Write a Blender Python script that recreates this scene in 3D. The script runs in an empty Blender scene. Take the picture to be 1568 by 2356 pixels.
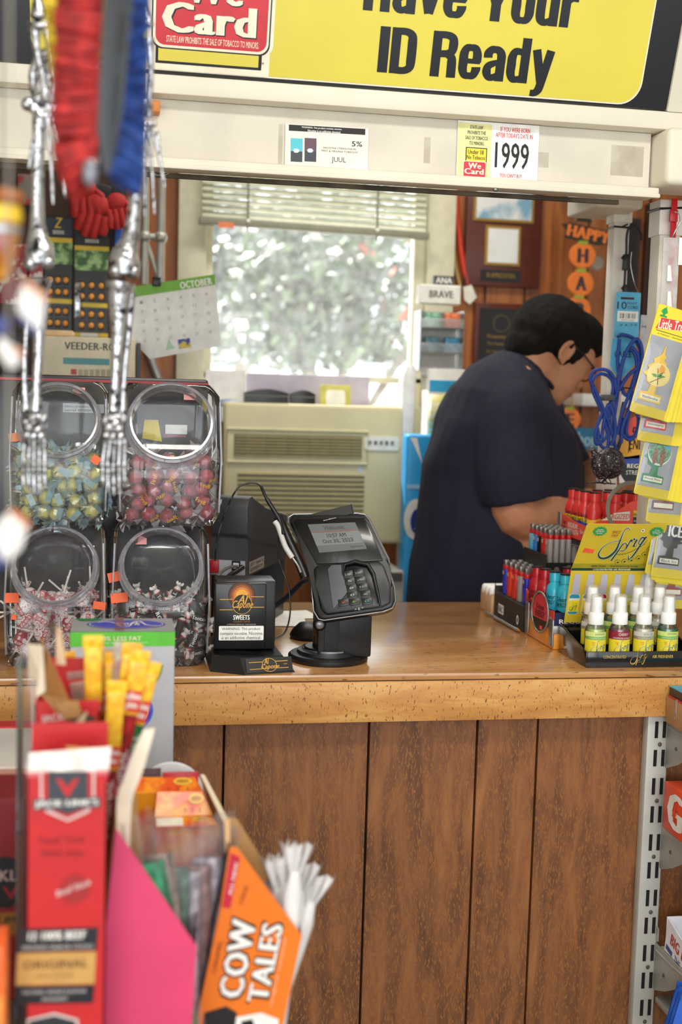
import bpy, bmesh, math, random
from mathutils import Vector, Matrix, noise as mnoise
R = math.radians; PI = math.pi
rnd = random.Random(7)
S = bpy.context.scene; COL = S.collection
# ------------------------------------------------------------------ camera
FPX, IW, IH = 2840.0, 1568.0, 2356.0
YAW, PITCH, ROLL = R(10.34), R(5.35), R(-1.66)
CP = Vector((0, 0, 1.45))
_f = Vector((math.sin(YAW)*math.cos(PITCH), math.cos(YAW)*math.cos(PITCH), -math.sin(PITCH)))
_r = Vector((math.cos(YAW), -math.sin(YAW), 0)); _d = _f.cross(_r)
_rr = _r*math.cos(ROLL)+_d*math.sin(ROLL); _dd = -_r*math.sin(ROLL)+_d*math.cos(ROLL)
cd = bpy.data.cameras.new('camera'); cam = bpy.data.objects.new('camera', cd); COL.objects.link(cam); S.camera = cam
cam.matrix_world = Matrix(((_rr.x, -_dd.x, -_f.x, CP.x), (_rr.y, -_dd.y, -_f.y, CP.y), (_rr.z, -_dd.z, -_f.z, CP.z), (0, 0, 0, 1)))
cd.sensor_fit = 'VERTICAL'; cd.sensor_height = 36; cd.lens = 36*FPX/IH; cd.clip_start = .05
cd.dof.use_dof = True; cd.dof.focus_distance = 2.32; cd.dof.aperture_fstop = 2.9; cd.dof.aperture_blades = 9
# ------------------------------------------------------------------ exposure, sky, sun, daylight, ceiling lamps
S.view_settings.view_transform = 'Standard'; S.view_settings.look = 'None'; S.view_settings.gamma = 1
S.view_settings.exposure = 0.08; S.cycles.transparent_max_bounces = 40; S.view_settings.use_curve_mapping = False
wd = bpy.data.worlds.new('sky'); S.world = wd; wd.use_nodes = True
wd.node_tree.nodes['Background'].inputs[0].default_value = (.86, .94, 1, 1)
wd.node_tree.nodes['Background'].inputs[1].default_value = 2.3
def lamp(kind, name, loc, power, col=(1, 1, 1), size=None, look=None, **k):
    l = bpy.data.lights.new(name, kind); l.energy = power; l.color = col
    if size: l.shape = 'RECTANGLE'; l.size, l.size_y = size
    for a, b in k.items(): setattr(l, a, b)
    o = bpy.data.objects.new(name, l); COL.objects.link(o); o.location = loc
    if look: o.rotation_euler = (Vector(look)-Vector(loc)).to_track_quat('-Z', 'Y').to_euler()
    return o
lamp('SUN', 'sun', (0, 0, 5), 19, (1, .96, .9), look=(.75, -1.0, 3.65), angle=R(.6))
lamp('AREA', 'storefront_daylight', (-.6, -1.95, 1.75), 66, (1, .985, .96), (3.6, 2.0), look=(.2, 2.2, 1.2))
lamp('AREA', 'ceiling_tube_light', (.5, .9, 2.66), 22, (1, .96, .88), (1.2, .25), look=(.5, 1.2, 0))
lamp('AREA', 'ceiling_tube_light_rear', (.7, 3.3, 2.66), 14, (1, .95, .86), (1.2, .25), look=(.7, 3.3, 0))
# ------------------------------------------------------------------ pixel helpers: a photo pixel on a world plane
def ray(x, y): return _rr*((x-IW/2)/FPX)+_dd*((y-IH/2)/FPX)+_f
def at(x, y, Y): v = ray(x, y); return CP+v*(Y/v.y)
def az(x, y, z): v = ray(x, y); return CP+v*((z-CP.z)/v.z)
def ax(x, y, X): v = ray(x, y); return CP+v*(X/v.x)
def R4(x0, y0, x1, y1, Y):
    xm, ym = (x0+x1)/2, (y0+y1)/2
    return at(x0, ym, Y).x, at(x1, ym, Y).x, at(xm, y1, Y).z, at(xm, y0, Y).z
def frame(o, xd, zd):
    x = Vector(xd).normalized(); y = Vector(zd).cross(x).normalized(); z = x.cross(y)
    return Matrix(((x.x, y.x, z.x, o[0]), (x.y, y.y, z.y, o[1]), (x.z, y.z, z.z, o[2]), (0, 0, 0, 1)))
def T(x=0, y=0, z=0, rx=0, ry=0, rz=0): return Matrix.Translation((x, y, z)) @ Matrix.Rotation(rz, 4, 'Z') @ Matrix.Rotation(ry, 4, 'Y') @ Matrix.Rotation(rx, 4, 'X')
# ------------------------------------------------------------------ materials
def lin(h):
    h = h.lstrip('#'); c = [int(h[i:i+2], 16)/255 for i in (0, 2, 4)]
    return tuple((v/12.92 if v <= .04045 else ((v+.055)/1.055)**2.4) for v in c)+(1,)
MC = {}
def mat(h, rough=.5, metal=0, var=.05, sc=30, bump=0, bsc=200, coat=0, emit=0, spec=.5, stretch=(1, 1, 1), h2=None, lo=.4, hi=.6):
    key = (h, rough, metal, var, sc, bump, bsc, coat, emit, spec, stretch, h2, lo, hi)
    if key in MC: return MC[key]
    m = bpy.data.materials.new('surface_'+h.strip('#')); m.use_nodes = True
    nt = m.node_tree; b = nt.nodes['Principled BSDF']; N = nt.nodes.new; L = nt.links.new
    b.inputs['Roughness'].default_value = rough; b.inputs['Metallic'].default_value = metal
    b.inputs['Coat Weight'].default_value = coat; b.inputs['Specular IOR Level'].default_value = spec
    tc = N('ShaderNodeTexCoord'); mp = N('ShaderNodeMapping'); mp.inputs['Scale'].default_value = stretch
    L(tc.outputs['Object'], mp.inputs[0])
    n = N('ShaderNodeTexNoise'); n.inputs['Scale'].default_value = sc; n.inputs['Detail'].default_value = 4; L(mp.outputs[0], n.inputs[0])
    r = N('ShaderNodeValToRGB'); c = lin(h); c2 = lin(h2) if h2 else tuple(min(1, v*(1+var)) for v in c[:3])+(1,)
    if not h2: c = tuple(v*(1-var) for v in c[:3])+(1,)
    r.color_ramp.elements[0].position = lo; r.color_ramp.elements[1].position = hi
    r.color_ramp.elements[0].color = c; r.color_ramp.elements[1].color = c2
    L(n.outputs['Fac'], r.inputs[0]); L(r.outputs[0], b.inputs['Base Color'])
    if emit: L(r.outputs[0], b.inputs['Emission Color']); b.inputs['Emission Strength'].default_value = emit
    if bump:
        n2 = N('ShaderNodeTexNoise'); n2.inputs['Scale'].default_value = bsc; L(mp.outputs[0], n2.inputs[0])
        bp = N('ShaderNodeBump'); bp.inputs['Strength'].default_value = bump; bp.inputs['Distance'].default_value = .002
        L(n2.outputs['Fac'], bp.inputs['Height']); L(bp.outputs[0], b.inputs['Normal'])
    MC[key] = m; return m
def film(h, body=.1, rough=.08, gloss=1.0, tint='#ffffff'):
    """thin clear plastic or glass: lets light through, mirrors by Fresnel, 'body' is its own milky share"""
    key = ('film', h, body, rough, gloss, tint)
    if key in MC: return MC[key]
    m = bpy.data.materials.new('film_'+h.strip('#')); m.use_nodes = True; nt = m.node_tree; N = nt.nodes.new; L = nt.links.new
    nt.nodes.clear(); out = N('ShaderNodeOutputMaterial')
    tr = N('ShaderNodeBsdfTransparent'); tr.inputs[0].default_value = lin(tint)
    gl = N('ShaderNodeBsdfGlossy'); gl.inputs['Roughness'].default_value = rough
    df = N('ShaderNodeBsdfDiffuse'); df.inputs[0].default_value = lin(h)
    tl = N('ShaderNodeBsdfTranslucent'); tl.inputs[0].default_value = lin(h)
    a = N('ShaderNodeMixShader'); a.inputs[0].default_value = .4; L(df.outputs[0], a.inputs[1]); L(tl.outputs[0], a.inputs[2])
    b = N('ShaderNodeMixShader')
    nz = N('ShaderNodeTexNoise'); nz.inputs['Scale'].default_value = 35; nz.inputs['Detail'].default_value = 3
    tc = N('ShaderNodeTexCoord'); L(tc.outputs['Object'], nz.inputs[0])
    mm = N('ShaderNodeMath'); mm.operation = 'MULTIPLY'; mm.inputs[1].default_value = body*2; L(nz.outputs['Fac'], mm.inputs[0])
    L(mm.outputs[0], b.inputs[0]); L(tr.outputs[0], b.inputs[1]); L(a.outputs[0], b.inputs[2])
    fr = N('ShaderNodeFresnel'); fr.inputs[0].default_value = 1.45
    ms = N('ShaderNodeMath'); ms.operation = 'MULTIPLY'; ms.inputs[1].default_value = gloss; ms.use_clamp = True; L(fr.outputs[0], ms.inputs[0])
    c = N('ShaderNodeMixShader'); L(ms.outputs[0], c.inputs[0]); L(b.outputs[0], c.inputs[1]); L(gl.outputs[0], c.inputs[2]); L(c.outputs[0], out.inputs[0])
    MC[key] = m; return m
def wood(name, cols, stretch, sc, rough, flecks=None, bump=.2):
    m = bpy.data.materials.new(name); m.use_nodes = True; nt = m.node_tree; b = nt.nodes['Principled BSDF']; N = nt.nodes.new; L = nt.links.new
    b.inputs['Roughness'].default_value = rough
    tc = N('ShaderNodeTexCoord'); mp = N('ShaderNodeMapping'); mp.inputs['Scale'].default_value = stretch; L(tc.outputs['Object'], mp.inputs[0])
    n = N('ShaderNodeTexNoise'); n.inputs['Scale'].default_value = sc; n.inputs['Detail'].default_value = 8; n.inputs['Roughness'].default_value = .65; n.inputs['Distortion'].default_value = .6; L(mp.outputs[0], n.inputs[0])
    r = N('ShaderNodeValToRGB'); L(n.outputs['Fac'], r.inputs[0])
    e = r.color_ramp.elements
    for i, (p, c) in enumerate(cols):
        q = e[i] if i < 2 else e.new(p)
        q.position = p; q.color = lin(c)
    src = r.outputs[0]
    if flecks:
        fst, fsc, fc, th = flecks
        mp2 = N('ShaderNodeMapping'); mp2.inputs['Scale'].default_value = fst; L(tc.outputs['Object'], mp2.inputs[0])
        n2 = N('ShaderNodeTexNoise'); n2.inputs['Scale'].default_value = fsc; n2.inputs['Detail'].default_value = 3; L(mp2.outputs[0], n2.inputs[0])
        r2 = N('ShaderNodeValToRGB'); r2.color_ramp.elements[0].position = th; r2.color_ramp.elements[1].position = th+.04; L(n2.outputs['Fac'], r2.inputs[0])
        mx = N('ShaderNodeMix'); mx.data_type = 'RGBA'; L(r2.outputs[0], mx.inputs[0]); L(src, mx.inputs[6]); mx.inputs[7].default_value = lin(fc); src = mx.outputs[2]
    L(src, b.inputs['Base Color'])
    bp = N('ShaderNodeBump'); bp.inputs['Strength'].default_value = bump; bp.inputs['Distance'].default_value = .002; L(n.outputs['Fac'], bp.inputs['Height']); L(bp.outputs[0], b.inputs['Normal'])
    return m
# ------------------------------------------------------------------ mesh builder
TXT = {}
class MB:
    def __init__(s, M=None): s.v = []; s.f = []; s.mi = []; s.mats = []; s.T = M or Matrix()
    def m(s, mt):
        if mt not in s.mats: s.mats.append(mt)
        return s.mats.index(mt)
    def add(s, vs, fs, mt):
        o = len(s.v); k = s.m(mt); s.v += [s.T @ Vector(p) for p in vs]
        for f in fs: s.f.append([o+i for i in f]); s.mi.append(k)
        return s
    def box(s, x0, x1, y0, y1, z0, z1, mt, bev=0, seg=2):
        if bev:
            bm = bmesh.new(); bmesh.ops.create_cube(bm, size=1)
            for v in bm.verts: v.co = Vector(((x0+x1)/2+v.co.x*(x1-x0), (y0+y1)/2+v.co.y*(y1-y0), (z0+z1)/2+v.co.z*(z1-z0)))
            bmesh.ops.bevel(bm, geom=bm.edges[:], offset=bev, segments=seg, profile=.5, affect='EDGES', clamp_overlap=True)
            return s.bm(bm, mt)
        v = [(x, y, z) for x in (x0, x1) for y in (y0, y1) for z in (z0, z1)]
        return s.add(v, [(0, 1, 3, 2), (4, 6, 7, 5), (0, 4, 5, 1), (2, 3, 7, 6), (0, 2, 6, 4), (1, 5, 7, 3)], mt)
    def bm(s, bm, mt):
        bm.verts.index_update(); s.add([v.co.copy() for v in bm.verts], [[v.index for v in f.verts] for f in bm.faces], mt); bm.free(); return s
    def prism(s, pts, y0, y1, mt, bev=0):
        """outline in x,z (counter-clockwise seen from -y) extruded from y0 (front) to y1"""
        n = len(pts); v = [(p[0], y0, p[1]) for p in pts]+[(p[0], y1, p[1]) for p in pts]
        f = [list(range(n)), list(range(2*n-1, n-1, -1))]+[[(i+1) % n, i, i+n, (i+1) % n+n] for i in range(n)]
        if bev:
            bm = bmesh.new(); vv = [bm.verts.new(p) for p in v]
            for q in f: bm.faces.new([vv[i] for i in q])
            bmesh.ops.bevel(bm, geom=bm.edges[:], offset=bev, segments=2, profile=.5, affect='EDGES', clamp_overlap=True); return s.bm(bm, mt)
        return s.add(v, f, mt)
    def quad(s, a, b, c, d, mt): return s.add([a, b, c, d], [(0, 1, 2, 3)], mt)
    def flat(s, pts, y, mt): return s.add([(p[0], y, p[1]) for p in pts], [list(range(len(pts)))], mt)
    def rect(s, x0, x1, z0, z1, y, mt, r=0): return s.flat(rrect(x0, x1, z0, z1, r) if r else [(x0, z0), (x1, z0), (x1, z1), (x0, z1)], y, mt)
    def tube(s, path, r, mt, n=8, closed=False, cap=True):
        P = [Vector(p) for p in path]; k = len(P); rs = r if isinstance(r, (list, tuple)) else [r]*k
        vs = []; fs = []; up = None
        for i in range(k):
            a = P[(i-1) % k] if (closed or i) else P[0]; b = P[(i+1) % k] if (closed or i < k-1) else P[-1]
            t = (b-a).normalized() if (b-a).length > 1e-9 else Vector((0, 0, 1))
            if up is None: up = t.orthogonal().normalized()
            up = (up-t*up.dot(t)); up = up.normalized() if up.length > 1e-6 else t.orthogonal().normalized()
            w = t.cross(up)
            for j in range(n): q = 2*PI*j/n; vs.append(P[i]+(up*math.cos(q)+w*math.sin(q))*rs[i])
        for i in range(k if closed else k-1):
            for j in range(n): a = i*n+j; b = i*n+(j+1) % n; c = ((i+1) % k)*n+(j+1) % n; d = ((i+1) % k)*n+j; fs.append((a, b, c, d))
        if cap and not closed: fs.append(list(range(n-1, -1, -1))); fs.append([(k-1)*n+j for j in range(n)])
        return s.add(vs, fs, mt)
    def lathe(s, prof, mt, n=24, c=(0, 0, 0), caps=True, sy=1, pw=2):
        vs = []; fs = []
        for r, z in prof:
            for j in range(n):
                a = 2*PI*j/n; ca, sa = math.cos(a), math.sin(a)
                k = (abs(ca)**pw+abs(sa)**pw)**(-1/pw); vs.append((c[0]+r*k*ca, c[1]+r*k*sa*sy, c[2]+z))
        for i in range(len(prof)-1):
            for j in range(n): fs.append((i*n+j, i*n+(j+1) % n, (i+1)*n+(j+1) % n, (i+1)*n+j))
        if caps:
            if prof[0][0] > 1e-5: fs.append(list(range(n-1, -1, -1)))
            if prof[-1][0] > 1e-5: fs.append([(len(prof)-1)*n+j for j in range(n)])
        return s.add(vs, fs, mt)
    def sph(s, c, r, mt, n=12, k=8, rot=None):
        rx, ry, rz = r if isinstance(r, (tuple, list)) else (r, r, r); vs = []; fs = []; rot = rot or Matrix()
        for i in range(k+1):
            p = PI*i/k
            for j in range(n): a = 2*PI*j/n; vs.append(Vector(c)+(rot @ Vector((rx*math.sin(p)*math.cos(a), ry*math.sin(p)*math.sin(a), -rz*math.cos(p)))))
        for i in range(k):
            for j in range(n): fs.append((i*n+j, i*n+(j+1) % n, (i+1)*n+(j+1) % n, (i+1)*n+j))
        return s.add(vs, fs, mt)
    def text(s, t, x0, x1, z0, z1, y, mt, bold=0, shear=0, res=2):
        """lettering fitted to the box x0..x1, z0..z1, printed on the plane y, facing -y"""
        key = (t, bold, shear, res)
        if key not in TXT:
            cu = bpy.data.curves.new('lettering', 'FONT'); cu.body = t;  cu.shear = shear; cu.resolution_u = res; cu.align_x = 'CENTER'; cu.space_line = .85; cu.space_character = 1+bold*1.3
            ob = bpy.data.objects.new('lettering', cu); me = bpy.data.meshes.new_from_object(ob)
            TXT[key] = ([v.co.copy() for v in me.vertices], [list(p.vertices) for p in me.polygons])
            if bold > 0:
                v0, f0 = TXT[key]; k = bold*.9; V_ = []; F_ = []
                for i in (-2, -1, 0, 1, 2): F_ += [[q+len(V_) for q in f] for f in f0]; V_ += [v+Vector((k*i/2, 0, i+2)) for v in v0]
                TXT[key] = (V_, F_)
            bpy.data.objects.remove(ob); bpy.data.meshes.remove(me); bpy.data.curves.remove(cu)
        vs, fs = TXT[key]
        if not vs: return s
        a0 = min(v.x for v in vs); a1 = max(v.x for v in vs); b0 = min(v.y for v in vs); b1 = max(v.y for v in vs)
        kx = (x1-x0)/max(a1-a0, 1e-6); kz = (z1-z0)/max(b1-b0, 1e-6)
        return s.add([(x0+(v.x-a0)*kx, y-v.z*3e-5, z0+(v.y-b0)*kz) for v in vs], fs, mt)
    def bend(s, fn): s.v = [Vector(fn(p)) for p in s.v]; return s
    def build(s, name, parent=None, smooth=35, world=False, label=None):
        me = bpy.data.meshes.new(name); vs = s.v
        if world and parent: iv = wm(parent).inverted(); vs = [iv @ v for v in vs]
        me.from_pydata([tuple(v) for v in vs], [], s.f)
        for mt in s.mats: me.materials.append(mt)
        me.polygons.foreach_set('material_index', s.mi)
        if smooth: me.polygons.foreach_set('use_smooth', [True]*len(me.polygons)); me.update(); me.set_sharp_from_angle(angle=R(smooth))
        me.update(); o = bpy.data.objects.new(name, me); COL.objects.link(o)
        if parent: o.parent = parent
        if label: o['label'] = label
        return o
def rrect(x0, x1, z0, z1, r, n=6):
    p = []
    for cx, cz, a in ((x1-r, z0+r, -90), (x1-r, z1-r, 0), (x0+r, z1-r, 90), (x0+r, z0+r, 180)):
        for i in range(n+1): t = R(a+90*i/n); p.append((cx+r*math.cos(t), cz+r*math.sin(t)))
    return p
def ell(cx, cz, rx, rz, n=32): return [(cx+rx*math.cos(2*PI*i/n), cz+rz*math.sin(2*PI*i/n)) for i in range(n)]
def wm(o): return (wm(o.parent) if o.parent else Matrix()) @ o.matrix_basis
def tag(o, label=None, cat=None, group=None, kind=None):
    for k, v in (('label', label), ('category', cat), ('group', group), ('kind', kind)):
        if v: o[k] = v
    return o
def thing(name, label, cat, loc=(0, 0, 0), rz=0, group=None):
    o = bpy.data.objects.new(name, None); COL.objects.link(o); o.location = loc; o.rotation_euler = (0, 0, rz); o.empty_display_size = .02
    return tag(o, label, cat, group)
def recenter(o):
    """put a one-mesh thing's origin at the middle of its base"""
    vs = o.data.vertices; xs = [v.co.x for v in vs]; ys = [v.co.y for v in vs]; zs = [v.co.z for v in vs]
    c = Vector(((min(xs)+max(xs))/2, (min(ys)+max(ys))/2, min(zs))); o.data.transform(Matrix.Translation(-c)); o.location = c; return o
def solo(mb, name, label, cat, group=None, smooth=35): return recenter(tag(mb.build(name, smooth=smooth), label, cat, group))
def struct(mb, name, smooth=35): return tag(mb.build(name, smooth=smooth), kind='structure')
KIDS = {}
def dup(o, loc=None, rot=None, label=None, mx=None, parent=None, group=None, kids=None):
    c = o.copy(); COL.objects.link(c)
    if parent is not None: c.parent = parent
    if mx is not None: c.matrix_basis = mx
    if loc is not None: c.location = loc
    if rot is not None: c.rotation_euler = rot
    if label: c['label'] = label
    if group: c['group'] = group
    if o.name not in KIDS: KIDS[o.name] = [k for k in bpy.data.objects if k.parent == o]
    for k in KIDS[o.name]: dup(k, parent=c)
    return c
def spline(pts, n=8):
    P = [Vector(p) for p in pts]; P = [P[0]*2-P[1]]+P+[P[-1]*2-P[-2]]; out = []
    for i in range(1, len(P)-2):
        a, b, c, d = P[i-1:i+3]
        for j in range(n):
            t = j/n; out.append(.5*((2*b)+(c-a)*t+(2*a-5*b+4*c-d)*t*t+(-a+3*b-3*c+d)*t**3))
    return out+[P[-2]]
def impact_text(mb, t, x0, x1, zb, ht, y, mt):
    """heavy condensed lettering drawn stroke by stroke: base line zb, x-height ht"""
    H_, h = 1.30, 1.0; wv, wh = .27, .19; V = wv/2; W = .66
    G = {'H': (.74, [([(V, 0), (V, H_)], wv), ([(.74-V, 0), (.74-V, H_)], wv), ([(V, .66), (.74-V, .66)], .2)]), 'I': (.29, [([(.145, 0), (.145, H_)], .29)]),
         'D': (.74, [([(V, 0), (V, H_)], wv), ([(V, H_-.1), (.42, H_-.1), (.58, H_-.2), (.605, H_-.4), (.605, .4), (.58, .2), (.42, .1), (V, .1)], [.2, .2, .24, .27, .27, .24, .2, .2])]),
         'R': (.76, [([(V, 0), (V, H_)], wv), ([(V, H_-.1), (.42, H_-.1), (.58, H_-.18), (.61, H_-.35), (.58, .76), (.44, .68), (V, .66)], [.2, .2, .24, .27, .25, .2, .2]), ([(.42, .68), (.58, .58), (.61, .42), (.62, 0)], [.18, .24, .27, .27])]),
         'Y': (.78, [([(.13, H_), (.39, .5)], .27), ([(.65, H_), (.39, .5)], .27), ([(.39, .62), (.39, 0)], .28)]),
         'a': (W, [([(V, .66), (V, .78), (.22, .89), (.33, .905), (.44, .88), (.525, .74), (.525, .4), (.525, 0)], [.26, .26, .22, .2, .22, .26, .27, .27]), ([(.525, .54), (.36, .52), (.17, .42), (V, .26), (.2, .12), (.33, .1), (.525, .2)], [.16, .17, .22, .26, .22, .19, .2])]),
         'v': (.66, [([(.125, h), (.33, .06)], .25), ([(.535, h), (.33, .06)], .25)]), 'o': (W, [([(.33, .905), (.2, .88), (V, .72), (V, .5), (V, .28), (.2, .12), (.33, .095), (.46, .12), (.525, .28), (.525, .5), (.525, .72), (.46, .88), (.33, .905)], [.19, .22, .26, .27, .26, .22, .19, .22, .26, .27, .26, .22, .19])]),
         'e': (W, [([(.525, .36), (.525, .28), (.46, .12), (.33, .095), (.2, .12), (V, .28), (V, .5), (V, .72), (.2, .88), (.33, .905), (.46, .88), (.525, .72), (.525, .5)], [.27, .26, .22, .19, .22, .26, .27, .26, .22, .19, .22, .26, .27]), ([(V, .52), (.63, .52)], .14)]),
         'u': (W, [([(V, h), (V, .3), (.2, .13), (.32, .1), (.5, .2)], [.27, .27, .24, .2, .18]), ([(.525, h), (.525, 0)], wv)]), 'r': (.48, [([(V, 0), (V, h)], wv), ([(V, .72), (.28, .88), (.48, .9)], [.2, .24, .26])]),
         'd': (W, [([(.525, 0), (.525, H_)], wv), ([(.525, .86), (.33, .905), (.2, .88), (V, .72), (V, .5), (V, .28), (.2, .12), (.33, .095), (.525, .16)], [.18, .19, .22, .26, .27, .26, .22, .19, .18])]),
         'y': (.68, [([(.125, h), (.35, .08)], .25), ([(.555, h), (.36, .0), (.30, -.18), (.2, -.26), (.08, -.26)], [.25, .25, .24, .2, .18])]), ' ': (.34, [])}
    tot = sum(G[c][0]+.055 for c in t)-.055; k = (x1-x0)/tot; cx = x0; n = 0
    for c in t:
        for pts, w in G[c][1]:
            ws = w if isinstance(w, list) else [w]*len(pts); P = [(cx+p[0]*k, zb+p[1]*ht) for p in pts]; n += 1; F_ = [Vector((a, 0, b)) for a, b in P]
            if len(P) > 2: F_ = spline(F_, 5)
            m_ = len(F_); vs = []
            for i, p in enumerate(F_):
                a = F_[max(0, i-1)]; b = F_[min(m_-1, i+1)]; u = Vector(((b-a).x/k, 0, (b-a).z/ht)).normalized(); f = i/(m_-1)*(len(ws)-1); j = min(int(f), len(ws)-2); ww = ws[j]+(ws[j+1]-ws[j])*(f-j)
                vs += [(p.x-u.z*ww/2*k, y-n*2e-5, p.z+u.x*ww/2*ht), (p.x+u.z*ww/2*k, y-n*2e-5, p.z-u.x*ww/2*ht)]
            mb.add(vs, [(2*i, 2*i+1, 2*i+3, 2*i+2) for i in range(m_-1)], mt)
        cx += (G[c][0]+.055)*k
def barcode(mb, x0, x1, z0, z1, y, n=22):
    w = (x1-x0)/n
    for i in range(n):
        if i % 2 == 0 or rnd.random() < .25: mb.rect(x0+i*w, x0+i*w+w*rnd.choice((.4, .6, .9)), z0, z1, y, INK)
INK = mat('#141414', .6); WHITE = mat('#f2f0ea', .5); BLACKP = mat('#101012', .35); PAPER = mat('#eeeae2', .7)
# ================================================================== THE SETTING
def setting():
    wallwood = wood('wood_panelling', [(.3, '#6b3a1c'), (.5, '#a35f2c'), (.7, '#c27a3e')], (9, 1, .7), 3, .4, bump=.1)
    cream = mat('#d9d6be', .5, var=.04); ceil = mat('#dcd8cc', .8); flo = mat('#8b8378', .5, var=.15, sc=5); plaster = mat('#cfc8b6', .8)
    wx0, wx1 = at(470, 700, 4.1).x, at(975, 700, 4.1).x; wz0, wz1 = at(720, 944, 4.1).z, 2.32
    ax0, ax1, az0 = at(500, 1000, 4.1).x, at(935, 1000, 4.1).x, 0
    mb = MB()
    for a, b, c, d in ((-2, wx0-.09, 0, 2.75), (wx1+.09, 3, 0, 2.75), (wx0-.09, wx1+.09, wz1, 2.75), (wx0-.09, wx1+.09, 0, wz0-.02)):
        mb.box(a, b, 4.1, 4.2, c, d, wallwood)
    struct(mb, 'wall_back', 0)
    gl = mat('#3a1c0e', .7)
    mb = MB()
    for x in (-.55, -.33, -.1, 1.22, 1.36, 1.58, 1.8, 2.02): mb.box(x, x+.006, 4.094, 4.1, 0, 2.75, gl)
    struct(mb, 'trim_4', 0)
    for n, a, b in (('left', -2.1, -2), ('right', 3, 3.1)):
        struct(MB().box(a, b, -2.1, 4.2, 0, 2.75, plaster), 'wall_'+n, 0)
    struct(MB().box(-2.1, 3.1, -2.1, 4.2, -.1, 0, flo), 'floor', 0)
    struct(MB().box(-2.1, 3.1, -2.1, 4.3, 2.75, 2.85, ceil), 'ceiling', 0)
    mb = MB().box(-2, 3, -2.1, -2.02, 0, .6, plaster).box(-2, 3, -2.1, -2.02, 2.6, 2.75, plaster)
    for x in (-2, -.4, 1.2, 2.9): mb.box(x, x+.1, -2.1, -2.02, .6, 2.6, mat('#8f9294', .4, .6))
    struct(mb, 'wall_front', 0)
    # window casing, sash, pane
    mb = MB()
    mb.box(at(408, 600, 4.08).x, wx0, 4.06, 4.16, wz0-.05, wz1+.1, cream, .004).box(wx1, at(1042, 600, 4.08).x, 4.06, 4.16, wz0-.05, wz1+.1, cream, .004)
    mb.box(wx0-.1, wx1+.1, 4.05, 4.16, wz1, wz1+.1, cream, .004)
    struct(mb, 'trim_1')
    w = struct(MB().box(wx0, wx0+.025, 4.1, 4.15, wz0, wz1, cream, .003).box(wx1-.04, wx1, 4.1, 4.15, wz0, wz1, cream, .003).box(wx0, wx1, 4.1, 4.15, at(700, 862, 4.12).z-.02, at(700, 862, 4.12).z, cream, .003), 'window_1')
    pane = film('#f4f6f4', .09, .05, .6); MB().box(wx0+.02, wx1-.03, 4.122, 4.128, wz0, wz1, pane).build('pane', w)
    # outside: pale concrete yard, a low wall and a big shrub with a trunk
    struct(MB().box(-9, 12, 4.5, 22, -.3, -.2, mat('#cfccc4', .9)), 'ground', 0)
    rn = random.Random(3); g1 = at(770, 660, 10); g2 = at(560, 640, 13)
    leafs = [mat(c, .5) for c in ('#2f4a2c', '#48643c', '#22361f', '#5f7a52', '#4f605a')]; flower = mat('#c9573a', .6)
    t = thing('garden_shrub', 'sunlit green leafy shrub with orange blossoms outside the window', 'shrub', (2.0, 10, -.2))
    mb = MB(); mf = MB()
    for i in range(2300):
        cx, cz = rn.gauss(0, .62), rn.gauss(0, .5)
        p = Vector((g1.x+cx*.8, 10+rn.gauss(0, .5), g1.z+cz*.85)); p.z = max(p.z, at(700, 850, 10).z+rn.uniform(0, .25)); u = Vector((rn.gauss(0, 1), rn.gauss(0, 1), rn.gauss(0, 1))).normalized(); v = u.orthogonal().normalized()
        L_ = rn.uniform(.05, .11); fl = rn.random() < .02 and cx > .1
        (mf if fl else mb).add([p-u*L_, p+v*L_*.5, p+u*L_, p-v*L_*.5], [(0, 1, 2, 3)], flower if fl else rn.choice(leafs))
    mb.build('foliage', t, 0, True); mf.build('blossoms', t, 0, True)
    tk = MB()
    for j in range(5): tk.tube(spline([(g1.x, 10, -.2), (g1.x+rn.gauss(0, .1), 10, .9), (g1.x+rn.gauss(0, .5), 10+rn.gauss(0, .2), g1.z)]), .035, mat('#6f665c', .8))
    tk.build('trunk', t, 60, True)
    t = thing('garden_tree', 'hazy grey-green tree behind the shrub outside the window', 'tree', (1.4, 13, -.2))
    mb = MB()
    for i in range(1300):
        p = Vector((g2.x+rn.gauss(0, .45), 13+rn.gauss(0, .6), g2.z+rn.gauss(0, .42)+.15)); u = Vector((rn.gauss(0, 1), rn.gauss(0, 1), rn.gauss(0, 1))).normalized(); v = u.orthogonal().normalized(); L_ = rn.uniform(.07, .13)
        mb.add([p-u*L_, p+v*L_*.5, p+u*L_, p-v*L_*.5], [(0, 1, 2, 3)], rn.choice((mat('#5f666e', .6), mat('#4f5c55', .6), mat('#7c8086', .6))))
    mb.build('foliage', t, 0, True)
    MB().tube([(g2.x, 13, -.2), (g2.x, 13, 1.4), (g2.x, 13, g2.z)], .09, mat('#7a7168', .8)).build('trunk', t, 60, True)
    # venetian blind pulled half way up; hangs a little crooked
    z0 = at(470, 512, 4.0).z; z1 = at(975, 548, 4.0).z; xa, xb = at(465, 500, 4.0).x, at(980, 500, 4.0).x
    t = thing('venetian_blind', 'cream slatted blind raised to the top third of the window', 'blind', ((xa+xb)/2, 4.0, z0))
    slat = mat('#c9cbb9', .45); mb = MB(); k = (z1-z0)/(xb-xa); n = 14
    for i in range(n):
        zz = z0+.02+i*.0205
        mb.quad((xa, 3.995, zz), (xb, 3.995, zz+k*(xb-xa)), (xb, 4.015, zz+.019+k*(xb-xa)), (xa, 4.015, zz+.019), slat)
        mb.quad((xa, 3.995, zz-.0008), (xb, 3.995, zz-.0008+k*(xb-xa)), (xb, 4.015, zz+.0182+k*(xb-xa)), (xa, 4.015, zz+.0182), slat)
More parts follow.
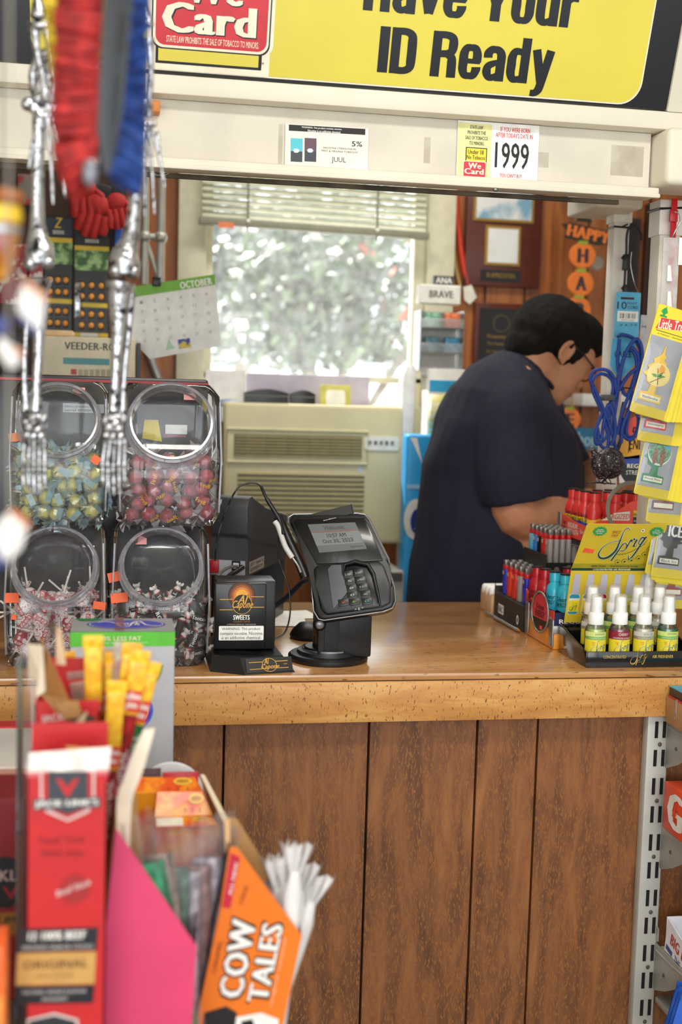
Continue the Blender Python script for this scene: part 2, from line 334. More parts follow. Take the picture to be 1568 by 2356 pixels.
    mb.build('slats', t, 0, True)
    fr = Matrix.Translation((xa, 0, z0)) @ Matrix.Rotation(-math.atan(k), 4, 'Y')
    MB(fr).box(-.01, xb-xa+.01, 3.985, 4.02, -.005, .018, mat('#8d8f7e', .5), .003).build('bottom_rail', t, 35, True)
    MB().box(xa-.01, xb+.01, 3.98, 4.03, wz1-.05, wz1, cream, .003).build('head_rail', t, 35, True)
    for px in (570, 868): q = at(px, 500, 3.99); MB().tube([(q.x, 3.99, z0-.02+k*(q.x-xa)), (q.x, 3.99, wz1)], .003, mat('#7d7c70', .6), 6).sph((q.x, 3.985, z0+.012+k*(q.x-xa)), .007, WHITE).build('lift_cord', t, 60, True)
    MB(fr).box(.05, .1, 3.982, 3.9845, -.014, .004, mat('#e9875c', .6)).build('orange_sticker', t, 0, True)
setting()
# ================================================================== COUNTER, CANOPY, POSTS, SHELF
ZC = .95; YF = 2.155; YB = 2.93
maple = wood('maple_laminate', [(.3, '#a9743f'), (.5, '#c08a50'), (.7, '#d2a064')], (1.2, 6, 6), 3.0, .2, ((3, 14, 14), 12, '#7d4f28', .64), .05)
mapleband = wood('maple_edge', [(.3, '#b87c40'), (.5, '#cf9450'), (.7, '#dcab66')], (2, 6, 10), 3.2, .42, ((70, 70, 24), 5, '#7c4a22', .63), .05)
panelw = wood('worn_panel', [(.28, '#4f301e'), (.45, '#73472a'), (.58, '#8d5833'), (.75, '#a97043')], (10, 10, 1.7), 2.8, .42, ((60, 60, 17), 7, '#94602f', .56), .35)
def counter():
    b_ = maple.node_tree.nodes['Principled BSDF']; b_.inputs['Coat Weight'].default_value = .7; b_.inputs['Coat Roughness'].default_value = .2; b_.inputs['Coat IOR'].default_value = 1.9
    top = solo(MB().box(-1.1, 1.62, YF, YB, ZC-.012, ZC, maple, .0015).box(-1.1, 1.62, YF-.004, YB, ZC-.088, ZC-.0135, mapleband, .0015)
        .box(-1.1, 1.62, YF+.001, YB-.01, ZC-.014, ZC-.011, mat('#2c1a0e', .8)), 'worktop', 'pale maple laminate worktop with thick flecked front edge', 'countertop')
    t = thing('counter_base', 'worn red-brown wooden board front under the maple worktop', 'counter', (.2, 2.22, 0))
    xs = [-1.05, -.72, -.42, -.14]+[at(p, 1700, 2.19).x for p in (515, 848, 1097, 1236, 1600)]
    for a, b in zip(xs, xs[1:]): MB().box(a+.002, b-.002, 2.19, 2.205, .02, ZC-.088, panelw, .0015).build('board', t, 0, True)
    MB().box(-1.05, 1.3, 2.206, 2.24, 0, ZC-.088, mat('#20120a', .8)).box(-1.05, -1.02, 2.24, 2.9, 0, ZC-.088, panelw).box(1.3, 1.33, 2.19, 2.9, 0, ZC-.088, panelw).build('carcass', t, 0, True)
    q = at(752, 2033, 2.188); MB().add([(q.x-.012, 2.1885, q.z-.004), (q.x+.006, 2.1885, q.z-.004), (q.x+.01, 2.1885, q.z+.003), (q.x+.006, 2.1885, q.z+.006), (q.x, 2.1885, q.z+.001)], [(0, 1, 2, 3, 4)], mat('#1a0f08', .8)).build('chip', t, 0, True)
    # chips in the worktop edge
counter()
SY, SZ = 2.235, 2.0
SL = math.atan(.34)
SM = frame((0, SY, SZ), (1, 0, 0), (0, -math.sin(SL), math.cos(SL)))     # the light box face leans out at the top
SN = SM.to_3x3() @ Vector((0, -1, 0))
def suv(px, py):
    v = ray(px, py); t = (Vector((0, SY, SZ))-CP).dot(SN)/v.dot(SN); q = SM.inverted() @ (CP+v*t); return q.x, q.z
def srect(x0, y0, x1, y1):
    a = suv(x0, (y0+y1)/2)[0]; b = suv(x1, (y0+y1)/2)[0]; c = suv((x0+x1)/2, y1)[1]; d = suv((x0+x1)/2, y0)[1]; return a, b, c, d
def canopy():
    cr = mat('#e3dccb', .5, var=.03, sc=6); cr2 = mat('#d6cfc0', .55, var=.05, sc=9); strip_dark = mat('#5a4f40', .8, var=.4, sc=12)
    t = thing('overhead_canopy', 'cream overhead merchandise canopy with recessed fascia above the counter', 'canopy', (.2, 2.4, 1.84))
    xe = at(1512, 450, 2.235).x; xl = -1.0
    MB().box(xl, xe-.004, 2.27, 2.275, 1.858, 1.965, cr2).build('fascia', t, 0, True)
    MB().box(xl, 1.45, 2.232, 2.45, 1.966, 2.0, cr, .004).build('ledge', t, 35, True)
    MB().box(xl, xe, 2.228, 2.29, 1.842, 1.858, cr, .003).box(xl, xe, 2.222, 2.232, 1.838, 1.846, cr, .002).build('bottom_rail', t, 35, True)
    MB().box(xl, xe-.05, 2.3, 2.31, 1.835, 1.843, strip_dark).build('dark_slot', t, 0, True)  # thin dark strip under the rail
    MB().box(xe, 1.45, 2.2, 2.32, 1.86, 1.966, cr, .012, 3).build('corner_casing', t, 35, True, label='rounded cream end casing')
    MB().box(xl, 1.45, 2.3, 2.78, 2.0, 2.4, cr).build('box_body', t, 0, True)
    q = at(1138, 437, 2.23); MB().sph((q.x, 2.226, q.z), (.006, .004, .004), mat('#8b8a80', .3, .8)).build('screw', t, 60, True)
    q = at(1362, 468, 2.6); MB().box(q.x, q.x+.11, 2.58, 2.76, at(1420, 482, 2.6).z, 2.01, cr, .008, 3).build('post_bracket', t, 35, True)
    tape = film('#cfc6b2', .35, .3)
    for a, b, c, d in ((1050, 1062, 335, 380), (1235, 1262, 350, 385), (1405, 1480, 335, 405), (975, 990, 315, 375), (640, 650, 285, 390)):
        x0, x1, z0, z1 = R4(a, c, b, d, 2.268); MB().rect(x0, x1, z0, z1, 2.2694, tape).build('tape_mark', t, 0, True)
    # the lit-style sign on the leaning face
    yel = mat('#dfd04e', .35, var=.03, sc=4); blk = mat('#16171c', .3, var=.02); red = mat('#cf2f3a', .35); crm = mat('#f3ead2', .4)
    t = thing('warning_sign', 'long yellow and black sign asking customers to have ID ready', 'sign', (.2, SY, SZ))
    MB(SM).box(-1.0, suv(1541, 200)[0], .0, .03, .003, .42, blk).build('sign_backing', t, 0, True)
    MB(SM).box(suv(1541, 200)[0], 1.5, -.006, .05, 0, .42, cr, .003).build('sign_casing', t, 35, True)
    E1 = -.0012
    x0 = suv(70, 100)[0]; x1 = suv(1480, 170)[0]; zb = suv(900, 205)[1]
    face = MB(SM); face.flat(rrect(x0+.004, x1, zb+.003, .405, .042, 8), E1, crm); face.flat(rrect(x0, x1-.003, zb+.006, .4, .04, 8), E1*1.5, yel)
    u = srect(834, -20, 1328, 50); q = suv(1080, 62)[1]; impact_text(face, 'Have Your', u[0], u[1], suv(1080, 44)[1], suv(1080, -36)[1]-suv(1080, 44)[1], E1*2, blk)
    u = srect(868, 70, 1273, 210); impact_text(face, 'ID Ready', u[0], u[1], suv(1070, 181)[1], (suv(1070, 76)[1]-suv(1070, 181)[1])/1.3, E1*2, blk)
    # the red and cream shield at its left
    def rr(a, b, c, d, y, m_, r): face.flat(rrect(*srect(a, b, c, d), r), y, m_)
    rr(346, -120, 626, 168, E1*2, crm, .004); rr(340, -120, 634, 122, E1*2.2, crm, .02)
    rr(358, 60, 603, 153, E1*2.4, blk, .001); rr(364, 60, 596, 147, E1*2.6, yel, .001)
    rr(350, -120, 626, 120, E1*2.8, blk, .018); rr(353, -120, 623, 117, E1*3, crm, .018); rr(359, -115, 618, 111, E1*3.2, red, .016)
    for s_, a, b, c, d, bo in (('We', 425, -62, 560, 10, .06), ('Card', 372, 10, 590, 80, .06)):
        u = srect(a+2, b+3, c+2, d+3); face.text(s_, *u, E1*3.4, blk, bold=bo+.012); u = srect(a, b, c, d); face.text(s_, *u, E1*3.6, crm, bold=bo)
    face.text('STATE LAW PROHIBITS THE SALE OF TOBACCO TO MINORS.', *srect(382, 89, 595, 104), E1*3.4, crm, bold=.01)
    face.text('TM', *srect(597, 143, 606, 149), E1*3, blk)
    face.build('printed_face', t, 0, True)
    # card with the birth year
    def card(a, b, c, d, y=2.267): return R4(a, b, c, d, y)
    t = thing('age_notice_card', 'white and pale yellow age card printed 1999 taped on the fascia', 'notice', at(1145, 424, 2.267))
    f = MB(); f.prism([(lambda r: (r[0], r[2]))(card(1050, 283, 1237, 425)), (card(1050, 283, 1237, 425)[1], card(1050, 283, 1237, 425)[2]), (card(1050, 283, 1237, 425)[1], card(1050, 283, 1237, 425)[3]), (card(1050, 283, 1237, 425)[0], card(1050, 283, 1237, 425)[3])], 2.2655, 2.267, mat('#f4f2ee', .4))
    def tx(s_, a, b, c, d, m_, y=2.2650, bo=.02, sh=0): f.text(s_, *card(a, b, c, d, 2.265), y, m_, bold=bo, shear=sh)
    f.rect(*card(1051, 284, 1128, 422), 2.2652, mat('#e6e3a0', .4)); rd = mat('#d8363c', .4)
    for i, s_ in enumerate(('STATE LAW', 'PROHIBITS THE', 'SALE OF TOBACCO', 'TO MINORS.')): hw = (15, 21, 26, 17)[i]; tx(s_, 1096-hw, 289+i*12.3, 1096+hw, 297+i*12.3, INK, 2.2649)
    f.rect(*card(1069, 340, 1118, 415), 2.265, INK); f.rect(*card(1071, 342, 1116, 413), 2.2648, mat('#f0da2e', .4))
    tx('Under 18', 1076, 345, 1112, 355, INK, 2.2646); tx('No Tobacco', 1073, 358, 1115, 367, INK, 2.2646)
    f.flat(rrect(*card(1063, 371, 1117, 410), .003), 2.2645, crm); f.flat(rrect(*card(1065, 373, 1115, 408), .003), 2.2643, red)
    tx('We', 1076, 375, 1106, 388, crm, 2.2641, .05); tx('Card', 1067, 388, 1112, 401, crm, 2.2641, .05)
    tx('IF YOU WERE BORN', 1151, 294, 1219, 305, rd); tx("AFTER TODAY'S DATE IN", 1140, 307, 1225, 318, rd); tx('1999', 1138, 329, 1216, 388, INK, bo=.015)
    tx("YOU CAN'T BUY", 1149, 400, 1200, 409, rd); tx('TOBACCO PRODUCTS!', 1136, 411, 1208, 420, rd)
    f.build('card', t, 0, True)
    t = thing('nicotine_notice_card', 'cream card with black warning strip and two slim packs taped on the fascia', 'notice', at(750, 398, 2.267))
    f = MB(Matrix.Translation((at(750, 340, 2.267).x, 0, at(750, 340, 2.267).z)) @ Matrix.Rotation(R(-.6), 4, 'Y') @ Matrix.Translation((-at(750, 340, 2.267).x, 0, -at(750, 340, 2.267).z)))
    a, b, c, d = card(655, 290, 846, 396); f.box(a, b, 2.2655, 2.267, c, d, mat('#f2eadb', .4))
    f.rect(*card(664, 292, 840, 306), 2.2652, INK); tx('WARNING: This product contains nicotine.', 694, 293, 787, 298, WHITE, 2.265); tx('Nicotine is an addictive chemical.', 708, 300, 784, 305, WHITE, 2.265)
    for x, tp in ((668, '#4cc0d2'), (700, '#5b3a4c')):
        dk = mat('#27303c', .3); f.rect(*card(x, 318, x+27, 372), 2.2652, dk); f.rect(*card(x, 318, x+27, 348), 2.265, mat(tp, .3)); f.flat(ell(*(lambda q: (q.x, q.z))(at(x+13, 346, 2.265)), .006, .004, 6), 2.2648, WHITE)
    tx('5%', 809, 326, 833, 338, INK, 2.265, .01); tx('NICOTINE STRENGTHS IN', 744, 340, 818, 344, INK, 2.265, .0); tx('MINT & VIRGINIA TOBACCO', 739, 347, 822, 351, INK, 2.265, .0)
    tx('JUUL', 762, 362, 795, 377, INK, 2.265, 0); tx('NOT FOR SALE TO MINORS: this product must not be sold to young people', 686, 385, 820, 388, INK, 2.265, 0); tx('CALIFORNIA PROPOSITION 65 WARNING: this product contains nicotine', 684, 390, 800, 393, INK, 2.265, 0)
    f.build('card', t, 0, True)
    q = at(357, 248, 2.25); solo(MB().box(q.x-.012, q.x+.008, 2.235, 2.268, q.z-.01, q.z+.01, mat('#c9782e', .5), .002), 'wooden_peg', 'small orange wooden peg on the fascia beside the blue brush', 'peg')
    solo(MB().tube(spline([at(345, 394, 2.3), at(360, 402, 2.3), at(380, 402, 2.3), at(397, 392, 2.3), at(412, 388, 2.29)]), .0012, mat('#9a9688', .4, .6), 6), 'wire_loop', 'thin grey wire loop hanging under the canopy rail', 'wire')
canopy()
def posts():
    wp = mat('#e6e1d6', .5, var=.04, sc=8); met = mat('#8a8a88', .3, .9)
    YP = 2.69; xa = at(1424, 500, YP).x; hw = .0185
    t = thing('support_post', 'slim white square post carrying the cord hook', 'post', (xa, YP, ZC))
    MB().box(xa-hw, xa+hw, YP-hw, YP+hw, ZC, 1.93, wp, .002).build('shaft', t, 35, True); q = at(1424, 512, YP-hw); MB().box(xa-hw-.004, xa+hw+.004, YP-hw-.004, YP+hw+.004, q.z, 1.92, wp, .002).build('sleeve', t, 35, True, label='wider top sleeve')
    q = at(1443, 487, YP-hw-.004); o = MB().lathe([(0, .004), (.004, .003), (.006, 0)], met, 12).build('screw', t, 60); o.matrix_basis = Matrix.Translation(q-Vector((xa, YP, ZC))) @ Matrix.Rotation(R(90), 4, 'X')
    YR = 2.385; xb = at(1532, 500, YR).x
    t = thing('support_post', 'wider white square post strapped with the red clip strip', 'post', (xb, YR, ZC))
    MB().box(xb-.022, xb+.022, YR-.022, YR+.022, ZC, 1.86, wp, .002).build('shaft', t, 35, True); MB().box(xb-.026, xb+.026, YR-.026, YR+.026, 1.79, 1.86, wp, .002).build('sleeve', t, 35, True)
    zt = mat('#18181a', .4)
    z1 = at(1430, 522, YP-.02).z; h = hw+.001; mb = MB().tube([(xa-h, YP-h, z1), (xa+h, YP-h, z1-.001), (xa+h, YP+h, z1), (xa-h, YP+h, z1)], .0024, zt, 6, True).tube([(xa-.001, YP-h-.002, z1), (xa+.01, YP-h-.008, z1+.006)], .0018, zt, 6)
    solo(mb, 'zip_tie', 'black zip tie around the slim post above the hook', 'zip tie')
    z2 = at(1530, 478, YR-.03).z; h = .028; mb = MB().tube([(xb-h, YR-h, z2-.002), (xb+h, YR-h, z2+.003), (xb+h, YR+h, z2), (xb-h, YR+h, z2)], .0024, zt, 6, True)
    solo(mb, 'zip_tie', 'black zip tie around the wider post near the casing', 'zip tie')
    # red clip strip
    rp = mat('#c9202a', .3); xs = at(1549, 500, 2.345).x
    t = thing('clip_strip', 'narrow red plastic clip strip hanging down the wider post', 'clip strip', (xs, 2.345, 1.45))
    MB().box(xs-.006, xs+.006, 2.343, 2.347, 1.4, 1.86, rp, .001).build('strip', t, 35, True)
    for y in (490, 570, 640): q = at(1549, y, 2.34); MB().box(q.x-.0085, q.x+.0085, 2.337, 2.343, q.z-.018, q.z+.006, rp, .002).build('clip', t, 35, True)
    wpl = film('#f4f2f0', .45, .3); q0 = at(1520, 545, 2.25); q1 = at(1560, 760, 2.25)
    t = thing('merchandising_strip', 'frosted white plastic hanging strip with a row of cut tabs', 'clip strip', (q0.x, 2.25, q1.z))
    xm = (q0.x+q1.x)/2; MB().box(xm-.018, xm+.016, 2.249, 2.251, q1.z-.03, q0.z, wpl, .0008).build('strip', t, 35, True)
    mk = mat('#f0eeea', .4)
    for y in (630, 690, 745): q = at(1538, y, 2.246); MB().prism([(q.x-.004, q.z-.014), (q.x+.006, q.z-.014), (q.x+.002, q.z+.016), (q.x-.004, q.z+.016)], 2.244, 2.248, mk).build('tab', t, 0, True)
    MB().tube(spline([(xm, 2.255, q0.z-.004), (xm+.004, 2.25, q0.z+.01), (xm+.014, 2.25, q0.z+.03), (xm+.012, 2.25, q0.z+.045), (xm+.002, 2.25, q0.z+.048)]), .0015, mat('#9c9c9a', .3, .9), 6).build('wire_hook', t, 60, True)
    q = at(1555, 575, 2.26); solo(MB().box(q.x-.002, q.x+.06, 2.245, 2.2465, q.z-.03, q.z+.022, mat('#eceae6', .4), .0006), 'blank_price_card', 'blank white card hooked beside the frosted strip at the right edge', 'card')
posts()
def shelf():
    gm = mat('#b9b7b0', .45, .15, var=.05, sc=10); gm2 = mat('#a9a8a2', .45, .2); dark = mat('#0c0c0c', .9); rust = mat('#5a544c', .6, .3)
    x0 = at(1480, 1800, 2.17).x; x1 = at(1528, 1660, 2.17).x
    t = thing('shelf_upright', 'light grey slotted steel upright beside the counter boards', 'shelf upright', ((x0+x1)/2, 2.17, 0))
    MB().box(x0, x1+.008, 2.165, 2.19, .02, ZC-.09, gm, .004).build('channel', t, 35, True)
    sl = MB(); sc = MB()
    for i in range(24):
        z = at(1515, 1660, 2.165).z-i*.0555
        for x in (x0+.018, x0+.034): sl.box(x-.0032, x+.0032, 2.1638, 2.166, z-.032, z, dark)
        if i % 2 == 0: sc.sph((x0+.026, 2.164, z-.0445), (.0042, .0018, .0042), rust, 10, 6)
    sl.build('slots', t, 0, True); sc.build('screws', t, 60, True)
    names = (('topmost', 1660, 1770), ('second', 1895, 1990), ('third', 2175, 2275))
    global SZS; SZS = [at(1530, n_[1], 2.15).z for n_ in names]
    for nm, ya, yb in names:
        q = at(1530, ya, 2.15); z = q.z
        t = thing('shelf_board', 'grey steel shelf with curved end bracket, %s on the slotted upright' % nm, 'shelf', (1.3, 1.98, z), group='steel shelves right of the counter')
        M = frame((x1+.004, 2.165, z), (0, -1, 0), (0, 0, 1))
        pr = [(0, -.09), (.006, -.094), (.05, -.075), (.10, -.045), (.2, -.02), (.33, -.012), (.33, 0), (.3, 0), (.0, .0)]
        MB(M).prism(pr, -.0015, .0015, gm2, .0006).tube([(.006, -.002, -.012), (.05, -.002, -.012), (.3, -.002, -.0)], .0012, gm, 5).sph((.045, -.002, -.045), (.004, .002, .004), rust, 8, 6).build('bracket', t, 35, True)
        MB().box(x1+.006, 1.7, 1.845, 2.15, z-.014, z, gm, .003).build('tray', t, 35, True)
        MB(M).prism([(-.004, .004), (.01, .006), (.01, .03), (.002, .034), (-.006, .02)], -.001, .001, gm2).build('hook_tooth', t, 0, True)
    return x0, x1
SX0, SX1 = shelf()
def shelf_goods():
    XL = at(1534, 1640, 2.14).x; FL = lambda x: frame((x, 0, 0), (0, -1, 0), (0, 0, 1))       # left faces: local x runs towards the camera
    zz = lambda px, py, Y: at(px, py, Y).z
    # cardboard sleeve box, its left side towards us
    z0 = SZS[0]+.001; zt = zz(1540, 1600, 2.14); y0, y1 = 1.97, 2.145
    t = thing('display_box', 'black and cyan box in a brown cardboard sleeve on the top shelf', 'box', (XL+.1, 2.05, z0))
    MB().box(XL+.002, XL+.2, y0+.003, y1-.004, z0, zt+.017, mat('#16161a', .4), .001).box(XL+.002, XL+.2, y0+.003, y1-.004, zt+.017, zt+.0185, mat('#3ab3d6', .4)).build('inner_box', t, 35, True)
    MB().box(XL, XL+.0015, y0, y1, z0, zt-.002, mat('#b98f62', .7, var=.06), .0005).box(XL, XL+.2, y0-.001, y0+.0005, z0, zt-.02, mat('#b98f62', .7)).box(XL-.0005, XL+.001, y0, y1-.01, zt-.002, zt+.002, mat('#c9303a', .6)).build('sleeve', t, 35, True)
    y = y1-.045; MB().tube([(XL-.001, y, zt+.002), (XL-.0015, y, zt-.034), (XL-.0015, y+.006, zt-.036), (XL-.0015, y+.006, zt-.004), (XL-.0015, y+.0035, zt), (XL-.0015, y+.003, zt-.026)], .0007, mat('#c9c9c9', .3, .9), 5).build('paper_clip', t, 60, True)
    z0 = SZS[1]+.001; zt = zz(1527, 1797, 2.13); y0, y1 = 2.03, 2.13; xg = at(1526, 1845, 2.13).x
    t = thing('snack_box', 'orange and black box with a white letter G on the second shelf', 'box', (xg+.06, 2.08, z0)); og = mat('#e8502c', .4)
    MB().box(xg, xg+.14, y0, y1, z0, zt, og, .001).box(xg+.001, xg+.139, y0-.001, y0+.001, z0+.001, zt-.001, mat('#2a2426', .4)).build('carton', t, 35, True)
    f = MB(FL(xg-.0008)); f.text('G', -y1+.018, -y1+.082, z0+.012, zt-.010, -.0003, WHITE, bold=.09); f.flat([(-y1+.044, z0+.024), (-y1+.060, z0+.045), (-y1+.054, z0+.045), (-y1+.058, zt-.018), (-y1+.040, z0+.036), (-y1+.049, z0+.036)], -.0012, og); f.build('lettering', t, 0, True)
    z0 = SZS[2]+.001; y0, y1 = 1.93, 2.13; xg = at(1530, 2150, 2.13).x; za = zz(1545, 2108, 2.13)
    t = thing('gum_tray', 'white slant-cut tray of gum pouches marked BIG on the third shelf', 'box', (xg+.08, 2.04, z0)); wt = mat('#efeff4', .4)
    MB(FL(xg)).prism([(-y1, z0), (-y0, z0), (-y0, za-.05), (-y1+.01, za)], -.001, .001, wt).build('side_panel', t, 0, True); MB().box(xg+.001, xg+.2, y0, y0+.002, z0, za-.05, wt).box(xg+.001, xg+.2, y1-.002, y1, z0, za, wt).box(xg+.001, xg+.2, y0, y1, z0, z0+.002, wt).build('tray', t, 0, True)
    f = MB(FL(xg-.0016) @ T(-y1+.012, 0, za-.040, 0, R(12), 0)); f.text('BIG LEAGUE', .012, .15, .0, .022, 0, mat('#b8301f', .4), bold=.05); f.text('THE', .036, .06, -.022, -.008, 0, mat('#2b3c8c', .4), bold=.03); f.text('BUBBLE GUM', .036, .13, -.042, -.027, 0, mat('#2b3c8c', .4), bold=.03)
    for i in range(3): f.rect(-.001, .026, -.030-i*.009, -.027-i*.009, 0, mat('#c23a44', .4))
    f.rect(-.001, .026, -.020, -.010, 0, mat('#3a4a9c', .4)); f.build('lettering', t, 0, True); bx = (xg, 0)
    def pouch(name, label, c, w, h, col, tilt=0, n2=None):
        t = thing(name, label, 'packet', c); mb = MB(T(0, 0, 0, 0, tilt, 0)); k = 10; vs = []
        for sgn in (-1, 1):
            for i in range(k+1):
                for j in range(k+1):
                    u, v = i/k, j/k; e = math.sin(PI*u)*math.sin(PI*v); vs.append(((u-.5)*w, sgn*(.001+.014*e+.002*mnoise.noise(Vector((u*6, v*6, c[0]*50)))*e), v*h))
        fs = []
        for s_ in (0, 1):
            for i in range(k):
                for j in range(k): a = s_*(k+1)**2+i*(k+1)+j; q = (a, a+k+1, a+k+2, a+1); fs.append(q if s_ == 0 else q[::-1])
        mb.add(vs, fs, mat(col, .25, bump=.4, bsc=60)); mb.box(-w/2, w/2, -.0022, .0022, h-.01, h, mat(n2 or col, .3)); mb.build('pouch', t); return t
    pouch('gum_pouch', 'shiny purple foil pouch standing in the white slant-cut tray', (bx[0]+.045, 2.0, z0+.003), .055, .135, '#5a3fc0', .12, '#b9b6d8')
    pouch('gum_pouch', 'purple and silver foil pouch behind the front one in the white tray', (bx[0]+.05, 2.075, z0+.003), .055, .15, '#a9a4c8', .2, '#7a2a50')
    q = at(1550, 2355, 1.96)
    for i in range(3): pouch('gum_pouch', ('blue foil pouch leaning at the bottom right corner', 'blue foil pouch behind the leaning corner pouch', 'deeper blue pouch furthest back at the bottom right corner')[i], (q.x+.02+i*.012, 1.96+i*.03, q.z-.05), .07, .1-.004*i, '#2f62c8', .25)
    z0 = q.z-.055
    solo(MB().box(SX1+.006, 1.7, 1.845, 2.16, z0-.01, z0+.003, mat('#a9a8a2', .45, .2), .003), 'shelf_board', 'grey steel shelf under the blue foil pouches, lowest on the upright', 'shelf', 'steel shelves right of the counter')
shelf_goods()
# ================================================================== ON THE COUNTER, LEFT HALF
SPLIT = 1
def jars():
    pl = film('#eef0f4', .05, .05, 1.3, '#fbfcfd'); ring = film('#e4e4ee', .26, .07, 2.2, '#eef0f6')
    yel = mat('#ffe838', .2, var=.1, sc=80); redb = mat('#c01c34', .15, var=.3, sc=60, h2='#dd3e56'); clearw = film('#f4f8fb', .16, .1, 3.0); bluew = film('#bfe6f6', .62, .15, 2.0, '#e6f5fb'); pinkw = film('#f3c4ce', .16, .1, 3.0)
    lemw = film('#e9f6fa', .26, .1, 3.0); whw = film('#ffffff', .5, .12, 3.0)
    blk = mat('#2b2624', .35, var=.2, sc=60); wht = mat('#f0e8e2', .4); redw = mat('#c33238', .35); stick = mat('#f0ede6', .5); popw = mat('#f4ece8', .3, sc=260, h2='#c23b44', lo=.54, hi=.58); popr = mat('#b83040', .3, sc=90, h2='#efe6e2', lo=.48, hi=.52)
    grn = mat('#3f8f55', .4)
    def twist(mb, L0, L1, w, m_, rn):
        """fan-shaped twisted ends of a wrapper along x"""
        for sg in (-1, 1):
            n = 7; vs = [(sg*L0, 0, 0)]
            for i in range(n): a = -1+2*i/(n-1); vs.append((sg*(L1+rn.uniform(-.002, .002)), rn.uniform(-.003, .003), a*w))
            for i in range(1, n): mb.add([vs[0], vs[i], vs[i+1]], [(0, 1, 2)], m_)
    def crumple(mb, r, m_, rn, k=.12):
        o = len(mb.v); mb.sph((0, 0, 0), r, m_, 10, 7)
        for i in range(o, len(mb.v)): mb.v[i] = mb.v[i]*(1+rn.uniform(-k, k))
    rn = random.Random(5)
    def proto(kind, label, group):
        out = []
        for v in range(3):
            t = thing('wrapped_candy' if kind != 'pop' else 'lollipop', label, 'candy', (0, 0, 0), group=group)
            if kind == 'lemon':
                MB().sph((0, 0, 0), .0125, yel, 12, 8).build('candy_ball', t, 60)
                w = MB(); crumple(w, (.0165, .0145, .0145), lemw, rn); twist(w, .012, .030, .019, bluew, rn); twist(w, .011, .024, .022, film('#e9f4e0', .5, .15, 2), rn); w.rect(-.010, .010, -.005, .005, -.0152, bluew); w.build('wrapper', t, 20)
            if kind == 'fire':
                MB().sph((0, 0, 0), .013, redb, 12, 8).build('candy_ball', t, 60)
                w = MB(); crumple(w, (.017, .015, .015), clearw if v != 1 else pinkw, rn); twist(w, .013, .030, .018, whw, rn)
                if v != 0: w.text(('', 'FireB', 'ball')[v], -.009, .009, -.003, .0045, -.0168, mat('#f0b52c', .4), bold=.04)
                w.build('wrapper', t, 20)
            if kind == 'roll':
                MB(T(0, 0, 0, 0, R(90), 0)).lathe([(.0068, -.019), (.0072, -.016), (.0072, .016), (.0068, .019)], blk, 12).build('roll_body', t, 50)
                w = MB(); twist(w, .018, .032, .008, wht, rn)
                for sg in (-1, 1):
                    w.T = T(sg*.0175, 0, 0, 0, R(90), 0); w.lathe([(.0075, -.0012), (.0075, .0012)], redw, 12, caps=False); w.T = Matrix()
                    w.T = T(sg*.0205, 0, 0, 0, R(90)*sg, 0); w.lathe([(.0072, -.002), (.004, .0035), (.0075, .008)], wht, 10, caps=False); w.T = Matrix()
                if v: w.text(('', 'Tootsie', 'ROLL')[v], -.014, .014, -.0035, .004, -.0074, WHITE, bold=.04)
                w.build('wrapper', t, 30)
            if kind == 'pop':
                MB().sph((0, 0, 0), (.0155, .0155, .0145), (popw, popr, popw)[v], 14, 9).box(-.0135, .0135, -.0157, -.0150, -.004, .004, redw).text('BLOW POP', -.012, .012, -.003, .003, -.0159, WHITE, bold=.03).build('wrapped_head', t, 40)
                MB().tube([(0, 0, -.012), (.002, 0, -.056)], .0019, stick, 7).build('stick', t, 60)
                w = MB()
                for i in range(7): a = 2*PI*i/7; w.add([(0, 0, -.012), (.009*math.cos(a), .009*math.sin(a), -.026), (.009*math.cos(a+.7), .009*math.sin(a+.7), -.024)], [(0, 1, 2)], popw)
                w.build('wrapper_skirt', t, 0)
            out.append(t)
        return out
    used = {}
    def fill(cx, cy, z0, w, d, h, kind, label, group, cell, rng):
        ps = proto(kind, label, group); first = [True]*3; k = 0
        nx, ny, nz = int(w/cell), int(d/cell), int(h/(cell*.86))
        for iz in range(nz):
            for iy in range(ny):
                for ix in range(nx):
                    shell = iy < 2 or ix == 0 or ix == nx-1 or (iz == nz-1 and iy < ny-1)
                    if not shell or (iy >= 3 and iz < nz-1): continue
                    if iz == nz-1 and rng.random() < .35: continue
                    x = cx-w/2+cell*(ix+.5)*w/(nx*cell)+rng.uniform(-.28, .28)*cell; y = cy-d/2+cell*(iy+.5)*d/(ny*cell)+rng.uniform(-.12, .12)*cell; z = z0+cell*.5+iz*cell*.86+rng.uniform(-.2, .2)*cell
                    e = (rng.uniform(-.6, .6), rng.uniform(-1.5, 1.5), rng.uniform(-.9, .9)) if kind != 'pop' else (rng.uniform(0, 6.28), rng.uniform(0, 6.28), rng.uniform(0, 6.28))
                    if kind == 'pop' and iy == 0: e = (rng.uniform(-.4, .5), rng.choice((-1.2, 1.3, 2.2, 3.6, .6))+rng.uniform(-.3, .3), rng.uniform(-.2, .2))
                    if kind == 'roll': e = (rng.uniform(-.3, .3), rng.uniform(-1.4, 1.4), rng.uniform(-.4, .4))
                    v = k % 3; k += 1
                    if first[v]: o = ps[v]; first[v] = False; o.location = (x, y, z); o.rotation_euler = e; o.scale = [1.06 if kind in ('lemon', 'fire') else 1.0]*3
                    else: dup(ps[v], (x, y, z), e)
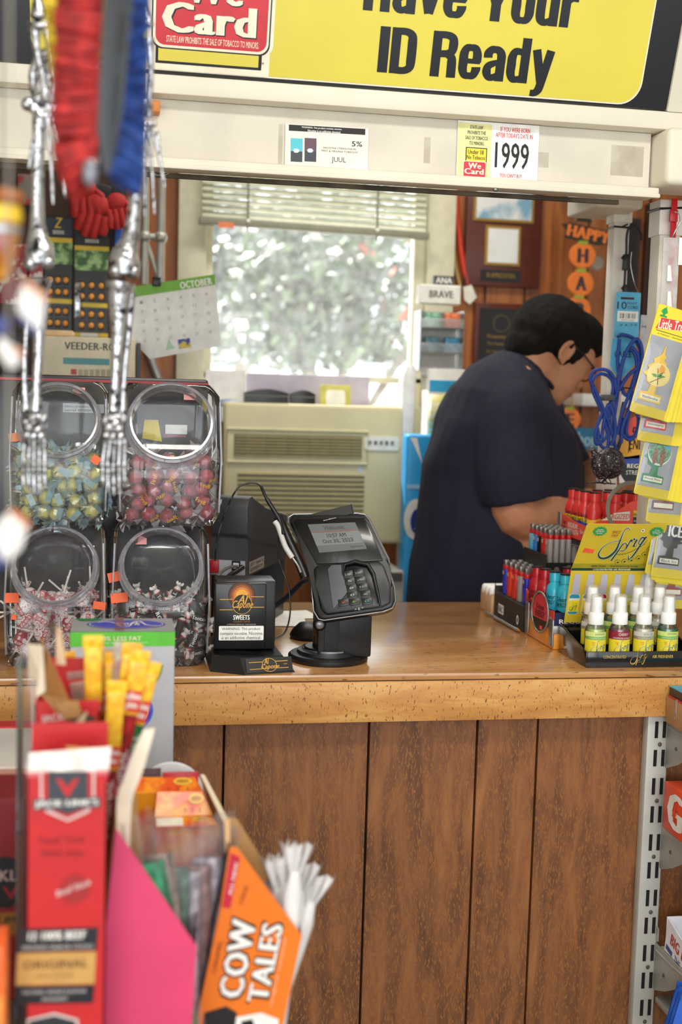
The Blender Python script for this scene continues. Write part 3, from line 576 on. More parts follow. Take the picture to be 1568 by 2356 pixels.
    def jar(cx, cy, z0, w, h, name_lab, stick_spec, dd=.19):
        t = thing('candy_jar', name_lab, 'jar', (cx, cy, z0)); d = dd
        # rounded square sections; the upper front half leans back
        secs = []
        for i in range(13):
            v = i/12; z = h*v; k = 1-.045*abs(v-.48)/.5
            if v < .06: k *= .90+.1*(v/.06)**.5
            if v > .95: k *= 1-.16*((v-.95)/.05)**2
            yf = 0 if v < .46 else (v-.46)*.115
            secs.append((z, w/2*k, yf, k))
        mb = MB(); n = 44; vs = []
        for z, hw, yf, k in secs:
            y0, y1 = -d/2*k+yf, d/2*k
            for j in range(n):
                a = 2*PI*j/n; ca, sa = math.cos(a), math.sin(a); q = (abs(ca)**6+abs(sa)**6)**(-1/6); vs.append((hw*q*ca, (y0+y1)/2+(y1-y0)/2*q*sa, z))
        fs = [(i*n+j, i*n+(j+1) % n, (i+1)*n+(j+1) % n, (i+1)*n+j) for i in range(len(secs)-1) for j in range(n)]
        fs += [list(range(n-1, -1, -1)), [(len(secs)-1)*n+j for j in range(n)]]
        mb.add(vs, fs, pl); mb.build('body', t, 50)
        lean = math.atan(.115/h); M = T(0, -d/2*.97+.012, h*.70) @ Matrix.Rotation(-lean, 4, 'X') @ Matrix.Rotation(R(90), 4, 'X')
        r = w*.385
        nk = MB(M); nk.lathe([(r*1.06, -.004), (r*1.09, .002), (r*1.0, .006), (r*1.0, .016), (r*1.04, .017), (r*1.04, .021), (r*.985, .023), (r*.985, .028), (r*.93, .028), (r*.92, .0), (r*1.0, -.004)], ring, 48, caps=False); nk.build('threaded_neck', t, 40)
        mb = MB(); mb.tube([(-w*.455, -d/2+.008, h*.1), (-w*.47, -d/2+.004, h*.46), (-w*.45, -d/2+.016, h*.88)], .002, ring, 6); mb.build('moulded_rib', t, 60); mb = MB(); mb.tube([(w*.455, -d/2+.008, h*.1), (w*.47, -d/2+.004, h*.46), (w*.45, -d/2+.016, h*.88)], .002, ring, 6)
        mb.build('moulded_rib', t, 60)
        for (sx, sz, sw, sh, col, tl) in stick_spec:
            M = T(sx*w, -d/2-.0015+max(0, sz-.46)*.115*1.0, sz*h, -lean if sz > .46 else 0, R(tl), 0)
            MB(M).box(-sw/2, sw/2, -.0015, -.0008, -sh/2, sh/2, mat(col, .55, var=.04)).build('price_sticker', t, 0)
        return t
    org = '#f2683c'; pk = '#f4a9a4'
    b1 = at(120, 1545, 2.3); rng = random.Random(11)
    # measured spans of the four jars
    def spec(x0, x1, y0, y1, Yf):
        a, b, c, d = R4(x0, y0, x1, y1, Yf); return (a+b)/2, b-a, c, d
    Yc = 2.315
    lo = [spec(2, 248, 1210, 1548, 2.22), spec(250, 489, 1210, 1545, 2.22)]; hi = [spec(14, 254, 866, 1207, 2.225), spec(266, 517, 872, 1212, 2.225)]
    h0 = .2555; z1 = ZC+.001; z2 = z1+h0+.002
    cfg = [(lo[0], z1, 'pop', 'clear candy jar of lollipops, lower left of the four', 'lollipop in red and white printed wrapper inside the lower left jar', 'lollipops in the lower left jar', .034, [(-.40, .50, .024, .018, org, 0), (.42, .45, .022, .014, org, 8), (-.38, .37, .009, .009, org, 10)]),
           (lo[1], z1, 'roll', 'clear candy jar of black and white chocolate rolls, nearest the cigar stand', 'black chocolate roll with white twisted ends inside the lower right jar', 'chocolate rolls in the lower right jar', .026, [(-.44, .64, .026, .018, org, -14), (-.40, .50, .03, .018, org, -6), (-.20, .88, .022, .012, pk, 0)]),
           (hi[0], z2, 'lemon', 'clear candy jar of yellow lemon balls in pale blue wrappers, upper left of the four', 'yellow lemon ball in pale blue and clear wrapper inside the upper left jar', 'lemon balls in the upper left jar', .0272, [(.18, .93, .022, .012, pk, 0), (-.42, .60, .022, .016, '#f2905c', -8), (.36, .46, .015, .014, org, 30)]),
           (hi[1], z2, 'fire', 'clear candy jar of red cinnamon balls, upper right of the four', 'glossy red cinnamon ball in clear twisted wrapper inside the upper right jar', 'red cinnamon balls in the upper right jar', .0272, [(.18, .91, .022, .013, pk, 0)])]
    for (sp, z, kind, jl, cl, grp, cell, st) in cfg:
        cx, w = sp[0], sp[1]*1.0
        jar(cx, Yc, z, w, h0, jl, st)
        fh = .125 if kind in ('lemon', 'fire') else .13
        fill(cx, Yc-.002, z+.006, w*{'pop': .74, 'roll': .84}.get(kind, .79), .155, fh, kind, cl, grp, cell, rng)
    # yellow note and barcode label seen through the upper right jar
    q = at(405, 985, 2.40); solo(MB().rect(q.x-.0, q.x+.0, 0, 0, 0, WHITE) if 0 else MB().box(q.x-.02, q.x+.022, 2.4165, 2.4175, q.z-.012, q.z+.006, WHITE).box(q.x-.023, q.x+.02, 2.4165, 2.4175, q.z-.018, q.z-.013, mat('#8e2f4a', .4)), 'barcode_label', 'white and maroon barcode label seen through the upper right jar', 'label')
    q = at(349, 990, 2.41); solo(MB().prism([(q.x-.018, q.z-.016), (q.x+.02, q.z-.022), (q.x+.012, q.z+.02), (q.x-.014, q.z+.02)], 2.4165, 2.4175, mat('#e6cf2c', .5)), 'yellow_note', 'yellow paper note seen through the upper right jar', 'note')
    q = at(190, 940, 2.41); f = MB().box(q.x-.037, q.x+.04, 2.4165, 2.4175, q.z-.008, q.z+.009, mat('#dfe2e4', .5)); f.text('Gilbarco, Greensboro, NC', q.x-.034, q.x+.02, q.z+.001, q.z+.006, 2.4162, INK); f.text('serial 000001', q.x-.034, q.x+.02, q.z-.006, q.z-.001, 2.4162, INK)
    solo(f, 'equipment_label', 'pale printed maker label seen through the upper left jar', 'label')
jars()
def register():
    dg = mat('#3a3b3f', .45, var=.04, bump=.15, bsc=500); dg2 = mat('#4a4b50', .5, bump=.1, bsc=500); bk = mat('#17181b', .4)
    # screen backs behind the jars
    a, b, c, d = R4(-40, 866, 512, 1215, 2.42)
    t = thing('register_screen', 'black register screen standing behind the four candy jars', 'screen', ((a+b)/2, 2.45, ZC))
    MB().box(a-.15, b-.03, 2.42, 2.45, 1.02, d, mat('#222328', .3, var=.15, sc=8), .006).build('screen_back', t, 35, True)
    MB().box(a-.15, b-.03, 2.418, 2.421, d-.012, d-.007, mat('#a8202c', .4)).build('red_edge', t, 0, True)
    MB().box(-.1, .05, 2.42, 2.455, ZC, 1.03, bk, .004).build('foot', t, 35, True)
    # dark grey printer housing right of the jars
    M = Matrix(); x0 = at(478, 1200, 2.5).x; x1 = at(560, 1200, 2.47).x
    t = thing('receipt_printer', 'dark grey printer housing with sloped side between jars and card reader', 'printer', (x0+.05, 2.55, ZC))
    zt = at(545, 1147, 2.47).z; zs = at(560, 1330, 2.47).z
    mb = MB(); yf, yb = 2.47, 2.80; xr = at(568, 1250, yf).x
    # body: side profile in Y-Z extruded along X
    prof = [(yf, zs), (yb, zs+.0), (yb, zt-.06), (yf+.14, zt-.035), (yf+.035, zt+.003), (yf+.012, zt), (yf, zt-.02), (yf+.003, zt-.075), (yf+.012, zt-.08)]
    pts = [(p[0], p[1]) for p in prof]
    mb.T = frame((x0, 0, 0), (0, 1, 0), (0, 0, 1)); mb.prism([(p[0], p[1]) for p in pts], -(xr-x0), 0, dg, .004); mb.build('housing', t, 35, True)
    # seam + port recess
    q0 = at(492, 1291, yf); q1 = at(565, 1325, yf)
    MB().box(q0.x-.1, q1.x-.002, yf-.001, yf+.002, zs+.003, q0.z, mat('#b9bac0', .4, .3)).build('port_plate', t, 0, True)
    q = at(500, 1305, yf-.003); MB().box(q.x-.03, q.x+.002, yf-.012, yf-.001, q.z-.014, q.z+.012, mat('#b52430', .35), .002).build('red_plug', t, 35, True)
    q = at(543, 1303, yf-.003); MB().box(q.x-.009, q.x+.009, yf-.004, yf-.001, q.z-.01, q.z+.01, bk, .001).box(q.x-.006, q.x+.006, yf-.005, yf-.002, q.z-.006, q.z+.006, mat('#d4d4d6', .4), .001).build('network_port', t, 0, True)
    MB(frame((xr+.0006, 0, 0), (0, 1, 0), (0, 0, 1))).box(yf+.02, yf+.13, -.0006, .0002, zs+.006, zs+.03, mat('#9b9690', .5, var=.15, sc=50)).build('maker_label', t, 0, True)
    f = MB(frame((xr+.0012, 0, 0), (0, 1, 0), (0, 0, 1))); f.text('CL BTY   Camelin, Va', yf+.024, yf+.12, zs+.02, zs+.027, -.0004, INK); f.text('BILL & PROTOTYPE AC MOTOR', yf+.024, yf+.12, zs+.009, zs+.016, -.0004, INK); f.build('label_lettering', t, 0, True)
    for yy, zz in ((yf+.02, zt-.08), ): MB().tube([(xr+.001, yf+.003, zt-.078), (xr+.001, yf+.04, zt-.09), (xr+.001, yb-.02, zt-.135)], .0012, bk, 5).build('seam', t, 60, True)
    MB().box(x0, xr-.004, yf+.01, yb, ZC+.0, zs+.002, bk, .003).build('base', t, 35, True)
    piv = Vector((xr, yf, 0)); t.matrix_basis = Matrix.Translation(piv) @ Matrix.Rotation(R(-22), 4, 'Z') @ Matrix.Translation(-piv) @ t.matrix_basis
    # low black box carrying the cigar display's rear
    a, b, c, d = R4(492, 1330, 628, 1478, 2.26)
    # black cables
    def cable(nm, lab, pts, r, m_): return solo(MB().tube(spline(pts), r, m_, 8), nm, lab, 'cable', smooth=60)
    q = at(545, 1312, 2.44)
    cable('cable', 'thick black cable plugged into the printer ports above the cigar stand', [at(558, 1305, 2.455), at(545, 1314, 2.44), at(525, 1328, 2.42), at(512, 1352, 2.41)], .0055, BLACKP)
    cable('cable', 'thin grey cable curving left from the printer port plate', [at(545, 1303, 2.46), at(528, 1305, 2.44), at(510, 1316, 2.42), at(494, 1335, 2.4)], .003, mat('#6e6862', .5))
    cable('cable', 'dark blue-black cable running from printer towards the card reader', [az(560, 1440, ZC+.006), at(585, 1408, 2.42), at(620, 1400, 2.42), at(655, 1378, 2.41), at(690, 1345, 2.39), at(705, 1335, 2.37)], .0055, mat('#1c2430', .35))
    # white papers on the worktop
    for i, (px, py, w, d, rz, lb) in enumerate(((660, 1415, .13, .1, .2, 'white paper slip lying left behind the card reader'), (640, 1432, .12, .09, -.1, 'white receipt paper lying on the worktop behind the cigar stand'))):
        p = az(px, py, ZC+.001); o = solo(MB(T(p.x, p.y, ZC+.0006+i*.0008, 0, 0, rz)).box(-w/2, w/2, -d/2, d/2, 0, .0006, mat('#f1efe9', .6)), 'paper_slip', lb, 'paper')
register()
def cigar_stand():
    bk = mat('#141416', .28, var=.05); gold = mat('#d9a13a', .35); dg = mat('#0d0d0f', .35)
    t = thing('cigar_display', 'black plastic cigar stand with gold script beside the card reader', 'display stand', at(580, 1545, 2.22)*1)
    t.location.z = ZC
    yw = -.06   # slightly turned
    a, b, c, d = R4(494, 1342, 612, 1480, 2.215)
    q = az(575, 1558, ZC)
    # foot: sloped tray
    x0 = az(478, 1530, ZC).x; x1 = az(680, 1548, ZC).x; xm = az(565, 1558, ZC).x
    yb = 2.36; zf = .012; zb = .05
    pts = lambda z, gy, g: [(x0+g, 2.19+gy, z), (xm, 2.158+gy, z), (x1-g, 2.178+gy, z), (x1-.015-g, yb, z), (x0+g, yb, z)]
    base = MB(); v = pts(ZC, 0, 0)+[(x0+.004, 2.2, ZC+.03), (xm+.004-.012, 2.172, ZC+.028), (x1-.022, 2.195, ZC+.028), (x1-.03, yb-.01, ZC+.03), (x0+.01, yb-.01, ZC+.034)]
    base.add(v, [(4, 3, 2, 1, 0), (5, 6, 7, 8, 9)]+[(i, (i+1) % 5, (i+1) % 5+5, i+5) for i in range(5)], bk); base.build('foot', t, 20, True)
    # front right sloping lip with gold lettering
    A, B, Cc, D = Vector(v[1]), Vector(v[2]), Vector(v[7]), Vector(v[6]); ux = (B-A).normalized(); uz = ((D-A)-(D-A).dot(ux)*ux).normalized(); M = frame(A, ux, uz); L = (B-A).length; H = ((D-A).dot(uz))
    f = MB(M); f.box(.004, L-.004, -.001, 0, .003, H-.002, mat('#0c0c0d', .35)); f.rect(.01, L-.012, H*.68, H*.68+.0012, -.0014, gold); f.rect(.01, L-.012, H*.28, H*.28+.0012, -.0014, gold)
    f.flat(ell(L*.5, H*.5, .014, .013), -.0018, gold); f.flat(ell(L*.5, H*.5, .013, .012), -.002, dg); f.text('Al', L*.5-.010, L*.5, H*.55, H*.9, -.0026, gold, .03, .4); f.text('Capone', L*.5-.016, L*.5+.018, H*.18, H*.55, -.0026, gold, .03, .4); f.text('AL CAPONE', L*.78, L-.014, H*.48, H*.56, -.0014, gold)
    f.build('gold_lettering', t, 0, True)
    # upright box
    MB().box(a, b, 2.215, 2.235, ZC+.035, d, bk, .003).box(a+.004, at(630, 1400, 2.26).x, 2.235, 2.31, ZC+.03, d+.001, mat('#18181a', .32), .004).build('upright_box', t, 35, True)
    f = MB(); E = 2.2146; F = lambda *p: R4(*p, 2.2146)
    glow = mat('#e08a2a', .4); gd2 = mat('#a85f1c', .4)
    for i, (rr, col) in enumerate(((32, '#3a1d0a'), (28, '#6a3510'), (24, '#9c5216'), (19, '#cf7c22'), (14, '#eda43c'))):
        u = F(556-rr, 1370-rr, 556+rr, 1370+rr); f.flat(ell((u[0]+u[1])/2, (u[2]+u[3])/2, (u[1]-u[0])/2, (u[3]-u[2])/2), E-.0002*i, mat(col, .4))
    for y in (1378, 1402):
        f.rect(*F(505, y, 535, y+1.6), E-.001, gold); f.rect(*F(577, y-6, 607, y-4.4), E-.001, gold)
    u = F(535, 1368, 578, 1412); f.flat(ell((u[0]+u[1])/2, (u[2]+u[3])/2, (u[1]-u[0])/2+.001, (u[3]-u[2])/2+.001), E-.0012, gold); f.flat(ell((u[0]+u[1])/2, (u[2]+u[3])/2, (u[1]-u[0])/2, (u[3]-u[2])/2), E-.0014, dg)
    f.text('Al', *F(545, 1368, 572, 1389), E-.002, dg, .06, .4); f.text('Al', *F(546, 1369, 571, 1388), E-.0022, gold, .03, .4)
    f.text('Capone', *F(533, 1380, 583, 1405), E-.002, dg, .06, .4); f.text('Capone', *F(534, 1381, 582, 1404), E-.0022, gold, .03, .4)
    f.text('SWEETS', *F(536, 1415, 574, 1426), E-.0005, WHITE, .05); f.text('COGNAC DIPPED', *F(537, 1428, 575, 1432), E-.0005, mat('#a8742c', .4)); f.text('10 PREMIUM CIGARILLOS · HAND ROLLED', *F(522, 1435, 588, 1438), E-.0005, mat('#b9b0a0', .4))
    u = F(503, 1440, 606, 1473); f.flat(rrect(*u, .002), E-.0005, mat('#f2f0ec', .4))
    for i, s_ in enumerate(('WARNING: This product', 'contains nicotine. Nicotine', 'is an addictive chemical.')): f.text(s_, *F((510, 506, 509)[i], 1443.5+i*9.8, (598, 603, 600)[i], 1451+i*9.8), E-.0008, INK, .0)
    f.build('printed_label', t, 0, True)
cigar_stand()
def card_reader():
    bk = mat('#131417', .35, var=.05, bump=.12, bsc=900); gl = mat('#060709', .22, coat=.15); sil = mat('#b9bac0', .25, .9); gr = mat('#2a2b2f', .45, bump=.1, bsc=900); rub = mat('#1a1b1d', .6); met = mat('#8c8c90', .35, .6)
    c = az(750, 1512, ZC); c = Vector((c.x, 2.285, ZC))
    t = thing('card_reader', 'black card payment terminal tilted on a round pedestal, screen showing the date', 'card reader', c)
    MB(T(*c)).lathe([(.074, 0), (.076, .003), (.076, .009), (.072, .013), (.06, .014), (.058, .02), (.046, .021), (.044, .026)], bk, 48).lathe([(.03, .026), (.03, .048), (.026, .05)], bk, 32).lathe([(.05, .021), (.05, .024)], sil, 40, caps=False).build('round_base', t, 40, True)
    a, b, cc, dd = R4(728, 1400, 851, 1510, c.y-.03)
    MB().box(a, b, c.y-.045, c.y+.02, cc+.001, dd+.04, bk, .004).box(a+.012, a+.04, c.y-.047, c.y-.044, cc+.004, dd+.02, rub, .001).build('pedestal_block', t, 35, True)
    q = at(735, 1437, c.y-.05); MB(T(q.x, c.y-.045, q.z, R(90))).lathe([(.0, 0), (.012, 0), (.0125, .004), (.009, .008), (.006, .009), (0, .009)], bk, 24).lathe([(.0075, .0085), (.0045, .0105), (0, .0105)], met, 20).build('pivot_bolt', t, 50, True)
    # head: plane leaning back, turned slightly and rolled with its swivel
    P = lambda x, y, Y: at(x, y, Y)
    tl, tr, bl, br = P(668, 1192, 2.30), P(862, 1186, 2.26), P(724, 1418, 2.215), P(903, 1385, 2.18)
    ux = ((tr-tl).normalized()+(br-bl).normalized()).normalized(); uz = ((tl-bl)+(tr-br)).normalized(); ux = (ux-uz*ux.dot(uz)).normalized()
    o = (tl+tr+bl+br)/4; M = frame(o, ux, uz); w = ((tr-tl).length+(br-bl).length)/2; h = ((tl-bl).length+(tr-br).length)/2
    IM = M.inverted()
    def L(px, py, y=0):
        """photo pixel on the head's front plane"""
        n = M.to_3x3() @ Vector((0, 1, 0)); v = ray(px, py); s = (o+n*y-CP).dot(n)/v.dot(n); q = IM @ (CP+v*s); return q.x, q.z
    out = [L(*p) for p in ((722, 1402), (733, 1421), (745, 1424), (880, 1404), (900, 1396), (907, 1380), (905, 1350), (893, 1310), (892, 1285), (848, 1195), (838, 1184), (820, 1181), (675, 1183), (664, 1190), (665, 1203), (712, 1300), (716, 1345))]
    hd = MB(M); hd.prism(out, 0, .038, bk, .005); hd.build('head_shell', t, 35, True)
    cxm = sum(p[0] for p in out)/len(out); czm = sum(p[1] for p in out)/len(out)
    tr_ = MB(M); ring = [(cxm+(p[0]-cxm)*1.018, .006, czm+(p[1]-czm)*1.014) for p in out]; tr_.tube(ring, .0017, sil, 6, True); tr_.build('silver_trim', t, 60, True)
    f = MB(M)
    # upper glossy bezel
    f.prism([L(*p) for p in ((729, 1299), (881, 1290), (846, 1205), (835, 1192), (680, 1196), (676, 1203))], -.003, .002, gl, .0015); f.build('glossy_bezel', t, 35, True)
    f = MB(M); f.prism([L(*p) for p in ((735, 1273), (844, 1264), (817, 1203), (708, 1208))], -.0036, -.0028, mat('#74787a', .3)); scr = [(708, 1208), (817, 1203), (844, 1264), (735, 1273)]
    def S_(u, v): # u across 0..1, v down 0..1
        tx = scr[0][0]+(scr[1][0]-scr[0][0])*u; ty = scr[0][1]+(scr[1][1]-scr[0][1])*u; bx = scr[3][0]+(scr[2][0]-scr[3][0])*u; by = scr[3][1]+(scr[2][1]-scr[3][1])*u
        return L(tx+(bx-tx)*v, ty+(by-ty)*v)
    g1 = mat('#5c6062', .35); g2 = mat('#77594c', .35); ink = mat('#2b2e30', .4)
    f.flat([S_(0, .26), S_(1, .26), S_(1, 0), S_(0, 0)], -.0038, g1); f.flat([S_(0, .31), S_(1, .31), S_(1, .26), S_(0, .26)], -.0038, g2); f.flat([S_(0, 1), S_(1, 1), S_(1, .76), S_(0, .76)], -.0038, g1)
    def stx(s_, u0, u1, v0, v1, bo=0):
        o_ = S_(u0, v1); e = S_(u1, v1); tp = S_(u0, v0); ux_ = Vector((e[0]-o_[0], 0, e[1]-o_[1])); up = Vector((tp[0]-o_[0], 0, tp[1]-o_[1])); sv = f.T
        f.T = M @ Matrix(((ux_.x, 0, up.x, o_[0]), (0, 1, 0, 0), (ux_.z, 0, up.z, o_[1]), (0, 0, 0, 1))); f.text(s_, 0, 1, 0, 1, -.0041, ink, bo); f.T = sv
    stx('Welcome', .30, .72, .08, .22); stx('10:57 AM', .30, .70, .36, .50, .01); stx('Oct 30, 2023', .16, .80, .56, .71, .01); stx('Signature', .68, .95, .84, .93)
    f.build('screen', t, 0, True)
    f = MB(M); a1 = L(744, 1201); b1 = L(773, 1192); f.text('Verifone', a1[0], b1[0], a1[1]+.0005, b1[1]+.0005, -.0042, WHITE, .03); f.build('maker_name', t, 0, True)
    # lower housing bulging forward with keypad cradle
    f = MB(M); f.prism([L(*p) for p in ((738, 1404), (752, 1416), (880, 1398), (898, 1388), (899, 1350), (884, 1306), (872, 1293), (733, 1302), (722, 1310), (728, 1350))], -.010, .004, bk, .004); f.build('lower_housing', t, 35, True)
    f = MB(M); f.prism([L(*p) for p in ((768, 1402), (756, 1318), (764, 1304), (800, 1298), (788, 1300), (786, 1322), (807, 1355), (790, 1378), (776, 1402))][:3]+[L(*p) for p in ((787, 1303), (786, 1325), (808, 1356), (784, 1388), (770, 1404))][::1], -.0125, -.009, mat('#55565c', .5, bump=.1, bsc=900), .001) if 0 else f.prism([L(*p) for p in ((768, 1406), (808, 1357), (786, 1325), (787, 1303), (764, 1304), (755, 1314))], -.0125, -.009, mat('#55565c', .5, bump=.1, bsc=900), .001); f.build('privacy_wing', t, 35, True)
    f = MB(M); f.prism([L(*p) for p in ((775, 1404), (806, 1352), (788, 1322), (792, 1304), (815, 1299), (848, 1304), (858, 1320), (867, 1370), (870, 1392), (862, 1396))], -.0105, -.008, mat('#0a0a0c', .3), .001); f.build('keypad_recess', t, 35, True)
    f = MB(M); f.tube([(*L(790, 1322)[:1], -.012, L(790, 1322)[1]), (L(795, 1303)[0], -.014, L(795, 1303)[1]), (L(818, 1297)[0], -.015, L(818, 1297)[1]), (L(848, 1304)[0], -.014, L(848, 1304)[1]), (L(860, 1325)[0], -.014, L(860, 1325)[1]), (L(868, 1362)[0], -.013, L(868, 1362)[1]), (L(876, 1400)[0], -.012, L(876, 1400)[1])], [.001, .003, .004, .004, .004, .0035, .002], bk, 8); f.build('keypad_hood', t, 60, True)
    keys = [(802, 1326, '2 ABC'), (826, 1322, '3 DEF'), (806, 1341, '5'), (831, 1338, '6 MNO'), (810, 1357, '8'), (836, 1354, '9 XYZ'), (812, 1373, '0'), (842, 1371, '<'), (792, 1390, 'X'), (817, 1388, '←'), (845, 1387, 'O')]
    for x, y, s_ in keys:
        p0 = L(x, y); wk, hk = (.0095, .0075) if y < 1380 else (.010, .007)
        k = MB(M @ T(p0[0], 0, p0[1], 0, R(3), 0)); k.box(-wk, wk, -.0135, -.0105, -hk, hk, mat('#191a1c', .35), .0012)
        colr = {'X': mat('#c2452c', .4), '←': mat('#8fae2c', .4), 'O': mat('#3fae86', .4)}.get(s_, mat('#a8a9ab', .4)); k.text(s_, -.004 if len(s_) < 3 else -.006, .004 if len(s_) < 3 else .007, -.002, .002, -.0138, colr, .02); k.build('key', t, 35, True)
    f = MB(M); p0 = L(827, 1404); f.text('^ E ^', p0[0]-.008, p0[0]+.008, p0[1]-.002, p0[1]+.002, -.0103, mat('#c9c9cb', .4)); f.build('contactless_mark', t, 0, True)
    f = MB(M); a1, b1 = L(688, 1188), L(812, 1183); f.box(a1[0], b1[0], .001, .014, a1[1]-.003, b1[1]+.004, bk, .002); f.build('top_lip', t, 35, True)
    # stylus arm with holder at the left
    st = thing('stylus', 'thin black signature pen clipped along the left edge of the card reader', 'stylus', at(640, 1290, 2.29))
    MB().tube(spline([at(600, 1118, 2.3), at(612, 1145, 2.3), at(640, 1192, 2.29), at(652, 1230, 2.27)]), [.0028]*9+[.0042]*16, BLACKP, 10).build('barrel', st, 60, True)
    MB().tube(spline([at(668, 1277, 2.262), at(684, 1300, 2.25), at(692, 1318, 2.24)]), .0026, sil, 8).build('metal_tip', st, 60, True)
    MB().tube(spline([at(632, 1200, 2.285), at(640, 1212, 2.28), at(655, 1255, 2.265), at(672, 1283, 2.258)]), .0052, mat('#c9c6c4', .4), 8).build('silver_guard', st, 60, True)
    MB().tube(spline([at(640, 1190, 2.3), at(662, 1240, 2.285), at(690, 1300, 2.262), at(702, 1330, 2.25)]), .009, BLACKP, 8).build('holder', t, 60, True, label='black pen holder rail')
    solo(MB().tube(spline([at(494, 1290, 2.30), at(500, 1240, 2.3), at(520, 1175, 2.3), at(545, 1125, 2.3), at(570, 1112, 2.3), at(590, 1112, 2.3), at(601, 1120, 2.3)]), .0017, BLACKP, 6), 'security_cord', 'thin black cord arching from the pen top down behind the jar', 'cord', smooth=60)
    solo(MB().tube(spline([at(640, 1235, 2.30), at(642, 1290, 2.28), at(663, 1350, 2.26), at(667, 1410, 2.25), at(655, 1455, 2.25), at(630, 1472, 2.25)]), .0016, BLACKP, 6), 'security_cord', 'thin black cord hanging between cigar stand and card reader', 'cord', smooth=60)
    q = az(700, 1480, ZC); M2 = T(q.x+.015, q.y+.06, ZC)
    solo(MB(M2).lathe([(.035, 0), (.037, .006), (.032, .016), (.018, .03), (0, .034)], bk, 28, sy=1.2), 'small_stand', 'low black domed stand foot behind the card reader pedestal', 'stand')
card_reader()
# ================================================================== ON THE COUNTER, RIGHT HALF
def ribbon(mb, pts, w, y, m_, n=6):
    """pen stroke on the plane y: points (x, z), widths w (scalar or list per point)"""
    P = spline([(p[0], 0, p[1]) for p in pts], n); k = len(P); ws = w if isinstance(w, (list, tuple)) else [w]*len(pts)
    vs = []
    for i, p in enumerate(P):
        a = P[max(0, i-1)]; b = P[min(k-1, i+1)]; t = (b-a).normalized(); f = i/(k-1)*(len(ws)-1); j = min(int(f), len(ws)-2); ww = ws[j]+(ws[j+1]-ws[j])*(f-j)
        vs += [(p.x-t.z*ww/2, y, p.z+t.x*ww/2), (p.x+t.z*ww/2, y, p.z-t.x*ww/2)]
    mb.add(vs, [(2*i, 2*i+1, 2*i+3, 2*i+2) for i in range(k-1)], m_)
def sprig_word(mb, x0, x1, z0, z1, y, ink, halo=None):
    """the script word with its big looped S, petal flower for the dot and leaf spray below"""
    w, h = x1-x0, z1-z0
    def X(u, v): return (x0+u*w, z0+v*h)
    S_ = [(.50, .93), (.44, 1.0), (.38, .90), (.36, .60), (.33, .28), (.22, .06), (.08, .02), (.0, .16), (.06, .40), (.22, .56), (.38, .60)]
    p_ = [(.30, -.06), (.38, .25), (.44, .50)]; p2 = [(.40, .36), (.47, .52), (.53, .42), (.50, .28), (.42, .26)]
    r_ = [(.53, .34), (.58, .62), (.60, .56), (.63, .66), (.66, .62)]; i_ = [(.66, .40), (.70, .64), (.67, .42), (.72, .44)]
    g_ = [(.86, .66), (.79, .70), (.75, .54), (.80, .48), (.87, .72), (.84, .62), (.74, .18), (.66, -.02), (.62, .12)]
    for k, (m_, yy, ex) in enumerate(((halo, y+.0004, .018*w), (ink, y, 0))):
        if m_ is None: continue
        for pts, ws in ((S_, [.012, .02, .015, .03, .05, .06, .05, .03, .016, .012, .012]), (p_, [.04, .035, .02]), (p2, [.02]*5), (r_, [.03, .03, .014, .02, .03]), (i_, [.02, .03, .03, .014]), (g_, [.03, .03, .02, .02, .03, .035, .04, .03, .014])):
            ribbon(mb, [X(*p) for p in pts], [q*w+ex for q in ws], yy, m_)
    cx, cz = X(.76, .92)
    for i in range(9): a = 2*PI*i/9; mb.flat(ell(cx+.03*w*math.cos(a), cz+.03*w*math.sin(a), .013*w, .013*w, 8), y, halo or ink)
    mb.flat(ell(cx, cz, .016*w, .016*w, 8), y-.0002, ink)
    for i in range(9):
        u = .42+.055*i; v = .12+.42*((i/9)**1.6); a, b = X(u, v); mb.flat([(a, b), (a+.02*w, b-.004*w), (a+.035*w, b+.01*w), (a+.016*w, b+.012*w)], y, ink)
    ribbon(mb, [X(.36, .14), X(.6, .2), X(.84, .44), X(.92, .62)], .008*w, y, ink)
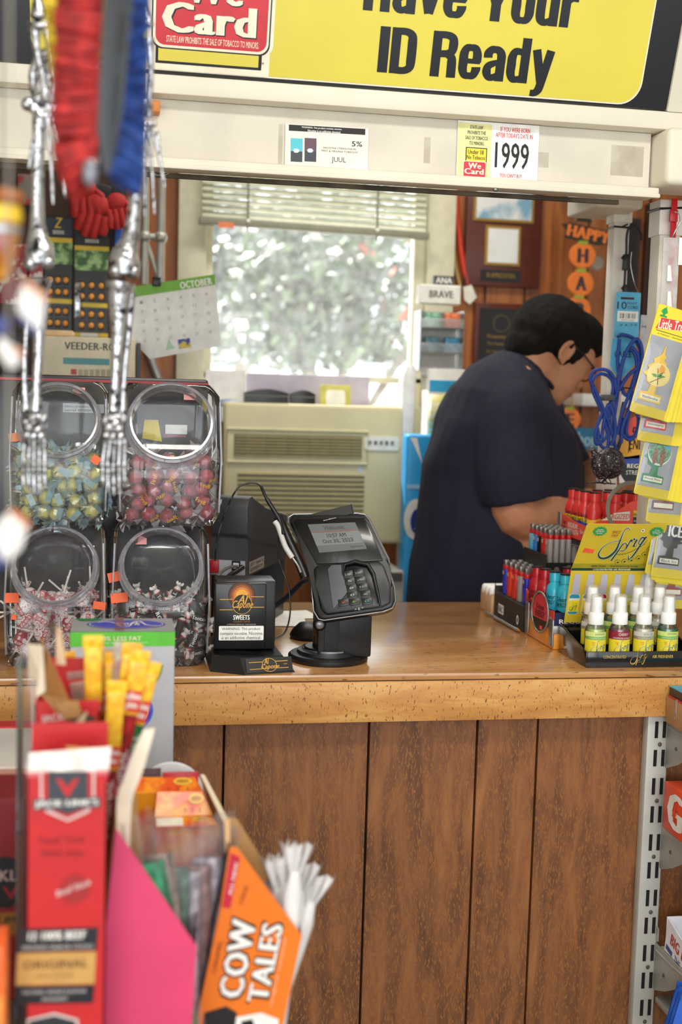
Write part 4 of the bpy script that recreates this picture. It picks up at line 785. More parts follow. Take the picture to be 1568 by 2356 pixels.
def sprig():
    bk = mat('#101012', .16, var=.05, coat=.4); gold = mat('#d8b45a', .3, .4); yl = mat('#d2b72f', .35, var=.03, sc=9); ylb = mat('#e6d22e', .35); dkg = mat('#1d4a3a', .4); crm = mat('#efe9d0', .4); grn = mat('#2f9a52', .4)
    X0, X1 = .882, 1.105; Y0, Y1 = 2.185, 2.335; zt = .981
    t = thing('air_freshener_display', 'black counter tray holding spray bottles in front of its yellow script header card', 'display stand', ((X0+X1)/2, 2.26, ZC))
    mb = MB(); mb.prism([(X0, ZC), (X1, ZC), (X1, zt), (X0, zt)], Y0, Y0+.004, bk, .001)
    sd = [(Y0+.002, ZC), (Y1, ZC), (Y1, 1.006), (Y1-.012, 1.006), (Y0+.03, zt+.002), (Y0+.002, zt-.001)]
    for xx in (X0-.002, X1-.004): mb.T = frame((xx, 0, 0), (0, 1, 0), (0, 0, 1)); mb.prism(sd, -.004, 0, bk, .001)
    mb.T = Matrix(); mb.box(X0, X1, Y1-.003, Y1, ZC, 1.005, bk).box(X0+.004, X1-.004, Y0+.004, 2.235, ZC+.016, ZC+.018, bk).box(X0+.004, X1-.004, 2.235, 2.29, ZC+.026, ZC+.028, bk).box(X0+.004, X1-.004, 2.29, Y1-.003, ZC+.050, ZC+.052, bk)
    mb.box(X0+.004, X1-.004, 2.234, 2.236, ZC+.016, ZC+.028, bk).box(X0+.004, X1-.004, 2.289, 2.291, ZC+.026, ZC+.052, bk).build('tray', t, 35, True)
    q = at(1325, 1441, 2.31); MB().lathe([(.016, .0525), (.014, .0523), (.0, .0522)], mat('#040404', .5), 24, c=(q.x, 2.31, ZC)).build('empty_socket', t, 40, True)
    f = MB(); E = Y0-.0005; u = R4(1380, 1509, 1440, 1515, E)
    f.text('CONCENTRATED', *R4(1387, 1508, 1440, 1515, E), E, gold, .03); f.text('AIR FRESHENER', *R4(1500, 1507, 1548, 1514, E), E, gold, .03); sprig_word(f, *R4(1450, 1496, 1492, 1528, E), E, gold); f.build('gold_lettering', t, 0, True)
    # header card: lower panel stands at the back of the tray, upper leans forward
    a0 = at(1298, 1432, 2.328); b0 = at(1492, 1432, 2.328); a1 = at(1313, 1312, 2.302); b1 = at(1498, 1309, 2.302); a2 = at(1336, 1212, 2.245); b2 = at(1530, 1200, 2.245)
    zl, zf, zu = a0.z, a1.z, (a2.z+b2.z)/2; xa, xb = .886, 1.058
    M1 = frame((xa, 2.328, zl), (1, 0, 0), (0, 2.302-2.328, zf-zl)); h1 = math.hypot(zf-zl, .026); M2 = frame((xa, 2.302, zf), (1, 0, 0), (0, 2.245-2.302, zu-zf)); h2 = math.hypot(zu-zf, .057); W_ = xb-xa
    cd_ = MB(M1); cd_.box(0, W_, 0, .0012, 0, h1, yl); cd_.T = M2; cd_.prism([(0, 0), (W_, 0), (W_, h2-.004), (W_-.004, h2), (.014, h2), (.006, h2-.004)], 0, .0012, yl)
    cd_.build('header_card', t, 0, True)
    f = MB(M2); e = -.0005
    f.rect(0, W_, -.0005, .006, e, dkg); f.text('CONCENTRATED AIR FRESHENER', W_*.26, W_*.72, .001, .005, e*2, crm, .03); f.rect(0, W_, .006, .017, e, mat('#a89a2c', .4)); f.text('Highly Potent  -  Guaranteed Long Lasting', W_*.22, W_*.80, .0085, .014, e*2, dkg, .01, .3)
    sprig_word(f, W_*.27, W_*.86, .03, h2-.008, e*3, dkg, crm)
    f.text('SINCE', W_*.36, W_*.46, h2-.022, h2-.015, e*2, mat('#b5522a', .4), .01, .2); f.text('1959', W_*.36, W_*.44, h2-.031, h2-.024, e*2, mat('#b5522a', .4), .01, .2)
    for cx, s_ in ((.21, 'Quality\nOil Based\nScents'), (.89, 'A Few\nSprays Last\nfor Days')):
        cx *= W_; cz = h2-.017; pts = [(cx+(.0155 if i % 2 else .0125)*math.cos(2*PI*i/28), cz+(.012 if i % 2 else .0095)*math.sin(2*PI*i/28)) for i in range(28)]; f.flat(pts, e*2, grn); f.text(s_, cx-.009, cx+.009, cz-.006, cz+.006, e*3, crm, .01)
    for i, (u_, v_) in enumerate(((.53, .022), (.61, .024), (.69, .027), (.77, .032), (.83, .042), (.87, .055))): f.flat(ell(u_*W_, v_, .0058, .0058, 20), e*2, dkg); f.flat(ell(u_*W_, v_, .0052, .0052, 20), e*3, yl); f.flat([(u_*W_-.003, v_-.002), (u_*W_+.003, v_-.002), (u_*W_+.002, v_+.002), (u_*W_-.001, v_+.001)], e*4, dkg)
    f.prism([(.012, .046), (.034, .043), (.036, .052), (.015, .056)], -.0012, -.0004, mat('#f2603c', .5))
    f.T = M1
    liq = ['#2f8fb0', '#8c8c90', '#b02432', '#3f56a8', '#b9c46a', '#6a4a9a']
    for i in range(6):
        cx = W_*(.085+.165*i); f.flat(rrect(cx-.0115, cx+.0115, .018, .062, .005), e, mat('#efe7c0', .4)); f.flat(rrect(cx-.0105, cx+.0105, .019, .061, .005), e*2, mat(liq[i], .35)); f.rect(cx-.0105, cx+.0105, .024, .048, e*3, ylb); f.rect(cx-.0105, cx+.0105, .048, .053, e*3, mat('#d9dccb', .4))
        f.flat([(cx-.009, .061), (cx+.009, .061), (cx+.008, .078), (cx+.006, h1-.008), (cx-.006, h1-.008), (cx-.008, .078)], e*2, mat('#b6b2bd', .4)); sprig_word(f, cx-.008, cx+.009, .027, .044, e*5, dkg)
    f.build('header_printing', t, 0, True)
    # spray bottles
    clr = film('#ffffff', .04, .04, 1.4); wh = mat('#f5f4f2', .3)
    def bottle(px, Y, zb, kind, label):
        x = at(px, 1430, Y).x; t = thing('spray_bottle', label, 'bottle', (x, Y, zb), rnd.uniform(-.12, .05), 'small spray bottles in the black tray')
        lq, top, band, word = {'jasmine': ('#b9cf6a', '#d5e08a', '#6fae4a', 'JASMINE'), 'green': ('#1f7a50', '#cfe07a', '#5fae4a', 'JASMINE'), 'cherry': ('#7a1530', '#8e1836', '#8e1836', 'CHERRY'), 'car': ('#cfc8b6', '#cdc8bd', '#8f867a', 'NEW CAR')}[kind]
        r = .0203; MB().lathe([(.004, 0), (r-.003, .0005), (r, .004), (r, .048), (r-.0015, .055), (.013, .064), (.0125, .066)], clr, 32).build('glass', t, 60)
        MB().lathe([(r-.003, .001), (r-.0012, .004), (r-.0012, .047), (r-.0025, .0535), (0, .0536)], mat(lq, .1, coat=.6), 28).build('liquid', t, 60)
        MB().lathe([(.0022, .02), (.0022, .066)], wh, 8).build('dip_tube', t, 60)
        lb = MB(); n = 20; a0_, a1_ = -PI*.5-1.45, -PI*.5+1.45; rr = r+.0003
        def cyl(z0, z1, m_, s0=-1.45, s1=1.45, ro=0):
            vs = []
            for i in range(n+1): a = -PI/2+s0+(s1-s0)*i/n; vs += [((rr+ro)*math.cos(a), (rr+ro)*math.sin(a), z0), ((rr+ro)*math.cos(a), (rr+ro)*math.sin(a), z1)]
            lb.add(vs, [(2*i, 2*i+2, 2*i+3, 2*i+1) for i in range(n)], m_)
        cyl(.004, .034, ylb); cyl(.034, .040, mat(band, .4)); cyl(.040, .049, mat(top, .4))
        def wrap(fn):
            q = MB(); fn(q); o = len(lb.v); vv = [(math.cos(-PI/2+v.x/rr)*(rr+.0004-v.y), math.sin(-PI/2+v.x/rr)*(rr+.0004-v.y), v.z) for v in q.v]
            for f_, k in zip(q.f, q.mi): lb.add([vv[i] for i in f_], [list(range(len(f_)))], q.mats[k])
        wrap(lambda q: (q.text('CONCENTRATED AIR FRESHENER', -.018, .02, .0355, .0385, 0, crm), q.text(word, -.007, .012, .042, .047, 0, crm if kind == 'cherry' else mat('#7c8a6a', .4)), q.text('SINCE\n1959', -.012, -.006, .023, .030, 0, mat('#e0661e', .4)), sprig_word(q, -.014, .019, .006, .033, -.0004, dkg, mat('#e9efcf', .4))))
        lb.build('paper_label', t, 40)
        MB().lathe([(.0145, .062), (.0148, .063), (.0148, .082), (.0138, .0845), (.0108, .085), (.0098, .112), (.0085, .114), (0, .1145)], wh, 28).build('pump_cap', t, 35)
        MB().lathe([(.0128, .0845), (.0122, .115), (.0105, .1185), (0, .1192)], film('#fdfdfb', .22, .2, .35), 28).build('clear_overcap', t, 60)
    z1, z2, z3 = ZC+.0185, ZC+.0285, ZC+.0525
    front = 'in the front row of the black tray'
    bottle(1370, 2.21, z1, 'jasmine', 'spray bottle with pale green jasmine label, leftmost in the black tray')
    bottle(1425, 2.21, z1, 'cherry', 'spray bottle with dark red cherry label '+front)
    bottle(1480, 2.21, z1, 'car', 'spray bottle with grey label '+front)
    bottle(1536, 2.21, z1, 'green', 'dark green spray bottle at the right end of the front row')
    bottle(1359, 2.262, z2, 'car', 'spray bottle with grey label behind the leftmost jasmine bottle')
    bottle(1410, 2.262, z2, 'green', 'green spray bottle standing behind the cherry bottle, second row')
    bottle(1464, 2.262, z2, 'green', 'green spray bottle standing behind the grey labelled front bottle, second row')
    bottle(1513, 2.262, z2, 'car', 'grey labelled spray bottle behind the right end green bottle')
    bottle(1487, 2.309, z3, 'car', 'single spray bottle standing tallest at the back of the black tray')
sprig()
def energy_and_lighters():
    red = mat('#d8322f', .3, var=.03); redd = mat('#b3202c', .22); cyan = mat('#35b3cf', .22); blk = mat('#18181c', .3); coral = mat('#f0523e', .35); grym = mat('#8f8e8a', .35, .7); yel = mat('#f2d12a', .35); blu = mat('#2a4aa8', .35); org = mat('#f29a2a', .4); wht = mat('#f3f1ee', .4)
    capc = film('#e9e9ee', .15, .08, 2)
    P = {}
    def bproto(key, col, dark, inkc, lab, grp):
        t = thing('energy_shot_bottle', lab, 'bottle', (0, 0, 0), 0, grp)
        MB().lathe([(.013, 0), (.0165, .002), (.0168, .005), (.0168, .052), (.015, .062), (.0100, .070), (.0096, .073)], col, 28).build('body', t, 45)
        lb = MB()
        def cyl(z0, z1, m_, ro=.0003, wave=0):
            n = 24; vs = []
            for i in range(n+1): a = -PI+2*PI*i/n; rr = .0168+ro; vs += [(rr*math.cos(a), rr*math.sin(a), z0), (rr*math.cos(a), rr*math.sin(a), z1+wave*math.sin(a*2+1))]
            lb.add(vs, [(2*i, 2*i+2, 2*i+3, 2*i+1) for i in range(n)], m_)
        cyl(.003, .016, dark, .0003, .003)
        if key == 'reg': cyl(.016, .026, blu, .0002, .003); cyl(.02, .036, yel, .0001, .002)
        def wrap(x0, x1, z0, z1, s_, m_, b=.03, sh=.2, ang=0):
            q = MB(); q.text(s_, x0, x1, z0, z1, 0, m_, b, sh)
            for f_ in q.f: lb.add([(math.cos(-PI/2+ang+q.v[i].x/.0168)*.0174, math.sin(-PI/2+ang+q.v[i].x/.0168)*.0174, q.v[i].z) for i in f_], [list(range(len(f_)))], m_)
        for an in (-.75, 1.9): wrap(-.011, .013, .037, .047, '5-hour', inkc, ang=an); wrap(-.013, .013, .026, .035, 'ENERGY', inkc, ang=an)
        lb.build('printed_sleeve', t, 45)
        MB().lathe([(.0100, .073), (.0112, .0735), (.0112, .090), (.0105, .092), (0, .0922)], col, 20).build('cap', t, 45)
        MB().lathe([(.0118, .0915), (.0120, .094), (.0075, .0945), (0, .0945)], blk, 20).build('cap_rim', t, 45)
        P[key] = [t, True]
    def put(key, loc, rz, lab=None):
        t, first = P[key]
        if first: t.location = loc; t.rotation_euler = (0, 0, rz); P[key][1] = False; return t
        return dup(t, loc, (0, 0, rz))
    # ---- lower tier at the left edge: bottles on an orange box, near the script display
    bproto('low_red', redd, blk, mat('#1a1012', .4), 'dark red energy shot bottle in the lower tray beside the wire ring', 'dark red energy shots in the lower tray')
    bproto('low_cyan', cyan, blk, mat('#14202a', .4), 'bright blue energy shot bottle in the lower tray next to the yellow header card', 'blue energy shots in the lower tray')
    bproto('reg', red, blk, mat('#1c1418', .4), 'red energy shot bottle in the top tray under the grey band ring', 'red energy shots in the top tray')
    zb = 1.006; XL = .874
    for px, Y, k in ((1233, 2.505, 'low_red'), (1252, 2.470, 'low_red'), (1274, 2.432, 'low_cyan'), (1299, 2.394, 'low_cyan')): put(k, (at(px, 1370, Y).x, Y, zb), rnd.uniform(-.3, .1))
    for x, Y, k in ((.952, 2.49, 'low_red'), (.963, 2.43, 'low_cyan'), (.945, 2.385, 'low_cyan'), (.99, 2.4, 'low_cyan')): put(k, (x, Y, zb), 0)
    t = thing('energy_shot_tray', 'coral cardboard tray on an orange box holding the lower energy shots', 'display stand', (.93, 2.43, ZC))
    xl, xr, y0, y1 = XL, 1.02, 2.352, 2.528
    MB().box(xl, xr, y0, y1, ZC+.0, ZC+.044, org, .003).build('orange_box', t, 35, True)
    MB().box(xl-.002, xl+.0, y0-.003, y1-.001, ZC+.040, ZC+.052, grym, .001).box(xl-.002, xr, y0-.004, y0-.001, ZC+.034, ZC+.05, grym, .001).box(xl-.004, xl, y0-.004, y0+.02, ZC+.006, ZC+.062, grym, .003).box(xl-.004, xl, y1-.028, y1-.008, ZC+.006, ZC+.072, grym, .004).build('steel_rail', t, 35, True)
    cb = MB(); cb.box(xl+.001, xr, y0, y1, ZC+.0445, ZC+.0555, blk); zc = ZC+.056
    cb.T = frame((xl, 0, 0), (0, -1, 0), (0, 0, 1)); cb.prism([(-y1, zc-.006), (-y0, zc-.006), (-y0, zc+.023), (-(y0+.05), zc+.020), (-(y1-.03), zc+.028), (-y1, zc+.042)], -.001, .0005, coral)
    cb.T = Matrix(); cb.box(xl, xr, y0-.001, y0+.0005, zc-.006, zc+.02, mat('#1d2552', .4)).build('card_tray', t, 0, True)
    f = MB(frame((xl-.0012, 0, 0), (0, -1, 0), (0, 0, 1))); f.text('5-hour', -y1+.004, -y1+.045, zc+.014, zc+.03, -.0008, INK, .02, .2); f.text('ENERGY', -y1+.004, -y1+.045, zc+.0, zc+.012, -.0008, INK, .02, .2); f.text('REGULAR', -y1+.07, -y1+.12, zc+.006, zc+.016, -.0008, WHITE, .03); f.text('Berry', -y0-.05, -y0-.01, zc-.001, zc+.013, -.0008, wht, .02, .2)
    f.T = Matrix(); f.text('REGULAR', xl+.01, xl+.09, zc-.002, zc+.007, y0-.002, WHITE, .03); f.build('tray_lettering', t, 0, True)
    # wire ring with round sticker on the left face
    c = Vector((.862, 2.405, ZC+.068)); M = frame(c, (0, -1, 0), (0, 0, 1))
    t = thing('sticker_ring', 'steel ring framing a round red energy shot sticker at the lower tray', 'sign holder', (c.x, c.y, c.z-.042))
    M = M @ Matrix.Rotation(R(4), 4, 'Z'); MB(M).tube([(.042*math.cos(a), 0, .042*math.sin(a)) for a in [2*PI*i/40 for i in range(40)]], .0022, grym, 8, True).build('ring', t, 60, True)
    f = MB(M); f.flat(ell(0, 0, .038, .038), .0, mat('#d63a4a', .3)); f.add([(p[0], .001, p[1]) for p in ell(0, 0, .038, .038)][::-1], [list(range(32))], wht)
    lo = [(.038*math.cos(a), .038*math.sin(a)) for a in [PI+.35+(PI-.7)*i/14 for i in range(15)]]; f.flat(lo, -.0004, blk); f.text('5-hour', -.018, .022, .006, .018, -.0006, INK, .02, .2); f.text('ENERGY', -.024, .026, -.010, .004, -.0006, INK, .02, .2); f.rect(.004, .016, -.034, -.026, -.0008, coral)
    f.build('sticker', t, 0, True)
    # ---- lighters
    LG = {}
    def lighter(col, loc, grp, lab, yaw=0):
        key = (col, grp)
        if key in LG: return dup(LG[key], loc, (0, 0, yaw))
        t = thing('lighter', lab, 'lighter', loc, yaw, grp); LG[key] = t; c_ = mat(col, .25)
        MB().lathe([(.0110, 0), (.0122, .0015), (.0124, .056), (.0120, .057)], c_, 24, sy=.5, pw=3).bend(lambda p: (p.y*1.02, p.x, p.z)).build('body', t, 45)
        MB().lathe([(.0116, .057), (.0118, .058), (.0118, .066), (.0112, .067)], mat('#c8242a', .3), 20, sy=.5, pw=3).bend(lambda p: (p.y, p.x, p.z)).build('collar', t, 45)
        MB().box(-.0052, .0052, -.010, .003, .066, .079, grym, .0012).lathe([(.0035, -.0045), (.0035, .0045)], grym, 12).bend(lambda p: (p[0], p[1], p[2]) if p[2] > .05 else (p[2], p[0]+.006, p[1]+.0745)).build('metal_hood', t, 40)
        f = MB(frame((-.0066, 0, 0), (0, -1, 0), (0, 0, 1))); f.flat(ell(-.0, .049, .0052, .0044, 16), -.0002, mat('#f0cf9a', .4)); f.text('BIC', -.003, .003, .0475, .0505, -.0004, INK); f.build('logo', t, 0)
        return t
    zl1 = ZC+.056; low = ['#3a3fc0', '#e8452e', '#e0382c', '#a9a4a2', '#3136b4']
    nm = {'#3a3fc0': 'deep blue', '#e8452e': 'orange-red', '#e0382c': 'bright red', '#a9a4a2': 'light grey', '#3136b4': 'royal blue', '#67c5ea': 'sky blue', '#3f8ce0': 'mid blue', '#1b1b1d': 'black', '#d8302f': 'red', '#9d9895': 'grey'}
    for j in range(3):
        for i, Y in enumerate((2.725, 2.69, 2.655, 2.618, 2.58)):
            c_ = low[i] if j == 0 else ('#3136b4' if i == 4 else rnd.choice(low)); lighter(c_, (.889+j*.0165, Y-.004, zl1), nm[c_]+' lighters in the lower lighter tray', nm[c_]+' disposable lighter standing in the lower black lighter tray')
    zl2 = ZC+.142
    for j in range(9):
        for i, Y in enumerate((2.705, 2.677, 2.649, 2.621)):
            c_ = ('#67c5ea', '#3f8ce0', '#1b1b1d', '#d8302f')[i] if j == 0 else '#9d9895'
            lighter(c_, (.944+(j)*.0142, Y-.006*(j > 0), zl2), nm[c_]+' lighters in the upper lighter tray', nm[c_]+' disposable lighter standing in the upper black lighter tray')
    for j in range(8): lighter('#9d9895', (.944+j*.0142, 2.592, zl2), 'grey lighters in the upper lighter tray', '')
    t = thing('lighter_tray', 'lower black cardboard lighter tray with white three letter logo on the side', 'display stand', (.91, 2.64, ZC))
    mb = MB(); a, b, y0, y1 = .874, .93, 2.545, 2.752
    dkc = mat('#2f2b29', .5, var=.08, sc=12)
    mb.T = frame((a, 0, 0), (0, -1, 0), (0, 0, 1)); mb.prism([(-y1, ZC+.001), (-y0, ZC+.001), (-y0, ZC+.056), (-(y1-.02), ZC+.052), (-y1, ZC+.075)], -.001, .001, dkc); mb.T = Matrix()
    mb.box(a, b, y0-.001, y0+.001, ZC+.001, ZC+.056, dkc).box(b, b+.001, y0, y1, ZC+.001, ZC+.056, dkc).box(a, b, y1-.001, y1, ZC+.001, ZC+.07, dkc).box(a+.001, b-.001, y0+.001, y1-.001, ZC+.001, zl1-.001, dkc).build('tray', t, 0, True)
    f = MB(frame((a-.0013, 0, 0), (0, -1, 0), (0, 0, 1))); f.rect(-y1+.035, -y1+.075, ZC+.012, ZC+.034, -.0002, wht); f.text('BiC', -y1+.040, -y1+.070, ZC+.016, ZC+.030, -.0006, dkc, .03); f.flat(ell(-y0-.032, ZC+.02, .008, .011, 12), -.0002, wht); f.flat(ell(-y0-.032, ZC+.02, .004, .006, 12), -.0004, dkc); f.build('logo_print', t, 0, True)
    t = thing('lighter_tray', 'upper black cardboard lighter tray with pale dots on its front', 'display stand', (.99, 2.64, ZC+.1))
    a, b, y0, y1 = .932, 1.075, 2.575, 2.725; mb = MB(); zz = ZC+.13
    mb.box(a, b, y0, y1, zz, zl2-.001, blk).box(a-.001, a+.001, y0, y1, zz-.025, zz+.035, dkc).box(a, b, y0-.001, y0+.001, zz-.03, zz+.018, blk).box(a, b, y1-.001, y1, zz, zz+.03, blk).build('tray', t, 0, True)
    f = MB(); 
    for i, x in enumerate((.957, .985, 1.02)): f.flat(ell(x, zz+.003+.004*(i == 1), .0062, .0062, 16), y0-.0014, grym)
    f.build('dots', t, 0, True); MB().box(a+.01, b-.01, y0+.02, y1-.01, ZC+.0, zz, grym).build('pedestal', t, 0, True)
    # ---- top tier energy shots
    zt = 1.152+.001; c0 = at(1350, 1212, 2.5); xl = c0.x; y0, y1 = 2.5, 2.655
    ps = [(1302, 2.64), (1322, 2.60), (1345, 2.565), (1367, 2.53), (1398, 2.555), (1416, 2.525), (1440, 2.55), (1462, 2.525)]
    for px, Y in ps: put('reg', (max(at(px, 1150, Y).x, xl+.019), Y, zt+.012), rnd.uniform(-.25, .25) if px != 1367 else 2.2)
    for i in range(3): put('reg', (xl+.06+.036*i, 2.6+.02*(i % 2), zt+.012), 0)
    t = thing('energy_shot_tray', 'coral cardboard tray of red energy shots on the top tier', 'display stand', (xl+.07, 2.58, zt))
    xr = xl+.17; mb = MB(); mb.box(xl+.001, xr, y0+.001, y1, zt, zt+.011, coral)
    mb.T = frame((xl, 0, 0), (0, -1, 0), (0, 0, 1)); mb.prism([(-y1, zt), (-y0, zt), (-y0, zt+.034), (-y0-.06, zt+.036), (-y1, zt+.048)], -.001, .001, coral); mb.T = Matrix()
    mb.prism([(xl, zt), (xr, zt), (xr, zt+.10), (xl+.095, zt+.088), (xl+.055, zt+.06), (xl, zt+.034)], y0-.001, y0+.001, coral); mb.build('card_tray', t, 0, True)
    f = MB(frame((xl-.0014, 0, 0), (0, -1, 0), (0, 0, 1))); f.text('REGULAR', -y1+.045, -y1+.105, zt+.022, zt+.033, -.0004, WHITE, .04); f.text('STRENGTH', -y1+.045, -y1+.108, zt+.008, zt+.019, -.0004, WHITE, 0); f.text('5-hour\nENERGY', -y1+.006, -y1+.036, zt+.012, zt+.036, -.0004, INK, .01, .2); f.text('Berry', -y0-.035, -y0-.010, zt+.012, zt+.024, -.0004, WHITE, .02, .2)
    f.T = Matrix(); f.prism([(xl+.03, zt+.048), (xl+.095, zt+.048), (xl+.095, zt+.068), (xl+.06, zt+.064)], y0-.0016, y0-.0012, WHITE); f.text('ENERGIZED', xl+.032, xl+.094, zt+.051, zt+.062, y0-.002, red, .02, .2); f.text('REGULAR', xl+.032, xl+.102, zt+.010, zt+.020, y0-.002, WHITE, .04)
    f.flat(rrect(xl+.103, xl+.124, zt+.03, zt+.07, .003), y0-.0014, blk); f.rect(xl+.103, xl+.124, zt+.056, zt+.070, y0-.0018, yel); f.text('ENERGY', xl+.104, xl+.123, zt+.058, zt+.064, y0-.0022, INK, .01); f.text('REGULAR', xl+.105, xl+.122, zt+.045, zt+.049, y0-.0018, WHITE); f.build('tray_lettering', t, 0, True)
    mb = MB(); mb.box(xl-.002, xr, y0-.004, y1+.004, zt-.012, zt-.001, blk, .002).box(xl-.003, xl-.001, y1-.0, y1+.02, zt-.012, zt+.05, grym, .002).box(xl-.003, xr, y0-.008, y1+.01, zt-.016, zt-.012, grym, .001)
    for x_ in (xl+.12, xr-.02): mb.box(x_, x_+.01, y0+.0, y0+.01, ZC, zt-.012, grym)
    mb.build('tier_shelf', t, 35, True)
    # grey band ring in front of the top tier
    q = at(1452, 1168, 2.42); n = 48; MBr = MB(T(q.x, 2.42, q.z))
    vs = []
    for i in range(n):
        a = 2*PI*i/n
        for rr_, yy in ((.0565, 0), (.0485, 0), (.0485, .0015), (.0565, .0015)): vs.append((rr_*math.cos(a), yy, rr_*math.sin(a)))
    MBr.add(vs, [((4*i+j), (4*i+(j+1) % 4), (4*((i+1) % n)+(j+1) % 4), (4*((i+1) % n)+j)) for i in range(n) for j in range(4)], mat('#8f9088', .4, .5)); MBr.box(-.004, .004, .001, .08, -.055, -.048, grym)
    solo(MBr, 'band_ring', 'flat grey ring sign holder in front of the top energy shot tray', 'sign holder')
    # round header card
    t = thing('header_sign', 'rounded red, yellow and blue energy shot sign behind the hanging air fresheners', 'sign', at(1470, 1110, 2.662)); E = 2.66
    f = MB(); a, b, c, d = R4(1424, 958, 1512, 1112, E); cx, cz, rx, rz = (a+b)/2, (c+d)/2-.004, (b-a)/2+.006, (d-c)/2+.006
    out = [p for p in ell(cx, cz, rx, rz, 60) if p[1] > c]; out = sorted(out, key=lambda p: math.atan2(p[1]-cz, p[0]-cx)); 
    def band(z0, z1, m_, y, wv=0):
        n = 20; vs = []
        L_ = []
        for zz in [z0+(z1-z0)*i/n for i in range(n+1)]: hx = rx*math.sqrt(max(0, 1-((zz-cz)/rz)**2)); L_.append((hx, zz))
        f.flat([(cx-h_, z_) for h_, z_ in L_][::-1]+[(cx+h_, z_) for h_, z_ in L_], y, m_)
    full = MB(); 
    zr = cz+rz
    band(c, cz-.030, blk, E); band(cz-.030, cz-.012, blu, E); band(cz-.012, cz+.030, mat('#f2b12a', .35), E); band(cz+.030, zr-.0001, coral, E)
    f.flat([(cx-rx*.9, cz-.012), (cx-.01, cz-.018), (cx+.02, cz-.004), (cx+rx*.9, cz+.001), (cx+rx*.9, cz-.014), (cx-rx*.9, cz-.016)], E-.0003, blu)
    f.text('5-hour', cx-.02, cx+.045, cz+.032, cz+.056, E-.0006, INK, .04, .2); f.text('ENERGY', cx-.024, cx+.045, cz+.005, cz+.028, E-.0006, INK, .03, .2); f.text('REGULAR', cx-.026, cx+.04, cz-.038, cz-.028, E-.0006, WHITE, .04); f.text('STRENGTH', cx-.028, cx+.038, cz-.053, cz-.043, E-.0006, WHITE, 0)
    f.flat([(cx-.026, cz+.03), (cx-.022, cz+.036), (cx-.019, cz+.03), (cx-.021, cz+.012), (cx-.018, cz-.004), (cx-.022, cz+.004), (cx-.026, cz-.006), (cx-.024, cz+.014)], E-.0006, INK); f.build('face', t, 0, True)
    MB().prism([(cx-rx*.8, c), (cx+rx*.8, c), (cx+rx, cz), (cx+rx*.75, cz+rz*.65), (cx, cz+rz*.99), (cx-rx*.75, cz+rz*.65), (cx-rx, cz)], E+.0005, E+.002, wht).build('board', t, 0, True)
    # glittery dark ornament
    gt = mat('#251a1f', .45, .1, sc=420, h2='#e6e6ee', lo=.62, hi=.65); t = thing('glitter_ornament', 'dark glitter-covered round ornament with a pointed wing resting on the shot bottles', 'ornament', at(1393, 1108, 2.56))
    q = at(1402, 1066, 2.56); k = at(1369, 1060, 2.555); tp = at(1362, 1028, 2.555)
    mb = MB(); o = len(mb.v); mb.sph(q, (.034, .028, .035), gt, 28, 18)
    mb.v = [v+(v-q).normalized()*.0015*mnoise.noise(v*70) for v in mb.v]; mb.build('body', t, 60, True)
    MB().tube(spline([at(1386, 1098, 2.55), at(1378, 1070, 2.545), at(1368, 1045, 2.545), at(1356, 1026, 2.55)], 6), [.006+.013*math.sin(PI*min(1, (i+2)/15)) for i in range(16)]+[.008, .004, .001], gt, 14).build('wing', t, 60, True)
    mb = MB()
    for i in range(10):
        a = rnd.uniform(0, 6.3); p = q+Vector((.008*math.cos(a)-.008, .008*math.sin(a), -.03)); mb.tube(spline([p, p+Vector((rnd.uniform(-.02, .02), rnd.uniform(-.01, .01), -.012)), p+Vector((rnd.uniform(-.05, .035), rnd.uniform(-.015, .01), -.015))], 4), .0012, gt, 5)
    mb.build('wire_legs', t, 60, True)
    # cup box, pen
    q = ax(1118, 1395, .86); t = thing('lid_box', 'small brown cardboard box of white rolled cups behind the lower lighter tray', 'box', (.9, 2.81, ZC))
    MB().box(.868, .93, 2.758, 2.845, ZC, ZC+.048, mat('#c9a37c', .7, var=.06), .002).build('carton', t, 35, True)
    for i in range(3): MB(T(.868, 2.775+i*.026, ZC+.05, 0, R(90), 0)).lathe([(0, -.002), (.011, 0), (.013, .003), (.013, .05), (0, .052)], mat('#f4f3f1', .5), 20).build('white_roll', t, 50, True)
    a = az(1116, 1408, ZC+.006); b = az(1196, 1452, ZC+.006); t = thing('pen', 'clear ballpoint pen with gold tip lying along the black lighter tray', 'pen', ((a+b)/2-Vector((0, 0, .006))))
    MB().tube([a+(b-a)*.3, a+(b-a)*.93], .0035, film('#d8d8dc', .3, .1, 2), 12).tube([a+(b-a)*.3, a+(b-a)*.9], .0012, BLACKP, 6).build('barrel', t, 60, True); MB().tube([a+(b-a)*.93, b], [.0035, .0008], mat('#d3a04a', .3, .8), 12).build('tip', t, 60, True)
    MB().tube([a, a+(b-a)*.3], [.0042, .0048], film('#c8c8d0', .3, .1, 2), 12).tube([a+(b-a)*.02+Vector((-.004, -.003, .002)), a+(b-a)*.3+Vector((-.005, -.003, .002))], .0013, BLACKP, 6).build('cap', t, 60, True)
energy_and_lighters()
